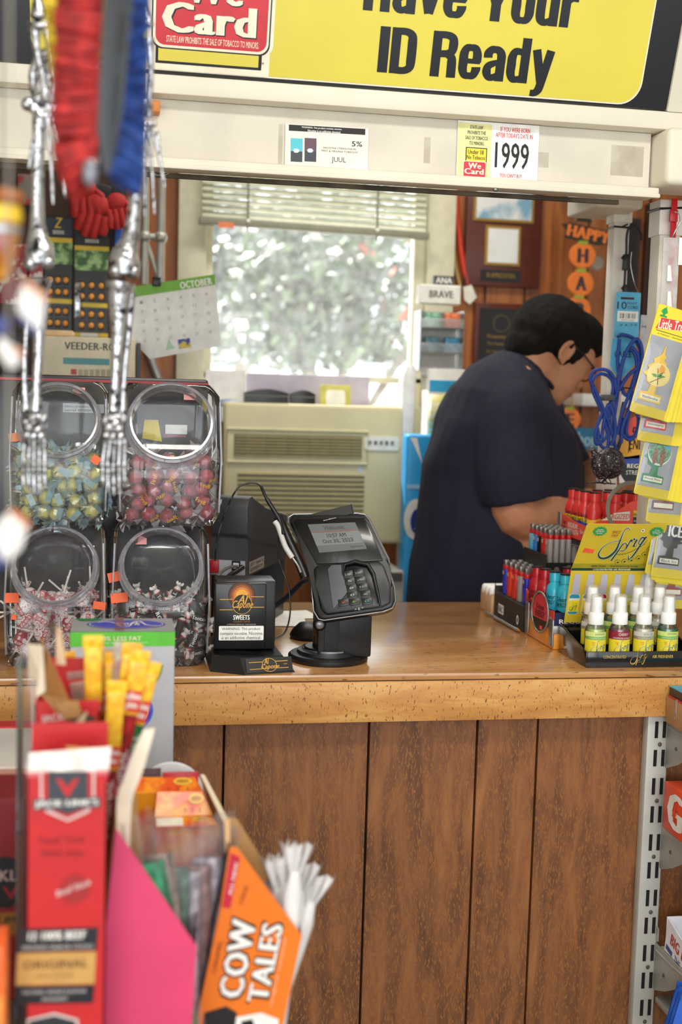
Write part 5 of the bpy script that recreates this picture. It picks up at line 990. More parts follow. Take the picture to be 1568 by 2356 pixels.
def hanging_right():
    yc = mat('#ecd634', .35, var=.03); red = mat('#d8383a', .35); grn = mat('#1f9a4a', .35); silver = mat('#a9a9ae', .35, .3); pf = film('#e9eaf0', .05, .08, 1.3); crm = mat('#f1ecd8', .4)
    TREE = [(.0, .0), (.0, .016), (.009, .018), (.0105, .032), (.0045, .036), (.0035, .046), (-.002, .05), (.004, .060), (.001, .066), (.008, .074), (.006, .080), (.013, .09), (.0145, .093), (.0165, .112), (.0175, .094), (.0205, .088), (.0185, .082), (.0235, .076), (.021, .068), (.0265, .060), (.0235, .052), (.029, .046), (.0225, .043), (.022, .035), (.018, .034), (.0185, .017), (.0275, .015), (.0275, .0)]
    def pack(px, py, Y, tilt, col, word, label, front=True, yaw=0, pic=None, L=.205, H=None, blackice=False):
        b = at(px, py, Y); t = thing('air_freshener_packet', label, 'air freshener', b, 0, 'air freshener packets hanging at the right'); t.rotation_euler = (0, tilt, yaw)
        w = .037; cm = mat('#e9d233', .35, var=.03)
        MB().prism(rrect(-w, w, 0, L, .004, 4), 0, .0012, cm, 0).build('backing_card', t, 0)
        if not front: return
        f = MB(); e = -.0004; hz = L-.058
        # header art
        f.rect(-w+.001, w-.001, hz, L-.001, e, yc); f.flat([(-w+.006, hz+.012), (w-.004, hz+.024), (w-.0005, hz+.04), (-w+.012, hz+.034)], e*2, red)
        sv = f.T; f.T = T(0, 0, 0, 0, -R(10), 0)@Matrix(); f.T = Matrix.Translation((0, 0, hz+.026)) @ Matrix.Rotation(R(-8), 4, 'Y'); f.text('Little Trees', -w+.008, w-.004, -.009, .009, e*3-.0004, crm, .03, .25); f.T = sv
        f.rect(-w+.008, w-.004, hz+.0095, hz+.0105, e*2, INK); f.text('air freshener · désodorisant', -w+.012, w-.006, hz+.004, hz+.0065, e*2, INK); f.flat([(-w+.004+p[0]*.5+.004, hz+.036+p[1]*.19) for p in TREE], e*3, grn); f.text('1', w-.006, w-.003, L-.02, L-.01, e*2, INK, .03)
        f.build('header_print', t, 0)
        f = MB(); f.rect(-w+.002, w-.003, .018, hz, e, silver); f.build('silver_panel', t, 0)
        tr = MB(); s = 1.62; x0 = -.0285; tc = mat(col, .45, var=.04)
        tr.prism([(x0+p[0]*s, .026+p[1]*.98) for p in TREE], -.0028, -.0008, tc); tr.rect(x0+.002*s, x0+.026*s, .029, .038, -.0030, crm); tr.text(word, x0+.004*s, x0+.024*s, .031, .036, -.0034, INK)
        if pic == 'lemon':
            tr.flat(ell(x0+.027, .078, .023, .022, 24), -.0030, mat('#f3e08a', .4)); tr.flat([(x0+.022, .082), (x0+.028, .098), (x0+.036, .094), (x0+.038, .084)], -.0034, mat('#f0a92c', .4))
            for q in (((.014, .060), (.04, .078)), ((.022, .090), (.03, .060))): ribbon(tr, [(x0+q[0][0], q[0][1]), (x0+(q[0][0]+q[1][0])/2, (q[0][1]+q[1][1])/2+.001), (x0+q[1][0], q[1][1])], .0012, -.0038, mat('#6b2c1c', .4))
            for a_ in (.3, .9, 2.9): c_, s_ = math.cos(a_), math.sin(a_); tr.flat([(x0+.026, .074), (x0+.026+.006*c_+.003*s_, .074+.006*s_-.003*c_), (x0+.026+.014*c_, .074+.014*s_), (x0+.026+.006*c_-.003*s_, .074+.006*s_+.003*c_)], -.0042, mat('#4f9a3a', .4))
        if pic == 'pine':
            tr.flat(ell(x0+.026, .086, .024, .025, 24), -.0030, mat('#e8efe6', .4)); tr.flat(ell(x0+.026, .088, .023, .023, 24), -.0032, mat('#3f7a58', .4, h2='#86b58a', sc=200))
            for cx in (.018, .033): tr.flat(ell(x0+cx, .078, .0055, .016, 16), -.0036, mat('#6a3626', .5, sc=500, h2='#b3815c')); 
            tr.flat([(x0+.032, .098), (x0+.046, .092), (x0+.044, .104)], -.0036, mat('#5ab4d4', .4))
        if blackice: tr.flat([(x0+.000, .085), (x0+.010, .072), (x0+.044, .077), (x0+.056, .09), (x0+.054, .128), (x0+.040, .133), (x0+.008, .131), (x0-.002, .115)], -.0034, mat('#23242a', .4)); tr.text('BLACK', x0+.010, x0+.046, .111, .127, -.0038, WHITE, .05); tr.text('ICE', x0+.012, x0+.042, .082, .107, -.0038, WHITE, .07)
        tr.build('scented_tree', t, 0)
        pm = MB(); n = 12; vs = []
        for i in range(n+1):
            for j in range(n+1): u, v = i/n, j/n; e_ = (math.sin(PI*u)*math.sin(PI*v))**.4; vs.append((-w+.0005+(2*w-.004)*u, -.0045*e_-.0012-.0008*mnoise.noise(Vector((u*7+px, v*9, 3))), .001+(hz-.001)*v))
        pm.add(vs, [(i*(n+1)+j, (i+1)*(n+1)+j, (i+1)*(n+1)+j+1, i*(n+1)+j+1) for i in range(n) for j in range(n)], pf); pm.build('clear_pouch', t, 80)
    A = -1
    pack(1488, 957, 2.165, R(13.5), '#f0c92c', 'Vanillaroma', 'yellow vanilla tree-shaped air freshener packet hanging in front of all others', pic='lemon')
    for i in range(6): pack(1500+i*10, 962+i*1.5, 2.170+i*.007, R(12.5-i*1.7), '#f0c92c', '', '%s yellow air freshener card fanned behind the vanilla packet' % ('first', 'second', 'third', 'fourth', 'fifth', 'sixth')[i], False)
    pack(1505, 1019, 2.214, R(8), '#e0343c', 'Strawberry', 'red strawberry air freshener packet showing below the vanilla one')
    for i in range(2): pack(1516+i*10, 1021+i, 2.219+i*.004, R(7-i), '#e0343c', '', '%s yellow card fanned behind the strawberry packet' % ('nearer', 'farther')[i], False)
    pack(1497, 1143, 2.228, R(9.5), '#2c8a52', 'Royal Pine', 'green pine air freshener packet with two pine cones', pic='pine')
    for i in range(3): pack(1507+i*11, 1146+i*3, 2.233+i*.004, R(8.5-i*.8), '#2c8a52', '', '%s yellow card fanned behind the pine packet' % ('first', 'second', 'third')[i], False)
    pack(1525, 1203, 2.247, R(4), '#8a5a52', '', 'brownish air freshener packet hanging below the green pine one')
    for i in range(2): pack(1534+i*9, 1207+i*2, 2.251+i*.003, R(3.5), '#8a5a52', '', '%s yellow card fanned behind the brownish packet' % ('nearer', 'farther')[i], False)
    pack(1536, 1330, 2.258, R(6.5), '#3b3528', 'Black Ice', 'dark packet printed BLACK ICE hanging above the spray bottles', blackice=True)
    pack(1522, 1325, 2.263, R(9), '#2c2c2c', 'Black Ice', 'second dark packet tucked left behind the black ice packet', blackice=True)
    for i in range(3): pack(1535+i*9, 1340+i*4, 2.267+i*.003, R(10-i*2.5), '#8a5a52', '', '%s yellow card fanned behind the black ice packets' % ('first', 'second', 'third')[i], False)
    pack(1545, 1400, 2.2745, R(2), '#9a4a3c', '', 'lowest air freshener packet with dark red tree beside the spray bottles')
    # blue cord on its tag, hook
    bl = mat('#2450b8', .5, var=.1, sc=700, h2='#0e2566', lo=.45, hi=.55, bump=.5, bsc=900); tg = mat('#56b0d8', .4); dk = mat('#16202c', .4); bk = mat('#141416', .4); bag = mat('#2a2a2e', .3, var=.3, sc=200)
    Yt = 2.632
    t = thing('charging_cord', 'coiled blue braided ten foot charging cord on a pale blue hang tag', 'cord', at(1400, 1030, Yt))
    a, b, c, d = R4(1414, 672, 1471, 800, Yt); mb = MB(); mb.prism([(a+.012, c), (b-.012, c), (b-.001, c+.028), (b, d-.002), (b-.002, d), (a+.002, d), (a, d-.002), (a-.001, c+.028)], Yt, Yt+.0008, tg); mb.prism([(a-.006, c-.04), (a+.02, c-.075), (b-.005, c-.035), (b-.006, c+.015), (a-.003, c+.02)], Yt+.001, Yt+.0018, tg); mb.build('hang_tag', t, 0, True)
    f = MB(); F = lambda *p: R4(*p, Yt); e = Yt-.0004
    f.text('10', *F(1419, 694, 1441, 711), e, dk, .01); f.text('FOOT', *F(1443, 695, 1465, 701), e, dk, .02); f.text('CORD', *F(1443, 704, 1467, 711), e, dk, .02); u = F(1419, 716, 1467, 740); f.rect(*u, e, WHITE); barcode(f, *F(1425, 721, 1462, 733), e-.0003, 24); f.text('MADE IN CHINA', *F(1428, 735.5, 1457, 738), e-.0003, INK)
    for i, s_ in enumerate(('v', 'x', 'CE', '@')): f.text(s_, *F(1425+i*11, 745, 1432+i*11, 750), e, dk)
    f.rect(*F(1427, 684, 1458, 689), e, mat('#1a1a1c', .5)); f.text('USB', *F(1440, 783, 1452, 789), Yt+.0006, dk, .02); f.text('CABLE', *F(1413, 808, 1452, 822), Yt+.0006, dk, .02)
    f.build('tag_print', t, 0, True)
    def cord(pts, Y, dy=0): return [at(p[0], p[1], Y+dy*math.sin(i)) for i, p in enumerate(pts)]
    loops = [[(1408, 1000), (1395, 960), (1370, 900), (1357, 872), (1368, 852), (1395, 852), (1412, 872), (1418, 905), (1425, 860), (1440, 810), (1462, 780), (1475, 800), (1474, 850), (1455, 920), (1432, 980), (1428, 1020)],
             [(1398, 1000), (1385, 950), (1365, 905), (1362, 876), (1380, 860), (1402, 868), (1410, 890), (1402, 940), (1400, 990), (1385, 1015), (1370, 1020), (1370, 990), (1385, 950)],
             [(1405, 950), (1412, 900), (1432, 830), (1448, 800), (1466, 815), (1468, 850), (1450, 900), (1430, 950), (1420, 1000)],
             [(1424, 780), (1420, 830), (1426, 880), (1440, 910), (1455, 880), (1464, 840), (1458, 812), (1444, 805), (1432, 830), (1424, 870), (1418, 920), (1412, 960), (1410, 1010), (1420, 1040)],
             [(1420, 775), (1430, 770), (1455, 778), (1470, 800), (1478, 840), (1470, 880), (1452, 930), (1440, 985), (1445, 1005), (1460, 1000), (1468, 970), (1462, 940)],
             [(1383, 1010), (1390, 960), (1400, 930), (1412, 960), (1414, 1000), (1404, 1025)], [(1374, 985), (1380, 1022), (1396, 1030), (1400, 990), (1396, 950), (1410, 920), (1440, 870), (1460, 850)],
             [(1456, 900), (1440, 960), (1428, 975), (1432, 1000), (1450, 1012), (1468, 990), (1472, 960)]]
    for i, l in enumerate(loops): MB().tube(spline(cord(l, 2.60+.0034*(i % 5), .0012), 6), .0041, bl, 8).build('cord_loop', t, 60, True)
    q = at(1398, 1008-95+5, 2.598); a, b, c, d = R4(1388, 908, 1412, 922, 2.598); MB().box(a, b, 2.594, 2.622, c, d, mat('#4a4c50', .5), .003).build('strap', t, 35, True)
    for p, w_ in (((1388, 945), .016), ((1437, 893), .016)): q = at(*p, 2.61); MB().tube([q+Vector((-w_, -.006, 0)), q+Vector((0, -.010, .001)), q+Vector((w_, -.006, 0)), q+Vector((w_, .012, 0)), q+Vector((-w_, .012, 0))], .0011, bk, 6, True).build('twist_tie', t, 60, True)
    MB().tube(spline([at(1434, 925, 2.62), at(1428, 960, 2.616), at(1430, 1000, 2.61), at(1418, 1040, 2.616)], 6), [.004]*7+[.006]*6+[.0045]*6, bag, 10).build('wrapped_plug', t, 60, True)
    t = thing('peg_hook', 'black plastic hook clipped to the slim white post, holding the cord tag', 'hook', at(1442, 690, 2.645))
    MB().tube(spline([at(1474, 553, 2.645), at(1473, 535, 2.64), at(1461, 520, 2.637), at(1447, 523, 2.64), at(1441, 545, 2.645), at(1440, 585, 2.647), at(1436, 650, 2.647), at(1436, 668, 2.645)], 6), .0027, bk, 8).build('hook_rod', t, 60, True)
    for y0_, y1_ in ((585, 622), (655, 686)): a, b, c, d = R4(1432, y0_, 1448, y1_, 2.645); MB().prism([(a, c), (b-.004, c), (b, (c+d)/2), (b-.003, d), (a+.001, d)], 2.639, 2.651, bk, .0015).tube([((a-.003), 2.645, d-.006), (a+.004, 2.643, d-.012)], .0035, bk, 8).build('clamp', t, 35, True)
    solo(MB().tube(spline([at(1452, 580, 2.66), at(1450, 610, 2.66), at(1458, 650, 2.66), at(1466, 672, 2.65), at(1458, 684, 2.645)]), .0008, mat('#b9b9b9', .3, .9), 5), 'wire_loop', 'thin bright wire loop hanging beside the black hook', 'wire')
    q = R4(1470, 725, 1500, 900, 2.66); f = MB().box(q[0], q[1]+.005, 2.66, 2.662, q[2], q[3], film('#eef0f2', .55, .2)); f.text('Simply Series', q[0]+.002, q[1], q[3]-.03, q[3]-.022, 2.6595, INK)
    solo(f, 'blank_packet', 'pale clear packet behind the blue cord and yellow cards', 'packet')
hanging_right()
# ================================================================== FOREGROUND
def PX(pts, Y): return [(lambda q: (q.x, q.z))(at(a, b, Y)) for a, b in pts]
def slab(mb, pts, Y, th, m_, bev=0): 
    P = PX(pts, Y); a = sum(P[i][0]*P[(i+1) % len(P)][1]-P[(i+1) % len(P)][0]*P[i][1] for i in range(len(P)))
    if a < 0: P = P[::-1]
    return mb.prism(P, Y, Y+th, m_, bev)
def pflat(mb, pts, Y, m_):
    P = PX(pts, Y); a = sum(P[i][0]*P[(i+1) % len(P)][1]-P[(i+1) % len(P)][0]*P[i][1] for i in range(len(P)))
    return mb.flat(P if a > 0 else P[::-1], Y, m_)
def ptext(mb, s_, p0, p1, hpx, Y, m_, bold=.02, shear=0):
    """lettering whose base line runs from photo pixel p0 to p1"""
    a, b = at(*p0, Y), at(*p1, Y); d = (b-a); L_ = math.hypot(d.x, d.z); ang = math.atan2(d.z, d.x); h = hpx/FPX*Y
    sv = mb.T; mb.T = Matrix.Translation((a.x, 0, a.z)) @ Matrix.Rotation(-ang, 4, 'Y'); mb.text(s_, 0, L_, 0, h, Y, m_, bold, shear); mb.T = sv
def foreground():
    steel = mat('#6e6a66', .5, .4); red = mat('#c8282c', .35, var=.03); redd = mat('#8e1a20', .45); blk = mat('#15161a', .4); crd = mat('#b98a55', .75, var=.06); crdl = mat('#ead9bd', .7); wht = mat('#f4efe9', .4)
    ZL = .70; ZU = .86
    t = thing('snack_rack', 'stepped grey snack rack in the foreground under the candy boxes', 'rack', (0, 1.4, 0))
    MB().box(-.45, .15, 1.1, 1.62, ZL-.012, ZL-.001, steel, .003).build('lower_shelf', t, 35, True); MB().box(-.45, .075, 1.66, 1.95, ZU-.012, ZU-.001, steel, .003).build('upper_shelf', t, 35, True)
    for x, y, z in ((-.43, 1.12, ZL), (.13, 1.12, ZL), (-.43, 1.93, ZU), (.055, 1.93, ZU)): MB().box(x-.01, x+.01, y-.01, y+.01, 0, z-.012, steel).build('leg', t, 0, True)
    # ---- York peppermint box
    x0, x1, z0, z1 = R4(160, 1454, 400, 1780, 1.8); z0 = ZU; y0, y1 = 1.8, 1.905
    sv = mat('#bdbdc2', .35, .25, var=.03); gr = mat('#5cbf35', .4); dgr = mat('#0f8a4a', .4); blu = mat('#20249e', .35); lav = mat('#c3c1cf', .4)
    t = thing('mint_box', 'silver peppermint carton with green band and blue oval standing before the jars', 'box', ((x0+x1)/2, 1.85, z0))
    MB().box(x0, x1, y0, y1, z0, z1, sv, .0015).build('carton', t, 0, True)
    f = MB(); F = lambda *p: R4(*p, y0-.0006); e = y0-.0006
    f.rect(x0, x1, at(280, 1487, y0).z, z1, e, gr); f.add([(x0-.0004, y0, z0), (x0-.0004, y1, z0), (x0-.0004, y1, z1), (x0-.0004, y0, z1)], [(3, 2, 1, 0)], gr)
    f.text('70% LESS FAT', *F(228, 1464, 325, 1474), e-.0004, crdl, .02); f.text('than the average leading chocolate brands', *F(195, 1476, 340, 1482), e-.0004, mat('#bfe0ae', .4))
    a, b, c, d = F(200, 1578, 352, 1692); 
    for k, m_ in ((0, mat('#3b5fd6', .35)), (.003, blu), (.006, wht), (.0075, blu)): f.flat(ell((a+b)/2, (c+d)/2, (b-a)/2-k, (d-c)/2-k*.8, 40), e-.0004-k*.1, m_)
    ribbon(f, [(a+.02, c+.02), (a+.035, d-.012), (a+.05, (c+d)/2), (a+.062, d-.012), (b-.02, c+.012)], .003, e-.002, wht)
    f.flat(PX([(376, 1528), (352, 1540), (345, 1570), (338, 1585), (350, 1578), (366, 1560), (372, 1545)], e), e-.0024, dgr); f.text('mint', *F(352, 1546, 366, 1554), e-.0028, wht)
    a, b, c, d = F(284, 1688, 332, 1735); f.flat(ell((a+b)/2, (c+d)/2, (b-a)/2, (d-c)/2), e-.0006, mat('#272b54', .4)); f.text('York', *F(291, 1700, 328, 1720), e-.001, lav, .02, .3)
    # top face: oval, script, leaf
    f.T = frame((0, 0, z1+.0005), (1, 0, 0), (0, 1, 0)); f.flat([(x0, y0), (x1, y0), (x1, y1), (x0, y1)], 0, mat('#a4a5aa', .4))
    cx, cy = (x0+x1)/2+.005, y0+.056
    for k, m_ in ((0, blu), (.003, wht), (.0045, mat('#4a4fc8', .35))): f.flat(ell(cx, cy, .058-k, .036-k, 40), -.0004-k*.05, m_)
    ribbon(f, [(cx-.042, cy+.012), (cx-.03, cy+.018), (cx-.015, cy+.004), (cx-.008, cy-.02), (cx+.004, cy-.018), (cx+.01, cy+.01), (cx+.02, cy+.02), (cx+.03, cy-.01), (cx+.05, cy-.02)], .0032, -.0012, wht)
    f.text('York', cx-.015, cx+.022, cy-.012, cy+.016, -.0012, wht, .02, .3); f.flat([(x0+.004, y1-.002), (x0+.04, y1-.003), (x0+.045, y1-.012), (x0+.03, y1-.022), (x0+.012, y1-.02)], -.0008, dgr); f.flat([(cx-.017, y0), (cx-.003, y0), (cx-.003, y1), (cx-.017, y1)], -.0016, film('#f27a8a', .35, .3))
    f.build('box_printing', t, 0, True)
    # ---- tall jerky boxes
    def jerky(Y, xl, xr, zt, dep, label, full):
        t = thing('jerky_box', label, 'box', ((xl+xr)/2, Y+dep/2, ZL))
        mb = MB(); mb.box(xl, xr, Y, Y+.0015, ZL, zt, red); mb.box(xr-.0015, xr, Y, Y+dep, ZL, zt-.012, blk); mb.box(xl, xl+.0015, Y, Y+dep, ZL, zt-.004, red); mb.box(xl, xr, Y+dep-.0015, Y+dep, ZL, zt+.03, red); mb.box(xl, xr, Y, Y+dep, ZL, ZL+.002, crd); mb.build('carton', t, 0, True); return t
    q0 = at(62, 1780, 1.2); q1 = at(247, 1780, 1.2)
    t = jerky(1.2, q0.x, q1.x, at(155, 1775, 1.2).z, .07, 'tall red jerky box with dark shield emblem and gold panel in the near foreground', True)
    f = MB(); Y = 1.1992; e2 = Y-.0006; shw = [(92, 1775), (218, 1775), (218, 1835), (205, 1868), (155, 1890), (105, 1868), (92, 1835)]; shb = [(110, 1775), (202, 1775), (202, 1838), (190, 1862), (155, 1874), (120, 1862), (110, 1838)]
    pflat(f, shw, Y, mat('#d9c9c6', .4)); pflat(f, [(98, 1777), (212, 1777), (212, 1832), (200, 1862), (155, 1884), (111, 1862), (98, 1832)], Y-.0003, red); pflat(f, shb, Y-.0006, mat('#3c4048', .4))
    pflat(f, [(128, 1792), (140, 1792), (155, 1812), (170, 1792), (182, 1792), (158, 1832), (152, 1832)], Y-.0009, red); pflat(f, [(76, 1840), (230, 1834), (230, 1858), (76, 1864)], Y-.0012, mat('#4a4a50', .4)); ptext(f, "JACK LINK'S", (80, 1860), (226, 1856), 18, Y-.0016, wht, .05)
    ptext(f, 'Feed Your', (90, 1942), (197, 1938), 17, Y, redd, .03); ptext(f, 'Wild Side', (92, 1972), (193, 1970), 16, Y, redd, .03)
    a, b, c, d = R4(138, 2012, 206, 2078, Y); f.flat(ell((a+b)/2, (c+d)/2, (b-a)/2, (d-c)/2), Y-.0003, mat('#a62a2c', .4)); ptext(f, 'Beef Stick', (130, 2064), (212, 2034), 14, Y-.0006, mat('#d9c3c0', .4), .03, .3)
    pflat(f, [(46, 2138), (226, 2134), (222, 2186), (43, 2192)], Y-.0003, mat('#22252c', .4)); ptext(f, '12 100% BEEF', (64, 2164), (198, 2160), 20, Y-.0006, wht, .05, .1); ptext(f, 'SMOKED SNACK STICKS', (50, 2186), (214, 2182), 10, Y-.0006, mat('#c9c4c2', .4), .02)
    pflat(f, [(40, 2193), (221, 2189), (217, 2264), (36, 2268)], Y-.0006, mat('#c99c58', .4)); ptext(f, 'ORIGINAL', (53, 2231), (203, 2225), 20, Y-.0009, mat('#6b4526', .4), .03); ptext(f, 'BEEF STICK', (84, 2250), (170, 2247), 8, Y-.0009, mat('#a5793f', .4))
    pflat(f, [(36, 2270), (217, 2267), (214, 2308), (33, 2311)], Y-.0003, mat('#1d2026', .4)); ptext(f, 'NATURAL SMOKE FLAVOUR', (52, 2288), (198, 2284), 9, Y-.0006, mat('#c9c4c2', .4), .02); ptext(f, 'ADDED', (95, 2303), (155, 2301), 8, Y-.0006, mat('#c9c4c2', .4), .02)
    pflat(f, [(62, 2345), (125, 2330), (180, 2345), (182, 2400), (60, 2400)], Y-.0003, mat('#d9c9c6', .4)); pflat(f, [(66, 2350), (125, 2337), (174, 2350), (176, 2400), (64, 2400)], Y-.0006, mat('#2c2f36', .4))
    f.build('box_printing', t, 0, True)
    # folded top lip of the front box, its sun glare painted near-white
    lip = MB(); a = at(62, 1778, 1.2); b = at(250, 1772, 1.2); lip.add([a, b, b+Vector((.002, .012, .020)), a+Vector((.001, .012, .016))], [(0, 1, 2, 3)], mat('#e9e2dc', .18, var=.2, sc=60)); lip.add([a+Vector((0, -.0006, -.004)), b+Vector((0, -.0006, -.004)), b, a], [(0, 1, 2, 3)], mat('#c9585a', .3)); lip.add([at(150, 1716, 1.22), at(236, 1722, 1.22), at(222, 1740, 1.212), at(165, 1742, 1.212)], [(0, 1, 2, 3)], mat('#b98546', .6)); lip.build('torn_lip', t, 0, True)
    q0 = at(80, 1700, 1.34); q1 = at(228, 1700, 1.34)
    t = jerky(1.34, q0.x, q1.x, at(155, 1612, 1.34).z, .08, 'second red jerky box behind the front one, its cardboard front torn open', False)
    f = MB(); Y = 1.3392; ptext(f, "JACK", (96, 1668), (150, 1662), 22, Y-.001, mat('#d9c9c6', .4), .05); pflat(f, [(108, 1670), (230, 1664), (222, 1690), (170, 1702), (118, 1690)], Y, mat('#d9c9c6', .4)); pflat(f, [(114, 1670), (226, 1666), (216, 1686), (170, 1696), (124, 1686)], Y-.0004, mat('#b0383a', .4)); pflat(f, [(150, 1650), (185, 1640), (222, 1650), (205, 1680), (165, 1684)], Y-.0008, mat('#4a4038', .4)); f.build('box_printing', t, 0, True)
    fl = MB()  # whitish pieces carry the lit side of the cardboard in their colour
    for pts, m_ in (([(62, 1482, 1.34), (98, 1486, 1.33), (100, 1570, 1.34), (66, 1560, 1.36)], crdl), ([(95, 1470, 1.35), (108, 1500, 1.33), (160, 1618, 1.32), (96, 1604, 1.34)], mat('#a06a34', .7)), ([(96, 1600, 1.33), (160, 1614, 1.32), (190, 1640, 1.33), (130, 1640, 1.335)], crd), ([(128, 1618, 1.32), (180, 1612, 1.31), (186, 1650, 1.315), (148, 1656, 1.32)], crd), ([(175, 1660, 1.315), (200, 1636, 1.305), (190, 1672, 1.31), (176, 1690, 1.32)], mat('#e8d6b4', .5)), ([(178, 1674, 1.31), (228, 1668, 1.305), (222, 1712, 1.31), (186, 1716, 1.32)], mat('#c09048', .6)), ([(130, 1440, 1.345), (140, 1452, 1.34), (150, 1530, 1.34), (128, 1530, 1.345)], mat('#e9c9a4', .5)), ([(84, 1580, 1.34), (98, 1500, 1.33), (104, 1590, 1.335), (84, 1604, 1.338)], mat('#f4e4cc', .4))):
        v = [at(*p) for p in pts]; n = ((v[1]-v[0]).cross(v[2]-v[0])).normalized()*.001; fl.add(v+[p+n for p in v], [(0, 1, 2, 3), (7, 6, 5, 4), (0, 4, 5, 1), (1, 5, 6, 2), (2, 6, 7, 3), (3, 7, 4, 0)], m_)
    fl.build('torn_cardboard', t, 0, True)
    # clear sleeve at the left
    a, b = at(48, 1600, 1.42), at(112, 1600, 1.42); solo(MB().box(a.x, b.x, 1.42, 1.425, ZL, at(80, 1482, 1.42).z, film('#cfd3dc', .2, .08, 1.6), .002).box(a.x, a.x+.002, 1.36, 1.425, ZL, at(80, 1500, 1.42).z, film('#cfd3dc', .3, .08, 2)), 'plastic_sleeve', 'clear plastic sign sleeve standing left of the meat sticks', 'sleeve')
    # ---- meat sticks
    yl = mat('#f0a92c', .3, sc=140, h2='#f7cf3a'); gn = mat('#1f6a3c', .35); crimp = film('#f3e6d6', .6, .2, 1.5)
    sticks = [((150, 1500), (190, 1750), 'y'), ((176, 1545), (200, 1760), 'w'), ((214, 1462), (214, 1760), 'Y'), ((246, 1490), (236, 1780), 'w'), ((262, 1500), (240, 1790), 'y'), ((285, 1478), (255, 1800), 'w'), ((305, 1480), (262, 1800), 'y'), ((324, 1496), (268, 1810), 'y'), ((350, 1522), (272, 1830), 'G'), ((270, 1566), (250, 1800), 'Y')]
    wd_ = ('first', 'second', 'third', 'fourth', 'fifth', 'sixth', 'seventh', 'eighth', 'ninth', 'tenth')
    lab = {0: 'orange-topped meat stick leaning at the left of the bundle', 1: 'pale-wrapped meat stick just right of the torn cardboard', 2: 'tall yellow-labelled meat stick in the middle of the bundle', 3: 'clear-topped meat stick right of the tall yellow one', 4: 'orange-topped meat stick behind the middle of the bundle', 5: 'clear-topped meat stick between the orange tops', 6: 'orange-topped meat stick reaching in front of the green carton band', 7: 'orange-topped meat stick next to the rightmost one', 8: 'green meat stick with pale lettering, rightmost of the bundle', 9: 'shorter yellow-labelled meat stick low in front of the bundle'}
    for i, (tp, bt, k) in enumerate(sticks):
        Y = 1.43-.012*i if k != 'G' else 1.36; Y = {2: 1.36, 9: 1.33}.get(i, Y); A, B = at(*tp, Y), at(*bt, Y+.02); A, B = A, B; d = (A-B); L_ = d.length; M = frame(B, d.cross(Vector((0, 1, 0))) if 0 else Vector((d.z, 0, -d.x)), d)
        B0 = B-d.normalized()*max(0, (B.z-ZL-.01)/d.normalized().z); t = thing('meat_stick', lab[i], 'meat stick', B0, 0, 'wrapped meat sticks in the red box'); M = frame(B0, Vector((d.z, 0, -d.x)), d); L_ = (A-B0).length; w = .0085
        body = gn if k == 'G' else mat('#b3242c', .3, sc=60, h2='#7c161c')
        MB(M).lathe([(w*.9, 0), (w, .004), (w, L_-.03), (w*.7, L_-.02)], body, 12, sy=.6).build('wrapper', t, 50, True)
        lb = MB(M); m_ = crimp if k == 'w' else yl; lb.box(-w*1.15, w*1.15, -w*.68, w*.68, L_-(.075 if k in 'yGw' else .105), L_-.012, m_, .003).box(-w*1.3, w*1.3, -.001, .001, L_-.018, L_, m_, .0006)
        if k in 'YGy': lb.rect(-w*1.0, w*1.05, L_-(.07 if k != 'Y' else .1), L_-(.045 if k != 'Y' else .075), -w*.7, mat('#d8322c', .35)); lb.text('slim\njim', -w*.9, w*.95, L_-(.068 if k != 'Y' else .098), L_-(.047 if k != 'Y' else .077), -w*.72, wht, .05, .1)
        lb.build('top_label', t, 35, True)
        if k == 'G': f = MB(M @ Matrix.Rotation(R(-90), 4, 'Y')); f.text('CUCUMBER DILL', L_-.20, L_-.085, -.006, .006, -w*.64, mat('#c9dccb', .4), .03); f.build('lettering', t, 0, True)
        if k in 'Yy': f = MB(M @ Matrix.Rotation(R(-90), 4, 'Y')); f.text('ORIGINAL', L_-.19, L_-.115, -.005, .004, -w*.64, mat('#e9d9d6', .4), .02); f.build('lettering', t, 0, True)
    # ---- pink slant-cut box and its cellophane packets
    pk = mat('#e04470', .4, var=.06, sc=9); Y = 1.25
    t = thing('snack_box', 'plain bright pink cardboard box with slanted open top in the foreground', 'box', (.03, 1.31, ZL))
    P = [(266, 1905), (452, 2178), (427, 2608), (196, 2612)]; mb = MB(); slab(mb, P, Y, .002, pk)
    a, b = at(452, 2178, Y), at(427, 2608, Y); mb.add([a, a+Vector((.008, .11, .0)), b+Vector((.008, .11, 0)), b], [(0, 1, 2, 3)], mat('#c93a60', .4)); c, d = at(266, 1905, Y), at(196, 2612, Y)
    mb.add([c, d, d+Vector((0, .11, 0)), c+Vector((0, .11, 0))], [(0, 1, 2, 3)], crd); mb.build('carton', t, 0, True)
    pc = MB()
    c2 = at(290, 1740, 1.36); MB().add([at(262, 1905, 1.36), at(310, 1800, 1.37), at(330, 1990, 1.37), at(268, 1990, 1.36)], [(0, 1, 2, 3)], crd).add([at(262, 1905, 1.362), at(310, 1800, 1.372), at(330, 1990, 1.372), at(268, 1990, 1.362)], [(3, 2, 1, 0)], crd).build('inner_flap', t, 0, True)
    vis = [((318, 1880), (345, 2010), '#2f9a6a', 'green-marked'), ((352, 1858), (372, 2050), '#9a8478', 'tan'), ((395, 1900), (400, 2090), '#5f7a6c', 'grey-green'), ((425, 1915), (425, 2110), '#b7aeb8', 'silvery'), ((455, 1900), (450, 2140), '#8f6a68', 'dull red'), ((480, 1880), (470, 2130), '#c9bcc6', 'palest'), ((500, 1872), (488, 2150), '#b5673e', 'orange-tinted'), ((512, 1900), (500, 2180), '#7a3a2c', 'brown')]
    rn = random.Random(9)
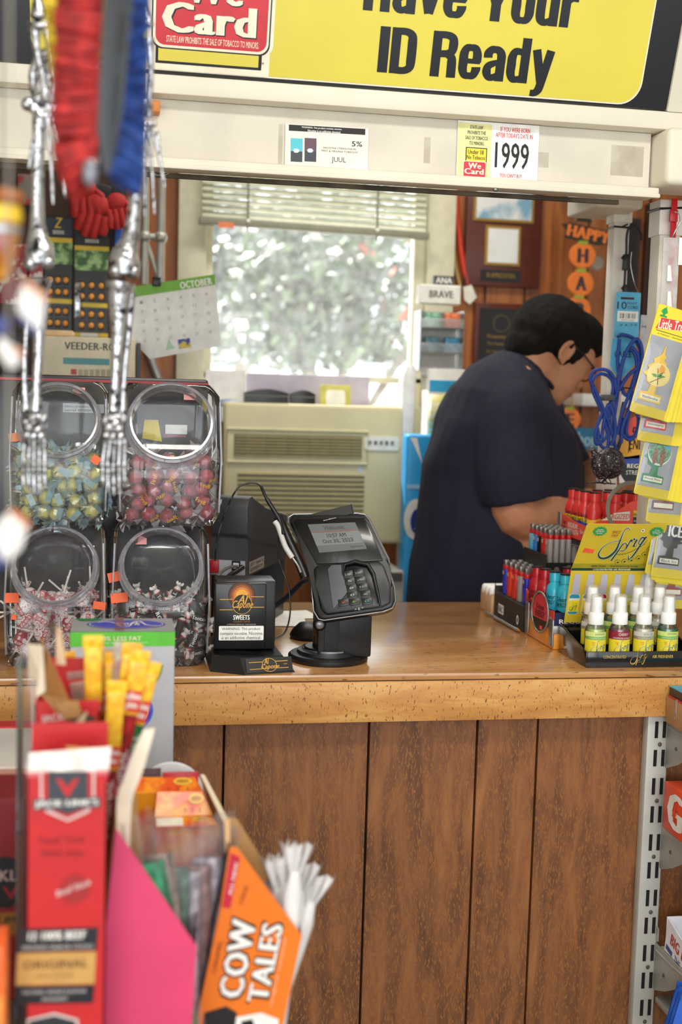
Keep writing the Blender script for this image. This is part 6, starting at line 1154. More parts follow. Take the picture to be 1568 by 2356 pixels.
    for i, (tp, bt, col, nm) in enumerate(vis):
        Yq = 1.300+.012*i; A, B = at(*tp, Yq), at(*bt, Yq); zb = ZL+.002
        d = A-B; B = B-d*((B.z-zb)/d.z); L_ = (A-B).length; t = thing('cellophane_packet', '%s clear cellophane snack packet standing in the pink slanted box' % nm, 'packet', B, 0, 'cellophane packets in the pink box'); M = frame(B, Vector((d.z, 0, -d.x)), d)
        n = 8; vs = []
        for u in range(n+1):
            for v in range(n+1): U, V = u/n, v/n; vs.append(((U-.5)*.055*(1-.25*V), .006*math.sin(PI*U)*math.sin(PI*V)+.005*mnoise.noise(Vector((U*4+i*3, V*8, 1))), V*L_+.006*rn.uniform(-1, 1)*(v == n)))
        MB(M).add(vs, [(u*(n+1)+v, (u+1)*(n+1)+v, (u+1)*(n+1)+v+1, u*(n+1)+v+1) for u in range(n) for v in range(n)], film('#e4dde4', .12, .1, 1.3)).build('clear_wrap', t, 0, True)
        MB(M @ T(0, .005, 0)).box(-.017, .017, -.002, .003, .004, L_*.82, mat(col, .4, var=.3, sc=80), .002).build('contents', t, 35, True)
    # ---- orange slant-cut box
    og = mat('#ee7a1f', .35, var=.04, sc=7); Y = 1.33; t = thing('snack_box', 'orange slanted box with bulging white letters COW TALES', 'box', (.14, 1.37, ZL))
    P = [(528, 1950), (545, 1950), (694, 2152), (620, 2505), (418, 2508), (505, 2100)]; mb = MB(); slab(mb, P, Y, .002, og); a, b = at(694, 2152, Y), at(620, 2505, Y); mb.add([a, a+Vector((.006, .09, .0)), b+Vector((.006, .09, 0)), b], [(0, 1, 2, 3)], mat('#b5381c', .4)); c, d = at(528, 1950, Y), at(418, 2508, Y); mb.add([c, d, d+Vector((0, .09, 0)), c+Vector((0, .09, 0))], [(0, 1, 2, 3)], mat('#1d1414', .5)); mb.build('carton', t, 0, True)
    fl = MB(); slab(fl, [(524, 1880), (546, 1886), (628, 2018), (606, 2030), (542, 1948), (520, 1950)], Y+.06, .002, crd); slab(fl, [(516, 1888), (528, 1884), (530, 1960), (518, 1962)], Y+.02, .002, mat('#dcae7a', .6)); fl.build('inner_flap', t, 0, True)
    f = MB(); pflat(f, [(530, 1962), (552, 1972), (530, 2090), (510, 2088)], Y-.0004, mat('#c2203c', .4)); ptext(f, 'ALL NEW', (532, 2060), (548, 1985), 8, Y-.0008, wht); ptext(f, 'MINI', (560, 2080), (572, 2040), 12, Y-.0004, mat('#a5481a', .4))
    ptext(f, 'CARAMEL', (496, 2240), (512, 2165), 10, Y-.0004, mat('#7a2c12', .4), .02)
    for ink, b_, dx in ((INK, .14, 0), (wht, .05, 0)):
        g = 3 if ink is INK else 0; yy = Y-.0008 if ink is INK else Y-.0016
        ptext(f, 'COW', (556+g, 2298+g*2), (590+g, 2118-g*2), 58+2*g, yy, ink, b_); ptext(f, 'TALES', (614+g, 2308+g*2), (652+g, 2128-g*2), 50+2*g, yy, ink, b_)
    ptext(f, 'original caramel', (618+8, 2315), (660, 2160), 7, Y-.0004, mat('#f2cdb0', .4)); pflat(f, [(470, 2330), (520, 2315), (545, 2330), (530, 2440), (455, 2440)], Y-.0006, mat('#221c1e', .4)); pflat(f, [(520, 2345), (600, 2330), (640, 2345), (640, 2440), (520, 2440)], Y-.0005, wht); pflat(f, [(555, 2350), (580, 2345), (600, 2400), (550, 2420)], Y-.0009, INK)
    f.build('box_printing', t, 0, True)
    cw = mat('#e6e3e2', .35, var=.06, sc=40); k = 0
    for tp, bt in (((686, 1940), (668, 2100)), ((664, 1968), (655, 2110)), ((640, 1972), (640, 2100)), ((704, 1985), (672, 2130)), ((735, 2012), (690, 2150)), ((716, 2040), (680, 2160)), ((624, 1990), (628, 2070)), ((692, 2010), (662, 2120))):
        Yq = 1.345+.009*k; A, B = at(*tp, Yq), at(*bt, Yq); d = A-B; B = B-d*max(0, (B.z-ZL-.01)/d.z)*.98; L_ = (A-B).length; M = frame(B, Vector((d.z, 0, -d.x)), d); k += 1
        t = thing('caramel_stick', ('tallest white caramel stick wrapper behind the orange box', 'white caramel stick wrapper left of the tallest one', 'short white caramel wrapper near the brown flap', 'white caramel wrapper leaning just right of the tallest', 'rightmost white caramel wrapper leaning out of the box', 'white caramel wrapper in front of the rightmost one', 'low white caramel wrapper beside the cardboard flap', 'white caramel wrapper in the middle of the orange box')[k-1], 'candy', B, 0, 'white caramel sticks in the orange box')
        MB(M).lathe([(.006, 0), (.010, .01), (.012, L_-.06), (.006, L_-.034)], cw, 10, sy=.8).build('wrapper', t, 50, True); g = MB(M); n = 8
        for s_ in range(n): u0 = -1+2*s_/n; u1 = -1+2*(s_+1)/n; y_ = .007*(-1)**s_; q_ = .006*(s_ % 3); g.add([(u0*.006, y_*.3, L_-.040), (u1*.006, -y_*.3, L_-.040), (u1*.021, -y_, L_+q_*.5), (u0*.021, y_, L_-q_)], [(0, 1, 2, 3)], cw)
        g.build('crimped_end', t, 20, True)
    # ---- tray of orange candy boxes, white lid, pale divider edge
    t = thing('cardboard_tray', 'brown cardboard tray holding the orange candy boxes', 'tray', (.06, 1.55, .80))
    bx0, bx1 = at(292, 1850, 1.56).x, at(505, 1850, 1.56).x; mb = MB(); zt = at(400, 1925, 1.50).z
    mb.box(bx0, bx1, 1.49, 1.61, ZL, ZL+.003, crd); mb.add([at(460, 1782, 1.60), at(470, 1782, 1.60), at(528, 1892, 1.49), at(516, 1896, 1.49)], [(0, 1, 2, 3)], crdl); mb.add([at(470, 1782, 1.60), at(528, 1892, 1.49), Vector((bx1+.01, 1.49, ZL)), Vector((bx1+.01, 1.60, ZL))], [(0, 1, 2, 3)], crd); mb.box(bx0-.004, bx0-.002, 1.49, 1.61, ZL, .83, crd)
    mb.build('tray', t, 0, True)
    hot = mat('#e2521c', .3, sc=28, h2='#f6a023', lo=.45, hi=.58)
    specs = [((300, 1788), (448, 1788), (468, 1822), (300, 1826), 1.60, 'back'), ((362, 1822), (466, 1822), (490, 1874), (356, 1880), 1.565, 'middle'), ((366, 1880), (486, 1878), (505, 1900), (360, 1904), 1.53, 'front')]
    for (a, b, c, d, Yq, nm) in specs:
        A, B_, C_, D_ = at(*a, Yq+.012), at(*b, Yq+.012), at(*c, Yq-.012), at(*d, Yq-.012); t = thing('candy_box', '%s orange flame-patterned candy box in the brown tray' % nm, 'box', ((A+B_+C_+D_)/4).xy.to_3d()+Vector((0, 0, ZL+.004)), 0, 'orange candy boxes in the brown tray')
        dn = Vector((0, 0, -1)); v = [D_, C_, B_, A]; w_ = [Vector((p.x, p.y, ZL+.004)) for p in v]; mb = MB(); mb.add(v+w_, [(0, 1, 2, 3), (7, 6, 5, 4), (0, 4, 5, 1), (1, 5, 6, 2), (2, 6, 7, 3), (3, 7, 4, 0)], hot); mb.build('carton', t, 0, True)
        M = frame(D_, C_-D_, A-D_); IMv = M.inverted(); W_ = (C_-D_).length; H_ = (IMv @ A).z; f = MB(M)
        f.flat(ell(W_*.72, H_*.66, W_*.13, H_*.22, 20), -.0006, mat('#e9c84a', .35)); f.flat(ell(W_*.72, H_*.66, W_*.10, H_*.14, 20), -.0009, mat('#d9861f', .35)); f.text('HEAT', W_*.64, W_*.8, H_*.62, H_*.7, -.0012, mat('#5a7a2a', .4), .03)
        for i in range(3): f.text('T', W_*(.5+.13*i), W_*(.54+.13*i), H_*.1, H_*.28, -.0006, mat('#6a2a12', .4), .03)
        if nm == 'front': f.rect(0, W_*.42, H_*.05, H_*.85, -.001, mat('#f2ead8', .4)); f.rect(0, W_, -.002, H_*.05, -.001, mat('#c4242c', .4))
        f.build('box_printing', t, 0, True)
    a = R4(300, 1768, 370, 1786, 1.62); solo(MB().box(a[0], a[1], 1.617, 1.622, ZL, a[3], mat('#4a2420', .4, var=.2, sc=90), .001), 'dark_chocolate_box', 'dark brown box top behind the orange candy boxes', 'box')
    a = R4(370, 1776, 456, 1792, 1.62); solo(MB().box(a[0]+.002, a[1], 1.615, 1.622, ZL, a[3], mat('#c22a38', .35, var=.1, sc=60), .001), 'red_candy_box', 'red box top behind the orange candy boxes, under the white disc', 'box')
    q = at(392, 1792, 1.66); solo(MB(T(q.x, 1.655, q.z, R(90))).lathe([(.0, 0), (.044, 0), (.045, -.003), (.043, -.006), (0, -.006)], mat('#e4e6e6', .4), 40), 'plastic_disc', 'round white plastic disc standing against the silver carton', 'lid')
    for o in bpy.data.objects:
        if o.name == 'plastic_disc': o.location.z = ZU-.003
    t = thing('divider_edge', 'curved cardboard divider edge with glare painted in cream, rising between jerky box and orange candy', 'card', at(290, 1850, 1.30))  # blown-out divider edge, its glare painted as the cream colour
    P = spline([at(284, 1990, 1.30), at(286, 1850, 1.30), at(305, 1790, 1.30), at(325, 1730, 1.30), at(343, 1680, 1.30)], 5); mb = MB(); n = len(P)
    ws = [.006+.003*math.sin(PI*i/(n-1)) for i in range(n)]; vs = []
    for p, w_ in zip(P, ws): vs += [p+Vector((-w_, 0, 0)), p+Vector((w_, 0, .002)), p+Vector((w_, .0015, .002)), p+Vector((-w_, .0015, 0))]
    mb.add(vs, [(4*i+j, 4*i+(j+1) % 4, 4*i+4+(j+1) % 4, 4*i+4+j) for i in range(n-1) for j in range(4)]+[(3, 2, 1, 0), (4*n-4, 4*n-3, 4*n-2, 4*n-1)], mat('#f6e6cf', .35)); mb.build('strip', t, 50, True)
    v = [at(278, 1800, 1.31), at(296, 1740, 1.31), at(304, 1735, 1.31), at(292, 1800, 1.31)]; MB().add(v+[p+Vector((0, .001, 0)) for p in v], [(0, 1, 2, 3), (7, 6, 5, 4)], mat('#b593b8', .4)).build('lilac_fold', t, 0, True)
    # ---- boxes at the left edge
    Y = 1.7; x1 = at(62, 1790, Y).x; z1 = at(30, 1765, Y).z; zb = at(30, 1830, Y).z
    t = thing('shoe_white_carton', 'long white-topped carton with pinkish front at the left edge', 'box', (x1-.12, 1.8, zb)); t.name = 'white_carton'
    MB().box(x1-.25, x1, Y, Y+.23, zb, z1, mat('#dbd3d0', .45, var=.08, sc=6), .002).box(x1-.25, x1+.0005, Y-.001, Y, zb, z1-.002, mat('#e2a893', .5)).box(x1-.25, x1, Y+.20, Y+.232, z1, z1+.003, mat('#c8282c', .4)).build('carton', t, 0, True)
    MB().box(x1-.25, x1, Y+.02, Y+.2, ZU, zb-.001, redd).build('lower_box', t, 0, True)
    Y = 1.5; x1 = at(58, 1950, Y).x; t = thing('jerky_carton', 'dark red jerky carton with black badge at the left edge', 'box', (x1-.1, 1.55, ZL)); zt = at(30, 1838, Y).z
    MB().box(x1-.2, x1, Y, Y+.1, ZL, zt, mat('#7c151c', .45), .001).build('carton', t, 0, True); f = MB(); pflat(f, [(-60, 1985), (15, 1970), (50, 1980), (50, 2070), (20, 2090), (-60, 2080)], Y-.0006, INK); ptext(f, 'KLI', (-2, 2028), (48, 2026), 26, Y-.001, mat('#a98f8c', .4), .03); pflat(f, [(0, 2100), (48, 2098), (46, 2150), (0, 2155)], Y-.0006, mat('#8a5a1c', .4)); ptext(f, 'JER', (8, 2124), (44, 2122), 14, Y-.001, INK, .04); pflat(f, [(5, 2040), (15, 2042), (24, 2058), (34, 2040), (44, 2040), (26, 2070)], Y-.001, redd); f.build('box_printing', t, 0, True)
    Y = 1.15; x1 = at(11, 2250, Y).x; solo(MB().box(x1-.1, x1, Y, Y+.05, ZL, at(5, 2178, Y).z, mat('#f0642c', .35, sc=20, h2='#f7a24a'), .004), 'orange_packet', 'bright orange packet cut off at the lower left corner', 'packet')
foreground()
def hanging_left():
    sil = mat('#c2c2c6', .22, .9, sc=110, h2='#26262a', lo=.52, hi=.66, bump=.6, bsc=180); Y = 1.5; k = Y/FPX
    t = thing('toy_skeleton', 'silver plastic toy skeleton hanging before the jars, legs and hands dangling', 'decoration', at(190, 230, Y))
    def P(a, b, dy=0): return at(a, b, Y+dy)
    def bone(nm, pts, rs, par=t, dy=0, n=10):
        q = spline([P(a, b, dy) for a, b in pts], 5); m = len(q); rr = []
        for i in range(m): f = i/(m-1)*(len(rs)-1); j = min(int(f), len(rs)-2); rr.append((rs[j]+(rs[j+1]-rs[j])*(f-j))*k)
        mb = MB(); mb.tube(q, rr, sil, n); mb.v = [v+Vector((0, mnoise.noise(v*90)*.0012, 0)) for v in mb.v]; return mb.build(nm, par, 60, True)
    bone('femur', [(62, 236), (88, 262), (90, 300), (86, 420), (86, 530), (90, 572), (90, 606)], [13, 12, 17, 14, 14, 16, 26, 34, 30]); bone('femur', [(330, 236), (318, 262), (318, 300), (314, 430), (302, 540), (288, 590), (286, 630)], [13, 12, 17, 14, 14, 16, 24, 36, 32])
    for nm, c, r in (('hip_ball', (64, 240), 15), ('hip_ball', (332, 240), 15)): MB().sph(P(*c, -.002), r*k, sil, 14, 10).build('hip_ball', t, 60, True)
    for sx, cs in ((0, ((70, 606, 17), (108, 604, 16))), (1, ((266, 622, 17), (304, 626, 17)))):
        mb = MB()
        for a, b, r in cs: mb.sph(P(a, b, -.004), (r*k, r*k*1.2, r*k), sil, 12, 8)
        mb.build('knee_joint', t, 60, True)
    bone('tibia', [(82, 642), (84, 670), (90, 740), (86, 850), (82, 945)], [36, 30, 22, 15, 11, 10, 16]); bone('fibula', [(62, 660), (60, 760), (56, 860), (60, 942)], [9, 6, 5, 6, 9], dy=.004)
    bone('tibia', [(276, 650), (274, 680), (272, 760), (266, 860), (262, 945)], [34, 30, 25, 18, 13, 11, 15]); bone('fibula', [(302, 670), (296, 760), (286, 860), (282, 945)], [10, 7, 6, 6, 9], dy=.006)
    for cx, nm in ((79, 0), (262, 1)):
        f = MB(); rn = random.Random(4+nm)
        f.sph(P(cx, 962), (24*k, 18*k, 14*k), sil, 12, 8); f.sph(P(cx-20, 968, -.004), (8*k, 8*k, 12*k), sil, 8, 6); f.sph(P(cx+22, 964, -.004), (8*k, 8*k, 12*k), sil, 8, 6)
        for i, (a, b, r) in enumerate(((-12, 985, 12), (8, 988, 13), (-18, 1002, 10), (-2, 1005, 11), (14, 1004, 11), (2, 975, 14))): f.sph(P(cx+a, b, -.003), (r*k, r*k, r*k*.9), sil, 10, 7)
        f.build('ankle', t, 60, True)
        for i in range(5):
            x = cx-22+11*i+(3 if nm else 0); x2 = cx-26+12.5*i; L_ = (1118, 1134, 1138, 1136, 1122)[i]
            bone('toe', [(x, 1010), (x2, 1060), (x2, 1076), (x2, 1092), (x2+1, L_)], [7, 4.5, 4, 7, 4, 6, 3.6, 5.5, 3], dy=-.003-.002*(i % 2), n=8)
    # arms and hands
    bone('humerus', [(88, -90), (86, -20), (88, 28)], [14, 9, 9, 17]); bone('radius_bone', [(104, 52), (112, 120), (122, 190), (116, 236)], [11, 6, 6, 6, 10]); bone('ulna_bone', [(80, 52), (84, 110), (98, 180), (104, 238)], [15, 9, 6, 6, 9], dy=.002)
    MB().sph(P(86, 36, -.003), (17*k, 14*k, 12*k), sil, 12, 8).sph(P(92, 60, -.004), (20*k, 12*k, 9*k), sil, 12, 8).build('elbow_joint', t, 60, True)
    bone('humerus', [(318, -120), (330, -20), (338, 60)], [14, 9, 9, 17], dy=.03); bone('radius_bone', [(344, 88), (348, 150), (346, 210), (342, 268)], [11, 6, 6, 6, 9], dy=.03); bone('ulna_bone', [(330, 90), (332, 150), (332, 210), (334, 268)], [12, 7, 6, 6, 8], dy=.032)
    for cx, cy, dy, ends in ((108, 250, -.002, ((66, 388), (78, 352), (122, 470), (150, 455), (168, 430))), (340, 282, .03, ((309, 472), (333, 500), (355, 492), (378, 430), (368, 380)))):
        f = MB()
        for i in range(7): f.sph(P(cx-14+9*(i % 4), cy+4+12*(i//4), dy), 7.5*k, sil, 8, 6)
        f.build('wrist', t, 60, True)
        for i, (ex, ey) in enumerate(ends):
            x = cx-16+9*i; mx = x+(ex-x)*.35; bone('finger', [(x, cy+22), (mx, cy+(ey-cy)*.38), (x+(ex-x)*.7, cy+(ey-cy)*.66), (ex, ey)], [6, 3.6, 6, 3.5, 5.5, 3.2, 4.8, 2.5], dy=dy-.002, n=8)
    # pelvis, spine, ribs above
    for sx in (-1, 1):
        c = P(198+sx*62, 205, .02); mb = MB(); mb.tube([c+Vector((.032*math.cos(a)*.9+sx*.008*math.sin(a), .006*math.cos(2*a), .04*math.sin(a))) for a in [2*PI*i/20 for i in range(20)]], .006, sil, 8, True); mb.sph(c, (.03, .006, .036), sil, 14, 8); mb.tube([c, P(198+sx*128, 238, .01)], [.008, .006], sil, 8); mb.build('hip_bone', t, 60, True)
    mb = MB()
    for i in range(22): mb.sph(P(198, 230-i*34, .025), (.012, .011, .0095), sil, 10, 6)
    mb.build('spine', t, 60, True)
    for i in range(7):
        c = P(198, -60-i*42, .0); mb = MB(); r = .055-.003*abs(i-3); mb.tube([c+Vector((r*math.sin(a), .025-.035*math.cos(a)*-1-.035, -.012*math.cos(a))) for a in [2*PI*j/24 for j in range(24)]], .0028, sil, 6, True); mb.build('rib', t, 60, True)
    c = P(198, -120, 0); MB().tube([P(88, -90), P(198, -330, .02), P(318, -120, .03)], .004, sil, 8).build('collar_bone', t, 60, True)
    q = P(198, 230-21*34, .025); MB().tube([q, (q.x, q.y, 2.75)], .0012, mat('#2a2a2a', .7), 6).build('hanging_string', t, 60, True)
    # ---- snow brushes
    def brush(name, label, Yb, spine, tufts, col, extra=None):
        pass
    Yb = 1.05; kb = Yb/FPX; bk = mat('#2a2d33', .45, var=.05); rd = mat('#8e1718', .7, sc=90, h2='#bf2a26'); bl = mat('#0f2a66', .7, sc=90, h2='#1f4690'); ye = mat('#c9a820', .7, sc=90, h2='#ddc436'); rn = random.Random(2)
    t = thing('snow_brush', 'black handled brush with red bristles left and blue bristles right, hanging close up', 'brush', at(240, 400, Yb))
    mb = MB(); sp = [at(272, -160, Yb), at(280, 0, Yb), at(266, 200, Yb), at(240, 400, Yb)]
    out = [(236, -160), (312, -160), (308, 0), (295, 130), (283, 260), (266, 395), (252, 420), (226, 398), (224, 300), (232, 150), (240, 0)]
    P_ = PX(out, Yb); a = sum(P_[i][0]*P_[(i+1) % len(P_)][1]-P_[(i+1) % len(P_)][0]*P_[i][1] for i in range(len(P_))); mb.prism(P_ if a > 0 else P_[::-1], Yb-.012, Yb+.012, bk, .004); mb.build('handle', t, 35, True)
    g = MB(); 
    for pts in (((276, 30), (290, 30), (284, 118), (268, 122)), ((266, 175), (278, 172), (268, 285), (258, 288))): pflat(g, pts, Yb-.0125, mat('#0e0f12', .6))
    g.build('handle_grooves', t, 0, True)
    q = at(207, 398, Yb-.02); MB().sph(q, (17*kb, 12*kb, 30*kb), mat('#7d8088', .35, .3), 16, 10).build('end_cap', t, 60, True)
    def bristles(nm, roots, tips, n, m_, par, r=.0028, dep=.022, per=9):
        mb = MB()
        for i in range(n):
            f = i/(n-1)*(len(roots)-1); j = min(int(f), len(roots)-2); w_ = f-j; a = at(*[roots[j][c]+(roots[j+1][c]-roots[j][c])*w_ for c in (0, 1)], Yb); b = at(*[tips[j][c]+(tips[j+1][c]-tips[j][c])*w_ for c in (0, 1)], Yb)
            for s_ in range(per):
                dy = rn.uniform(-dep, dep); e = b+(b-a)*rn.uniform(-.10, .05)+Vector((0, dy, rn.uniform(-.006, .006))); mid = (a+e)/2+Vector((0, dy*.2, rn.uniform(-.002, .002))); mb.tube([a+Vector((0, dy*.4, 0)), mid, e], [r, r*1.2, r*.7], m_, 5)
        mb.build(nm, par, 60, True)
    bristles('red_bristles', [(242, -160), (236, 0), (226, 200), (222, 330), (215, 385)], [(140, -150), (132, 0), (124, 200), (124, 360), (170, 450)], 46, rd, t); bristles('blue_bristles', [(300, -160), (300, 0), (288, 200), (268, 340), (245, 398)], [(346, -160), (342, 0), (338, 200), (328, 400), (318, 440)], 46, bl, t)
    MB().tube([at(272, -150, Yb), (at(272, -150, Yb).x, Yb, 2.75)], .012, bk, 10).build('shaft', t, 60, True)
    Yb = 1.12; t = thing('snow_brush', 'yellow bristled brush mostly hidden behind the red one', 'brush', at(170, 200, Yb)); q = at(175, -120, Yb)
    MB().tube([at(178, 190, Yb), at(175, -120, Yb), (q.x, Yb, 2.75)], .009, bk, 10).build('handle', t, 60, True)
    bristles('yellow_bristles', [(170, -150), (170, 0), (170, 130), (172, 200)], [(112, -150), (108, 0), (110, 110), (132, 225)], 34, ye, t)
    # ---- very near, soft shapes at the left edge
    Yn = .82; kn = Yn/FPX; t = thing('bunting_string', 'near blurred string of white, orange and navy paper flags at the left edge', 'bunting', at(20, 700, Yn))
    wh = mat('#ece6e2', .5); orr = mat('#e5843c', .5); nv = mat('#2a3576', .5)
    MB().tube([at(26, 1320, Yn), at(20, 700, Yn), (at(20, 700, Yn).x, Yn, 2.75)], .0007, mat('#b9b2a8', .7), 5).build('string', t, 60, True)
    for i, (w_, o_, n_) in enumerate(((((38, 700), (52, 650), (104, 690), (92, 762), (45, 722)), ((52, 650), (60, 644), (108, 682), (104, 692)), ((45, 722), (92, 762), (90, 776), (40, 732))), (((0, 772), (20, 790), (52, 808), (38, 846), (16, 842), (-8, 800)), ((28, 800), (52, 808), (50, 820), (30, 812)), ((-20, 720), (22, 738), (18, 762), (-8, 770))), (((-6, 1205), (20, 1178), (62, 1215), (48, 1262), (14, 1292), (-8, 1260)), ((20, 1178), (30, 1172), (70, 1206), (62, 1216)), ((-20, 1240), (8, 1262), (16, 1300), (-20, 1310))))):
        mb = MB(); slab(mb, w_, Yn-.001*i, .001, wh); slab(mb, o_, Yn-.0012, .001, orr); slab(mb, n_, Yn-.0012, .001, nv); mb.build('paper_flag', t, 0, True)
    Yn = .95; kn = Yn/FPX; q = at(4, 545, Yn); t = thing('glass_ornament', 'blurred amber and yellow glass ornament hanging at the left edge', 'ornament', at(4, 640, Yn))
    MB(T(*q)).lathe([(0, -98*kn), (16*kn, -92*kn), (30*kn, -50*kn), (38*kn, 0), (40*kn, 28*kn)], mat('#8a2a18', .2, sc=30, h2='#c98a1f', coat=.6), 24, caps=False).lathe([(40*kn, 8*kn), (41*kn, 20*kn)], mat('#a9b4b4', .3, .5), 24, caps=False).lathe([(40*kn, 30*kn), (43*kn, 46*kn), (40*kn, 66*kn)], mat('#f2c81f', .3), 24, caps=False).lathe([(42*kn, 68*kn), (50*kn, 80*kn), (44*kn, 98*kn), (12*kn, 106*kn), (0, 108*kn)], mat('#9a5a2c', .3), 24).build('glass_body', t, 50, True)
    MB().tube([(q.x, Yn, q.z+106*kn), (q.x, Yn, 2.75)], .0008, mat('#3a3a3a', .7), 5).build('string', t, 60, True)
hanging_left()
# ================================================================== BEHIND THE COUNTER
def background():
    cream = mat('#d8d1a9', .45, var=.04, sc=6); creamd = mat('#b9ac7d', .5, var=.05); dk = mat('#3a3222', .6); wht = mat('#f0efe9', .5); blk = mat('#141416', .4); steel = mat('#8f8f8c', .35, .7); gold = mat('#a8843e', .35, .5)
    # deep sill board over the air conditioner
    x0, x1, z0, z1 = R4(470, 940, 985, 978, 3.9)
    struct(MB().box(x0-.02, x1+.02, 3.86, 4.098, z0+.002, z1-.004, mat('#e9e7de', .4), .006), 'trim_3')
    SZ_ = z1-.004
    # air conditioner
    Y = 3.84; x0, x1, z0, z1 = R4(512, 930, 986, 1250, Y)
    t = thing('air_conditioner', 'cream window air conditioner with louvred grille under the sill', 'air conditioner', ((x0+x1)/2, 3.97, z0))
    MB().box(x0, x1, Y, 4.098, z0, z1-.002, cream, .012, 3).build('case', t, 35, True)
    a, b, c, d = R4(538, 1002, 832, 1052, Y); mb = MB(); mb.box(a, b, Y-.002, Y+.004, c, d, mat('#6b6238', .6)); 
    for i in range(7): z = c+(d-c)*(i+.5)/7; mb.box(a+.002, b-.002, Y-.006, Y+.002, z-.003, z+.001, creamd)
    for i in range(6): x = a+(b-a)*(i+.5)/6; mb.box(x-.001, x+.001, Y-.004, Y, c, d, dk)
    mb.box(a, b, Y-.0035, Y, c, c+.006, dk).build('air_outlet', t, 0, True)
    a, b, c, d = R4(545, 1088, 836, 1232, Y); mb = MB()
    for i in range(13): z = c+(d-c)*(i+.5)/13; mb.box(a, b, Y-.006, Y+.001, z-.001, z+.005, creamd).box(a, b, Y-.001, Y+.001, z-.006, z-.001, dk)
    mb.build('intake_grille', t, 0, True)
    a, b, c, d = R4(838, 1004, 918, 1036, Y); mb = MB(); mb.prism(rrect(a, b, c, d, .012), Y-.004, Y, mat('#f0efe6', .4)); 
    for i in range(5): mb.box(a+.012+i*.018, a+.022+i*.018, Y-.007, Y-.003, (c+d)/2-.004, (c+d)/2+.008, (mat('#7c8378', .5), mat('#5f665e', .5))[i % 2])
    mb.build('control_panel', t, 0, True)
    q = at(828, 1081, Y); MB().flat(ell(q.x, q.z, .009, .011, 16), Y-.001, mat('#ccd0dc', .4)).build('round_badge', t, 0, True)
    a, b, c, d = R4(522, 990, 845, 1065, Y); MB().tube([(a, Y-.002, c), (b, Y-.002, c), (b, Y-.002, d), (a, Y-.002, d)], .005, cream, 8, True).build('outlet_frame', t, 60, True)
    # bits on the sill
    S0 = SZ_+.001; wz = at(700, 925, 4.1).z+.001
    q = at(560, 935, 3.98); a = R4(562, 895, 662, 938, 3.95); b = R4(668, 898, 724, 938, 3.95)
    for (r_, lb) in ((a, 'wider black curved tray on the window sill'), (b, 'narrower black curved tray on the window sill beside the wider one')):
        mb = MB(T((r_[0]+r_[1])/2, 3.96, S0)); w_ = (r_[1]-r_[0])/2; n = 14
        vs = []
        for i in range(n+1):
            x = -w_+2*w_*i/n; h = r_[3]-S0-.012+.012*math.sin(PI*i/n)
            vs += [(x, -.02-.004*math.sin(PI*i/n), 0), (x, -.02-.004*math.sin(PI*i/n), h), (x, .02, h), (x, .02, 0)]
        mb.add(vs, [(4*i+j, 4*i+4+j, 4*i+4+(j+1) % 4, 4*i+(j+1) % 4) for i in range(n) for j in range(4)]+[(0, 1, 2, 3), (4*n+3, 4*n+2, 4*n+1, 4*n)], mat('#1c1c1e', .35)); mb.box(-w_, w_, -.0255, -.0235, (r_[3]-S0)*.6, (r_[3]-S0)*.68, mat('#55554f', .4)); solo(mb, 'black_tray', lb, 'tray')
    a, b, c, d = R4(737, 886, 806, 942, 3.95); t = thing('photo_frame', 'small yellow-green frame with a white centre standing on the sill', 'frame', ((a+b)/2, 3.96, S0))
    MB().box(a, b, 3.95, 3.962, S0, d, mat('#c9c36a', .5, var=.1, sc=30), .002).build('frame', t, 35, True); MB().flat(rrect(a+.018, b-.018, c+.012, d-.016, .01), 3.9494, wht).build('picture', t, 0, True)
    a = R4(472, 852, 562, 932, 4.0); solo(MB().box(a[0], a[1], 4.0, 4.004, S0, a[3], mat('#f6f6f4', .5)), 'white_card', 'plain white card leaning at the left of the window sill', 'card')
    a = R4(566, 862, 850, 898, 4.03); solo(MB().box(a[0], a[1], 4.03, 4.045, S0, a[3], mat('#bdb6c8', .5, var=.08, sc=12), .004), 'storage_bin', 'long pale lilac bin on the window sill behind the black trays', 'bin')
    q = at(525, 935, 3.93); solo(MB(T(q.x, 3.93, S0)).sph((0, 0, .012), (.045, .025, .014), mat('#4f74a8', .5, h2='#e8ecf2', sc=14), 18, 8), 'folded_cloth', 'blue and white folded cloth on the sill behind the upper jars', 'cloth')
    a = R4(860, 905, 925, 940, 3.95); solo(MB().box(a[0], a[1], 3.93, 3.98, S0, S0+.02, mat('#f3f1ea', .4), .003), 'paper_stack', 'bright stack of white papers at the right end of the sill', 'papers')
    # packet rack right of the window
    Y = 3.75; grey = mat('#c3c2bc', .4, .2); clr = film('#eef1f2', .35, .1, 2)
    x0, x1, z0, z1 = R4(963, 715, 1058, 845, Y); t = thing('packet_rack', 'clear tiered rack of small packets with white header right of the window', 'display rack', ((x0+x1)/2, 3.78, z0-.012))
    a, b, c, d = R4(965, 655, 1060, 700, Y); MB().box(a, b, Y, Y+.05, c, d, wht, .004).text('BRAVE', a+.03, b-.025, c+.02, d-.018, Y-.001, mat('#6e6e6a', .5), .04).build('header', t, 0, True)
    a, b, c, d = R4(1000, 634, 1045, 655, Y); MB().box(a, b, Y+.01, Y+.03, c, d, mat('#4f5254', .5)).text('ANA', a+.005, b-.005, c+.005, d-.005, Y+.009, wht, .05).build('top_tag', t, 0, True)
    mb = MB()
    for i in range(3): z = z1-.075*(i+1)+.02; mb.box(x0, x1, Y-.03, Y+.06, z, z+.003, grey).box(x0, x1, Y-.032, Y-.03, z, z+.03, clr)
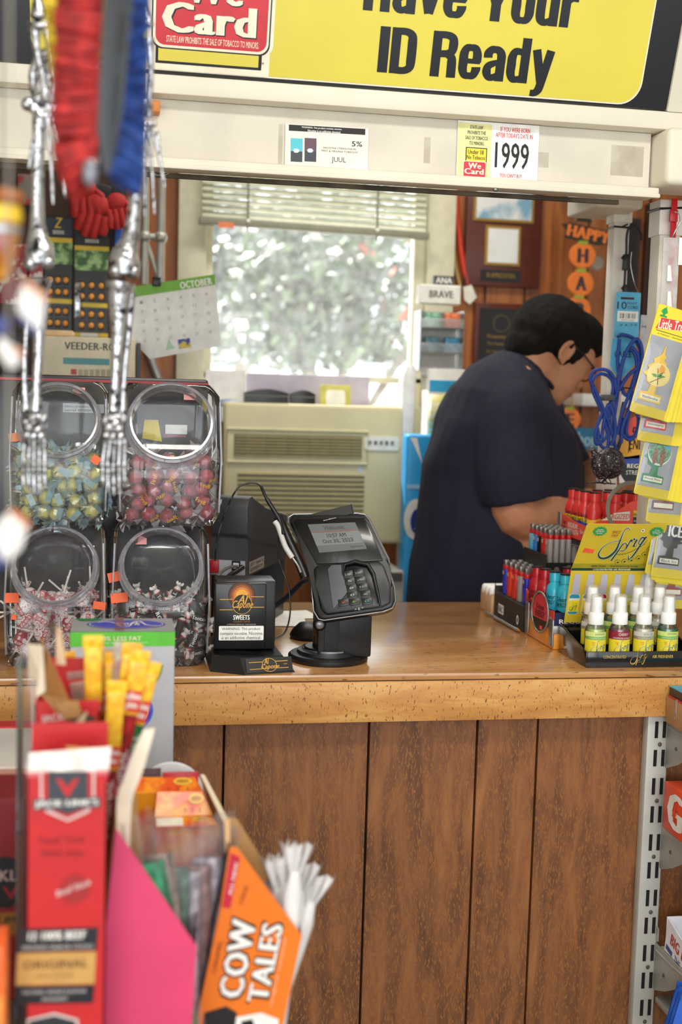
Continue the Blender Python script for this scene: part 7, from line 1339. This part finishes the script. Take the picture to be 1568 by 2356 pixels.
    mb.box(x0-.003, x0, Y-.03, Y+.06, z0-.012, z1, clr).box(x1, x1+.003, Y-.03, Y+.06, z0-.012, z1, clr).box(x0, x1, Y+.055, Y+.06, z0-.012, z1, grey).build('frame', t, 0, True)
    for i in range(2):
        for j in range(2):
            z = z1-.075*(i+1)+.024; x = x0+.02+j*.062; tt = solo(MB().box(x, x+.045, Y-.01, Y+.02, z, z+.045, mat(('#7fb59a', '#e07a4f', '#6a94a8', '#5ab0d8')[i*2+j], .4, var=.3, sc=90), .004), 'small_packet', ('green', 'orange', 'slate blue', 'light blue')[i*2+j]+' small packet in the clear rack right of the window', 'packet', 'packets in the clear rack')
    a, b, c, d = R4(985, 850, 1086, 902, 3.7); solo(MB().box(a, b, 3.7, 3.78, 0, d, wht, .004).box(a+.004, b-.05, 3.698, 3.7, c, c+.035, mat('#39a7e0', .4)).box(b-.05, b-.004, 3.698, 3.7, c, c+.03, mat('#6e6e70', .5)), 'white_cabinet', 'narrow white cabinet with blue label under the packet rack', 'cabinet')
    q = at(1008, 935, 3.68); solo(MB(T(q.x, 3.68, q.z)).box(-.03, .03, -.02, .0, -.9+.3, .035, mat('#d9d24a', .5, h2='#e8e6da', sc=12), .006), 'yellow_carton', 'tall yellow and white carton in front of the white cabinet', 'carton')
    for o in bpy.data.objects:
        if o.name.startswith('yellow_carton'): o.location.z = at(960, 1000, 3.62).z+.002; o.scale.z = (q.z+.035-o.location.z)/.635
    u = R4(924, 838, 957, 1004, 3.83); o = solo(MB().prism([(u[0]+.004, u[2]), (u[1]-.004, u[2]), (u[1], u[3]-.03), (u[1]-.015, u[3]), (u[0]+.012, u[3]), (u[0], u[3]-.04)], 3.83, 3.89, mat('#f7f7f5', .5), .012).box(u[0]+.01, u[1]-.01, 3.84, 3.88, .0, u[2]+.01, mat('#dcdcd8', .5)), 'glow_sack', 'tall white sack added for the sunlit glow between window and packet rack', 'sack')  # added object that supplies the white glow beside the window
    # blue ice display
    Y = 3.62; x0, x1, z0, z1 = R4(930, 1000, 1010, 1380, Y); t = thing('water_display', 'bright blue standing display with a white and navy oval mark', 'display', ((x0+x1)/2, 3.69, 0))
    MB().box(x0, x1, Y, Y+.07, 0, z1, mat('#2f9fe0', .35, var=.05, sc=6), .01, 3).build('body', t, 35, True)
    f = MB(); q = at(955, 1195, Y); f.flat(ell(q.x, q.z, .036, .062, 24), Y-.001, wht); f.flat(ell(q.x+.008, q.z-.006, .024, .04, 24), Y-.002, mat('#2a3a8c', .4)); f.flat([(q.x-.004, q.z-.03), (q.x+.022, q.z-.02), (q.x+.018, q.z)], Y-.003, wht); a, b, c, d = R4(932, 1115, 1000, 1125, Y); f.rect(a+.004, b, c, d, Y-.001, mat('#9fd0f0', .4)); f.flat([(x0+.01, z1-.01), (x0+.03, z1-.01), (x0+.05, z1-.09)], Y-.001, wht); f.build('printed_mark', t, 0, True)
    # low back cabinet
    solo(MB().box(at(860, 1300, 3.6).x, at(930, 1300, 3.6).x, 3.6, 3.9, 0, .93, mat('#b9b6ac', .5), .004).box(at(865, 1300, 3.6).x, at(925, 1300, 3.6).x, 3.595, 3.6, .95-.05, .925, mat('#5b5650', .5)), 'filing_cabinet', 'low grey filing cabinet below the air conditioner beside the blue display', 'cabinet')
    # plaques on the panelled wall
    Y = 4.075; pw = mat('#5a2418', .35, var=.1, sc=8, stretch=(1, 1, 6))
    a, b, c, d = R4(1072, 400, 1246, 660, Y); t = thing('award_plaque', 'dark red wooden plaque with two gold-edged pictures and black name plate', 'plaque', ((a+b)/2, 4.08, c))
    MB().box(a, b, Y, 4.099, c, d, pw, .003).build('board', t, 35, True)
    for (p, col, sc_) in (((1088, 420, 1228, 512), '#7fb0cc', 9), ((1114, 520, 1196, 612), '#dfe3d8', 7)):
        u = R4(*p, Y); MB().box(u[0], u[1], Y-.006, Y, u[2], u[3], gold, .002).box(u[0]+.01, u[1]-.01, Y-.007, Y-.002, u[2]+.01, u[3]-.01, mat('#eceff0', .4, sc=sc_, h2=col, lo=.5, hi=.62)).build('framed_picture', t, 0, True)
    u = R4(1105, 622, 1196, 648, Y); MB().box(u[0], u[1], Y-.003, Y, u[2], u[3], blk).text('IN APPRECIATION', u[0]+.02, u[1]-.02, u[2]+.012, u[3]-.01, Y-.004, gold).build('name_plate', t, 0, True)
    a, b, c, d = R4(1090, 698, 1215, 880, Y); t = thing('award_plaque', 'wooden plaque with tall black plate and gold round seal above the clerk', 'plaque', ((a+b)/2, 4.08, c)); MB().box(a, b, Y, 4.099, c, d, pw, .003).build('board', t, 35, True)
    u = R4(1100, 710, 1200, 870, Y); f = MB().box(u[0], u[1], Y-.003, Y, u[2], u[3], blk); f.flat(ell((u[0]+u[1])/2, u[3]-.05, .03, .03, 24), Y-.004, mat('#5a4a26', .4)); f.flat(ell((u[0]+u[1])/2, u[3]-.05, .026, .026, 24), Y-.005, blk)
    for i, s_ in enumerate(('Presented to', 'The Family Store', 'in recognition', 'of service')): f.text(s_, u[0]+.03, u[1]-.03, u[3]-.10-i*.026, u[3]-.088-i*.026, Y-.004, gold)
    f.build('black_plate', t, 0, True)
    for (p, lb) in (((1400, 500, 1470, 720), 'tall black framed certificate between the two white posts'), ((1482, 470, 1530, 760), 'black framed board partly hidden behind the wider post')):
        u = R4(*p, Y); solo(MB().box(u[0], u[1], Y, 4.099, u[2], u[3], mat('#3a1c12', .4)).box(u[0]+.012, u[1]-.012, Y-.002, Y, u[2]+.012, u[3]-.012, blk), 'framed_certificate', lb, 'certificate')
    # straps
    for i, (pts, col, r, lb) in enumerate((([(1044, 300), (1048, 430), (1052, 500), (1062, 590), (1075, 655)], '#c93a22', .010, 'orange-red strap with a white tag, hanging down beside the window casing'), ([(1036, 300), (1040, 440), (1037, 520), (1045, 600), (1058, 660)], '#b39a5c', .006, 'beige cord hanging left of the orange-red strap'))):
        o = solo(MB().tube(spline([at(a, b, 4.084) for a, b in pts]), r, mat(col, .5), 8), 'hanging_strap', lb, 'strap', smooth=60)
        if i == 0: m_ = MB(); slab(m_, [(1066, 660), (1084, 655), (1096, 684), (1080, 700), (1068, 690)], 4.07, .01, mat('#e9e6dd', .5)); m_.build('white_tag', o, 35, True)
    # halloween sign
    Y = 3.9; og = mat('#e67a2c', .5, var=.06); dkb = mat('#2a2624', .6); t = thing('hanging_sign', 'hanging orange and black HAPPY sign with pumpkin letters above the clerk', 'sign', at(1335, 1000, Y))
    mb = MB(); slab(mb, [(1293, 515), (1312, 512), (1400, 532), (1404, 562), (1375, 564), (1298, 545), (1306, 530)], Y, .01, dkb); mb.build('board', t, 0, True)
    f = MB(); ptext(f, 'HAPPY', (1302, 541), (1400, 562), 27, Y-.002, og, .08); f.build('word', t, 0, True)
    mb = MB(); slab(mb, [(1330, 478), (1352, 478), (1364, 512), (1324, 508)], Y+.004, .008, dkb); mb.build('hat', t, 0, True)
    MB().tube([at(1322, 508, Y), at(1342, 470, Y), at(1366, 515, Y)], .0022, mat('#a88a5c', .7), 6).build('rope', t, 60, True)
    for (px, py, ch, r) in ((1340, 588, 'H', 33), (1336, 652, 'A', 33), (1330, 712, 'P', 32), (1320, 780, 'P', 32), (1310, 965, 'E', 29)):
        q = at(px, py, Y); k = r/FPX*Y; p_ = MB().prism(ell(q.x, q.z, k, k*.94, 28), Y, Y+.012, og, .003); p_.text(ch, q.x-k*.42, q.x+k*.42, q.z-k*.5, q.z+k*.5, Y-.001, mat('#3b2a30', .5), .08); p_.box(q.x-k*.35, q.x+k*.35, Y-.001, Y+.011, q.z+k*.8, q.z+k*1.05, mat('#9aa83a', .5)); p_.build('pumpkin_letter', t, 0, True)
    MB().tube([at(1340, 560, Y+.006), at(1310, 1000, Y+.006)], .002, mat('#a88a5c', .7), 6).build('hanging_rope', t, 60, True)
    q = at(1372, 605, 3.97); solo(MB(T(q.x, 3.97, q.z)).sph((0, 0, 0), (.026, .012, .026), mat('#b3aa9c', .5), 16, 8).tube([(0, .01, 0), (0, .125, .0)], .004, steel, 6), 'round_ornament', 'pale round knob on the wall behind the pumpkin letters', 'ornament')
    # blue sign and white ledge behind the clerk's arm
    a = R4(1300, 985, 1420, 1035, 4.088); solo(MB().box(a[0], a[1], 4.088, 4.099, a[2], a[3], mat('#1f7fb0', .4)).text('Phone', a[0]+.02, a[1]-.05, a[2]+.012, a[3]-.015, 4.087, mat('#b8e0ea', .4), .03), 'blue_sign', 'blue sign with pale lettering behind the clerk at shoulder height', 'sign')
    a = R4(1320, 908, 1500, 936, 3.98); solo(MB().box(a[0], a[1]+.2, 3.9, 4.095, a[2], a[3], mat('#d9d8d4', .4), .003), 'wall_ledge', 'white ledge on the panelled wall right of the clerk', 'ledge')
    # ---- left of the window
    Y = 3.7; t = thing('pipe_frame', 'grey painted pipe frame with cross bar against the brown wall', 'pipe frame', at(350, 640, Y)); gp = mat('#a3a39a', .4, .4); x1, x2 = at(333, 500, Y).x, at(370, 500, Y).x; zt = 2.3; zb = at(350, 655, Y).z
    for x in (x1, x2): MB().tube([(x, Y, zb), (x, Y, 2.74)], .013, gp, 12).build('upright_pipe', t, 60, True)
    zc = at(350, 545, Y).z; MB().tube([(x1, Y, zc), (x2, Y, zc)], .011, gp, 10).sph((x1, Y, zc), .02, gp).sph((x2, Y, zc), .02, gp).build('cross_bar', t, 60, True); MB().tube([(x1, Y, zc), (x2-.005, Y, zb+.02)], .007, gp, 8).build('brace', t, 60, True)
    solo(MB().tube(spline([at(340, 800, 4.084), at(352, 840, 4.084), at(366, 880, 4.084), at(370, 940, 4.084)]), .014, mat('#b3b3ae', .35, .5, bump=.6, bsc=80), 10), 'grey_hose', 'ribbed grey hose running down the wall under the calendar', 'hose', smooth=60)
    # calendar
    Y = 3.3; gn = mat('#6fae2f', .5); cp = mat('#e7e8e4', .6); t = thing('wall_calendar', 'white October calendar page with green heading hanging from a black clip', 'calendar', at(400, 820, Y)); P3 = lambda a, b, dy=0: at(a, b, Y+dy)
    O = P3(302, 660); ux = P3(492, 632)-O; uz = O-P3(302, 780); M = frame(O, ux, uz); W_ = ux.length; H_ = (P3(492, 632)-P3(508, 795)).length; IMv = M.inverted()
    mb = MB(M); n = 8; vs = []
    cor = [P3(302, 660), P3(494, 631), P3(508, 796), P3(345, 826), P3(300, 780)]; lc = [IMv @ p for p in cor]
    mb.prism([(p.x, p.z) for p in reversed(lc)], 0, .004, cp); mb.build('page', t, 0, True)
    f = MB(M); lg = [IMv @ P3(*p) for p in ((302, 660), (494, 631), (495, 655), (306, 684))]; f.flat([(p.x, p.z) for p in reversed(lg)], -.001, gn)
    a = IMv @ P3(414, 660); f.text('OCTOBER', a.x, a.x+.085, a.z-.006+.0, a.z+.012, -.002, wht, .05)
    for r_ in range(5):
        for c_ in range(6):
            q = IMv @ P3(322+c_*30+r_*2, 700+r_*22-c_*4); f.text(str(1+r_*6+c_), q.x, q.x+.008, q.z, q.z+.008, -.001, mat('#9a9d98', .5))
    q = IMv @ P3(424, 790); f.box(q.x-.016, q.x+.016, -.0015, -.001, q.z-.012, q.z+.012, mat('#c9b83a', .5, h2='#2f3f8c', sc=60, lo=.5, hi=.55)); q = IMv @ P3(390, 795); f.flat([(q.x-.012, q.z-.01), (q.x+.012, q.z-.01), (q.x, q.z+.018)], -.001, mat('#a9cfae', .5)); f.build('printing', t, 0, True)
    q = P3(360, 648, -.005); MB().box(q.x-.011, q.x+.011, q.y-.006, q.y+.012, q.z-.012, q.z+.012, blk, .003).tube([(q.x, q.y+.01, q.z+.01), (q.x, 3.69, q.z+.03)], .003, blk, 6).build('black_clip', t, 35, True)
    # dark stock wall: gloves, blister cards, gauge console
    Y = 3.4; x0, x1, z0, z1 = R4(-20, 380, 112, 870, 3.62); solo(MB().box(x0-.2, at(290, 500, 3.62).x, 3.62, 3.66, 1.0, 2.5, mat('#3f2416', .6, var=.15, sc=5)).box(x0-.2, x0-.17, 3.66, 3.9, 0, 2.5, dk).box(x0-.2, at(290, 500, 3.62).x, 3.66, 3.9, 0, 1.0, dk), 'stock_board', 'dark brown board carrying gloves and blister cards left of the calendar', 'display board')
    rg = mat('#a81c1c', .7, var=.1, sc=60); bg = mat('#1a1a1c', .7)
    def glove(cx, cy, s, tilt, label):
        q = at(cx, cy, 3.56); t = thing('work_glove', label, 'glove', q); M = T(q.x, 3.56, q.z, 0, tilt, 0); k = s*3.5/FPX
        MB(M).sph((0, 0, 0), (34*k, 12*k, 38*k), bg, 16, 10).box(-24*k, 24*k, -9*k, 9*k, 20*k, 56*k, bg, 6*k).build('palm', t, 60)
        for o in (bpy.data.objects[-1:],): pass
        for i in range(4): x = (-27+18*i)*k; MB(M).tube([(x*.9, -.003, -15*k), (x, -.006, -48*k), (x*1.05, -.004, -(60, 70, 68, 56)[i]*k)], [12*k, 12*k, 9*k], rg, 10).build('finger', t, 60)
        MB(M).tube([(22*k, -.002, 4*k), (38*k, -.006, -14*k), (44*k, -.006, -36*k)], [9*k, 9*k, 6*k], rg, 10).build('thumb', t, 60); MB(M).sph((0, -.006, 6*k), (30*k, 11*k, 26*k), rg, 14, 8).build('red_back', t, 60)
        for ch in [o for o in bpy.data.objects if o.parent == t]: ch.data.transform(Matrix.Translation(-q))
        return t
    glove(195, 440, .95, -.1, 'red and black work glove, leftmost of the hanging gloves'); glove(222, 478, 1.0, .25, 'red and black work glove in front, fingers pointing down over the cards'); glove(268, 470, .8, -.2, 'red and black work glove hanging furthest right behind the skeleton leg')
    solo(MB().prism(PX([(262, 560), (284, 560), (282, 500), (264, 500)], 3.52), 3.58, 3.62, mat('#1f55b4', .5), .006), 'ice_scraper', 'blue tool handle hanging beside the blister cards', 'tool')
    yl = mat('#e0c02c', .45); od = mat('#e39a3a', .45)
    def card(p, label, hd):
        Yc = 3.61; a, b, c, d = R4(*p, Yc); t = thing('blister_card', label, 'blister card', ((a+b)/2, Yc, c)); F = lambda u0, u1, v0, v1: (a+(b-a)*u0, a+(b-a)*u1, c+(d-c)*v0, c+(d-c)*v1)
        MB().box(a, b, Yc, Yc+.004, c, d, blk, .001).build('card', t, 0, True); f = MB(); e = Yc-.001
        f.rect(*F(0, 1, .84, .98), e, hd); f.text('Z', *F(.35, .65, .90, .985), e-.001, yl, .06, .3); f.text('SEEDS', *F(.3, .7, .85, .88), e-.001, wht, .04); f.rect(*F(0, 1, .78, .82), e, yl); f.rect(*F(0, 1, .60, .78), e, mat('#3f6a35', .5, sc=40, h2='#a9d08a', lo=.45, hi=.6)); f.rect(*F(0, 1, .27, .31), e, yl); f.rect(*F(0, 1, .0, .04), e, yl); f.rect(*F(.2, .7, .005, .035), e-.001, wht); f.build('printing', t, 0, True)
        for v_ in (.46, .36, .20, .10):
            for i in range(3): q = F(.12+.28*i, .32+.28*i, v_-.03, v_+.04); MB().tube([((q[0]+q[1])/2, Yc-.006, q[2]), ((q[0]+q[1])/2, Yc-.006, q[3])], .006, blk, 8).sph(((q[0]+q[1])/2, Yc-.01, (q[2]+q[3])/2), (.008, .004, .009), od, 10, 6).build('capsule', t, 60, True)
    card((101, 497, 166, 772), 'black and yellow blister card with dark blue heading, left of the two', mat('#30364a', .5)); card((171, 520, 250, 776), 'black and yellow blister card with black heading, right of the two', blk)
    q = at(178, 695, 3.58); solo(MB().box(q.x-.009, q.x+.009, 3.58, 3.618, q.z-.045, q.z+.055, mat('#b9bcc0', .2, .6, sc=90, h2='#50545a'), .003), 'foil_packet', 'narrow silver foil packet hanging between the blister cards', 'packet')
    Y = 3.25; a, b, c, d = R4(94, 776, 312, 900, Y); t = thing('gauge_console', 'cream tank gauge console with teal display strip behind the upper jars', 'console', ((a+b)/2, 3.3, c)); MB().box(a, b, Y, Y+.12, c-.2, d, mat('#d6ceb4', .5), .004).box(b+.002, b+.012, Y, Y+.12, c-.2, d-.01, blk).build('case', t, 35, True)
    f = MB(); F = lambda *p: R4(*p, Y-.001); f.text('VEEDER-ROOT', *F(148, 789, 300, 806), Y-.001, mat('#3a3a38', .5), .03); f.rect(*F(145, 824, 252, 839), Y-.001, mat('#3a8a90', .4)); f.rect(*F(163, 849, 176, 862), Y-.001, mat('#b32a24', .4))
    for i in range(6): f.rect(*F(180+i*13, 850, 190+i*13, 868), Y-.001, mat('#a9a48c', .5))
    f.build('front_panel', t, 0, True)
    solo(MB().box(at(100, 770, 3.3).x, at(170, 770, 3.3).x, 3.27, 3.35, d+.001, d+.016, mat('#d9b98a', .6), .004), 'tan_box', 'flat tan box on top of the cream gauge console', 'box')
    # darker stock at the far left
    for (p, col, c2, lb) in (((-20, 560, 70, 700), '#8f1f2c', '#d9cfc6', 'dark red and white packet on the board at the far left'), ((40, 400, 78, 470), '#7c7a76', '#a8322c', 'grey and red packet near the ceiling at the far left'), ((-10, 760, 60, 860), '#1c1c20', '#3a3a40', 'black case standing behind the upper left jar'), ((60, 600, 98, 640), '#a02a38', '#e0d0cc', 'small red printed card beside the blister cards')):
        a, b, c, d = R4(*p, 3.59); solo(MB().box(a, b, 3.59, 3.619, c, d, mat(col, .5, sc=30, h2=c2, lo=.5, hi=.6), .003), 'hanging_packet', lb, 'packet')
background()
# ================================================================== THE CLERK
def remesh(mb, name, mt, voxel, iters, parent, disp=None):
    me = bpy.data.meshes.new(name); me.from_pydata([tuple(v) for v in mb.v], [], mb.f); me.update()
    bm = bmesh.new(); bm.from_mesh(me); bmesh.ops.recalc_face_normals(bm, faces=bm.faces); bm.to_mesh(me); bm.free()
    o = bpy.data.objects.new(name, me); COL.objects.link(o)
    m = o.modifiers.new('r', 'REMESH'); m.mode = 'VOXEL'; m.voxel_size = voxel; m = o.modifiers.new('s', 'SMOOTH'); m.iterations = iters; m.factor = .5
    bpy.context.view_layer.update(); dg = bpy.context.evaluated_depsgraph_get(); ne = bpy.data.meshes.new_from_object(o.evaluated_get(dg)); bpy.data.objects.remove(o)
    iv = wm(parent).inverted()
    nn = [v.normal.copy() for v in ne.vertices]; cc = [v.co.copy() for v in ne.vertices]; fl = []
    for p, n in zip(cc, nn): fl += list(iv @ (p+n*disp(p) if disp else p))
    ne.vertices.foreach_set('co', fl)
    ne.materials.clear(); ne.materials.append(mt); ne.polygons.foreach_set('use_smooth', [True]*len(ne.polygons)); ne.polygons.foreach_set('material_index', [0]*len(ne.polygons)); ne.update(); ne.name = name
    r = bpy.data.objects.new(name, ne); COL.objects.link(r); r.parent = parent; return r
def loft(mb, secs, m_, n=24, pw=2.3):
    """closed body from elliptical sections (centre, half width along u, half depth along v, u axis, v axis)"""
    vs = []
    for c, a, b, u, v in secs:
        for j in range(n):
            t = 2*PI*j/n; ca, sa = math.cos(t), math.sin(t); k = (abs(ca)**pw+abs(sa)**pw)**(-1/pw); vs.append(Vector(c)+Vector(u)*a*k*ca+Vector(v)*b*k*sa)
    k = len(secs); fs = [(i*n+j, i*n+(j+1) % n, (i+1)*n+(j+1) % n, (i+1)*n+j) for i in range(k-1) for j in range(n)]+[list(range(n-1, -1, -1)), [(k-1)*n+j for j in range(n)]]
    mb.add(vs, fs, m_)
def clerk():
    skin = mat('#c48a68', .5, var=.05, sc=30, bump=.1, bsc=300); shirt = mat('#171a30', .85, var=.12, sc=60, bump=.25, bsc=350); hair = mat('#0c0908', .8, var=.4, sc=220, bump=1, bsc=260, spec=.25, stretch=(1, 3, 1)); jean = mat('#20242e', .8)
    Y = 3.26; P = lambda x, y, dy=0: at(x, y, Y+dy); Xd = Vector((1, 0, 0)); Yd = Vector((0, 1, 0)); hip = P(1110, 1500)
    t = thing('person', 'person with short dark hair and glasses in a navy t-shirt, head bent behind the counter', 'person', (hip.x, Y+.02, 0))
    def sec(y, xl, xr, b, dy=0, tilt=0):
        l, r = P(xl, y), P(xr, y); c = (l+r)/2+Yd*dy; u = Vector((math.cos(tilt), 0, -math.sin(tilt))); return (c, (r-l).length/2, b, u, Yd)
    def torso(g):
        s = [sec(1640, 985-g, 1262+g, .19), sec(1500, 962-g, 1290+g, .2), sec(1385, 954-g, 1298+g, .205), sec(1290, 962-g, 1310+g, .21), sec(1180, 978-g, 1318+g, .215), sec(1070, 990-g, 1318+g, .22), sec(985, 1018-g, 1300+g, .22, 0, .12), sec(925, 1050-g, 1272+g, .205, 0, .25), sec(880, 1092-g, 1252+g, .165, 0, .38), sec(848, 1136-g, 1242+g, .11, 0, .5), sec(832, 1166-g*.5, 1240+g*.3, .07+g*.0009, 0, .6)]
        mb = MB(); loft(mb, s[::-1], skin); return mb
    def limb(mb, pts, rs, n=14): 
        q = spline(pts, 5); m = len(q); mb.tube(q, [rs[min(int(i/(m-1)*(len(rs)-1)), len(rs)-2)]*(1-((i/(m-1)*(len(rs)-1)) % 1 if i < m-1 else 1))+rs[min(int(i/(m-1)*(len(rs)-1)), len(rs)-2)+1]*((i/(m-1)*(len(rs)-1)) % 1 if i < m-1 else 1) for i in range(m)], skin, n)
    # joints: near arm hangs from the shoulder, elbow bent, forearm reaching to the right
    shN = P(1178, 968, -.14); elN = P(1188, 1182, -.20); wrN = P(1362, 1150, -.10); shF = P(1220, 960, .17); elF = P(1330, 1120, .14); wrF = P(1392, 1065, .0)
    wrN = Vector((wrN.x, wrN.y, wrN.z)); hN = wrN+Vector((.085, .03, -.02)); hF = wrF+Vector((.075, -.05, -.03))
    def arms(mb, g=0):
        limb(mb, [shN, shN.lerp(elN, .5)+Vector((-.01, -.015, 0)), elN, elN.lerp(wrN, .4)+Vector((0, -.004, -.006)), wrN], [.072+g, .068+g, .064, .056, .034]); limb(mb, [shF, shF.lerp(elF, .5), elF, elF.lerp(wrF, .5), wrF], [.070+g, .06+g, .05, .046, .030])
    hc = P(1272, 806, .0)                                # middle of the skull
    fw = Vector((.80, .16, -.58)).normalized(); up = (Vector((0, 0, 1))-fw*fw.z).normalized(); sd = fw.cross(up).normalized(); HM = Matrix(((fw.x, sd.x, up.x, 0), (fw.y, sd.y, up.y, 0), (fw.z, sd.z, up.z, 0), (0, 0, 0, 1)))
    KH = 1.13; H = lambda f_, s_, u_: hc+(fw*f_+sd*s_+up*u_)*KH; RR = lambda r: tuple(q*KH for q in r)
    body = torso(-7); arms(body)
    # legs down to the floor, mostly hidden by the counter
    for dy in (-.1, .1): limb(body, [P(1120, 1560, dy), Vector((hip.x+.0, Y+dy, .5)), Vector((hip.x-.02, Y+dy, .09))], [.115, .075, .05]); body.sph((hip.x+.05, Y+dy, .04), (.13, .048, .04), skin)
    # neck and head
    limb(body, [P(1208, 886), P(1216, 852), H(-.03, 0, -.055), H(-.01, 0, -.02)], [.055, .07, .078, .065])
    for c, r in (((-.015, 0, .03), (.105, .078, .095)), ((.035, 0, .01), (.07, .068, .085)), ((.04, 0, -.05), (.062, .058, .062)), ((.055, 0, -.085), (.042, .043, .034)), ((.0, 0, -.06), (.065, .06, .05)), ((.096, 0, -.022), (.026, .015, .016)), ((.088, 0, .0), (.014, .010, .03)), ((.084, 0, .028), (.02, .05, .014)), ((.094, 0, -.055), (.013, .024, .009)), ((.09, 0, -.068), (.013, .022, .009)), ((.07, .033, -.02), (.022, .022, .02)), ((.07, -.033, -.02), (.022, .022, .02))): body.sph(H(*c), RR(r), skin, 18, 12, HM)
    for sg in (1, -1):
        e = MB(); pts = [H(-.006+.016*math.cos(a)+.002*math.sin(a), sg*(.080-.004*math.cos(a)), -.010+.026*math.sin(a)) for a in [2*PI*i/14 for i in range(14)]]; body.tube(pts, .0062, skin, 8, True); body.sph(H(-.004, sg*.073, -.008), (.018, .008, .026), skin, 10, 8, HM); body.sph(H(.002, sg*.076, -.038), (.009, .006, .010), skin, 8, 6, HM)
    def hand(w, d, side):
        d = d.normalized(); s_ = d.cross(Vector((0, 0, 1))).normalized()*side; dn = Vector((0, 0, -1)); body.tube([w, w+d*.03, w+d*.085+dn*.006], [.028, .034, .030], skin, 12)
        for i in range(4):
            o = w+d*.075+s_*(-.027+.018*i)+dn*.006; L_ = (.058, .068, .064, .05)[i]; body.tube([o-d*.02, o+d*L_*.5, o+d*L_*.8+dn*.02, o+d*L_*.85+dn*.038], [.0095, .009, .0085, .007], skin, 8)
        o = w+d*.03-s_*.03; body.tube([o, o-s_*.02+d*.025+dn*.008, o-s_*.022+d*.05+dn*.018], [.013, .011, .008], skin, 8)
    hand(wrN, hN-wrN, 1); hand(wrF, hF-wrF, -1)
    remesh(body, 'body', skin, .0058, 5, t)
    sh = MB(); s = torso(10); sh.v, sh.f, sh.mi, sh.mats = s.v, s.f, s.mi, s.mats
    limb(sh, [shN+Vector((.01, .05, .04)), shN, shN.lerp(elN, .5)+Vector((-.012, -.02, 0)), shN.lerp(elN, .82)], [.092, .10, .098, .098], 20); limb(sh, [shF+Vector((0, -.05, .04)), shF, shF.lerp(elF, .5), shF.lerp(elF, .8)], [.09, .092, .085, .08], 20)
    def folds(p): return .009*mnoise.noise(Vector((p.x*9+p.z*5, p.y*7, p.z*4-p.x*3)))+.002*mnoise.noise(Vector((p.x*26, p.y*20, p.z*11)))+.002
    sho = remesh(sh, 'tshirt', shirt, .0065, 6, t, folds)
    # collar band round the neck
    c0 = (P(1163, 838)+P(1262, 905))/2; cu = (P(1262, 905)-P(1163, 838)); ra = cu.length/2; cu = cu.normalized(); cb = MB()
    cb.tube([c0+cu*ra*1.10*math.cos(a)+Yd*.092*math.sin(a)+Vector((-.004, 0, .012)) for a in [2*PI*i/36 for i in range(36)]], .0065, mat('#12142a', .8), 8, True); cb.build('collar', t, 60, True)
    tr = MB()
    for dy in (-.1, .1): limb(tr, [P(1120, 1440, dy*.8), P(1120, 1560, dy), Vector((hip.x+.0, Y+dy, .5)), Vector((hip.x-.02, Y+dy, .1))], [.12, .125, .09, .075])
    remesh(tr, 'trousers', jean, .01, 4, t)
    # hair: cap over top, back and sides, cut above ear and brow
    hb = MB()
    for c, r in (((-.022, 0, .030), (.110, .086, .093)), ((-.05, 0, .02), (.082, .082, .092)), ((.03, 0, .075), (.078, .074, .05)), ((.068, 0, .072), (.042, .056, .032)), ((-.062, 0, -.03), (.056, .070, .062)), ((-.04, 0, -.06), (.05, .058, .035)), ((-.03, .055, .02), (.055, .03, .05)), ((-.03, -.055, .02), (.055, .03, .05)), ((.028, .066, .022), (.016, .012, .035)), ((.028, -.066, .022), (.016, .012, .035)), ((.026, -.072, -.004), (.008, .006, .022)), ((.026, .072, -.004), (.008, .006, .022))): hb.sph(H(*c), RR(r), hair, 18, 12, HM)
    rn = random.Random(8)
    for i in range(0):
        a = rn.uniform(-.9, 2.6); s_ = rn.uniform(-.07, .07); f_ = -.022+.112*math.cos(a); u_ = .038+.10*math.sin(a)
        if f_ > .06 and u_ < .05: continue
        p = H(f_*.94, s_, u_*.94); q = p+(p-hc).normalized()*.010-fw*.022+sd*rn.uniform(-.012, .012); hb.tube([p, p.lerp(q, .6)+up*.003, q-up*.004], [.008, .006, .002], hair, 5)
    remesh(hb, 'hair', hair, .0042, 1, t, lambda p: .0022*mnoise.noise(Vector((p.x*40, p.y*95, p.z*40))))
    # glasses
    g = MB(); bk = mat('#1a1418', .35)
    for sg in (1, -1):
        g.tube([H(-.004, sg*.080, .012), H(.04, sg*.079, .012), H(.092, sg*.068, .008)], .0026, bk, 8); g.tube([H(.098-.004*math.cos(a)*sg*0, sg*.036+.027*math.cos(a), -.0+.019*math.sin(a)) for a in [2*PI*i/20 for i in range(20)]], .0022, bk, 8, True); g.tube([H(-.004, sg*.080, .012), H(-.018, sg*.079, -.012)], .0026, bk, 8)
    g.tube([H(.099, -.010, .004), H(.101, 0, .007), H(.099, .010, .004)], .002, bk, 8); g.build('glasses', t, 60, True)
    for sg in (1, -1): MB().sph(H(.072, sg*.028, -.0), .010, mat('#e9e4dc', .2), 12, 8).sph(H(.0815, sg*.028, -.003), (.0035, .0035, .0035), mat('#2a1a12', .2), 10, 6).build('eye', t, 60, True)
    MB().sph(H(.102, 0, -.062), (.004, .018, .0022), mat('#8e4a3c', .5), 12, 6, HM).build('mouth', t, 60, True)
clerk()
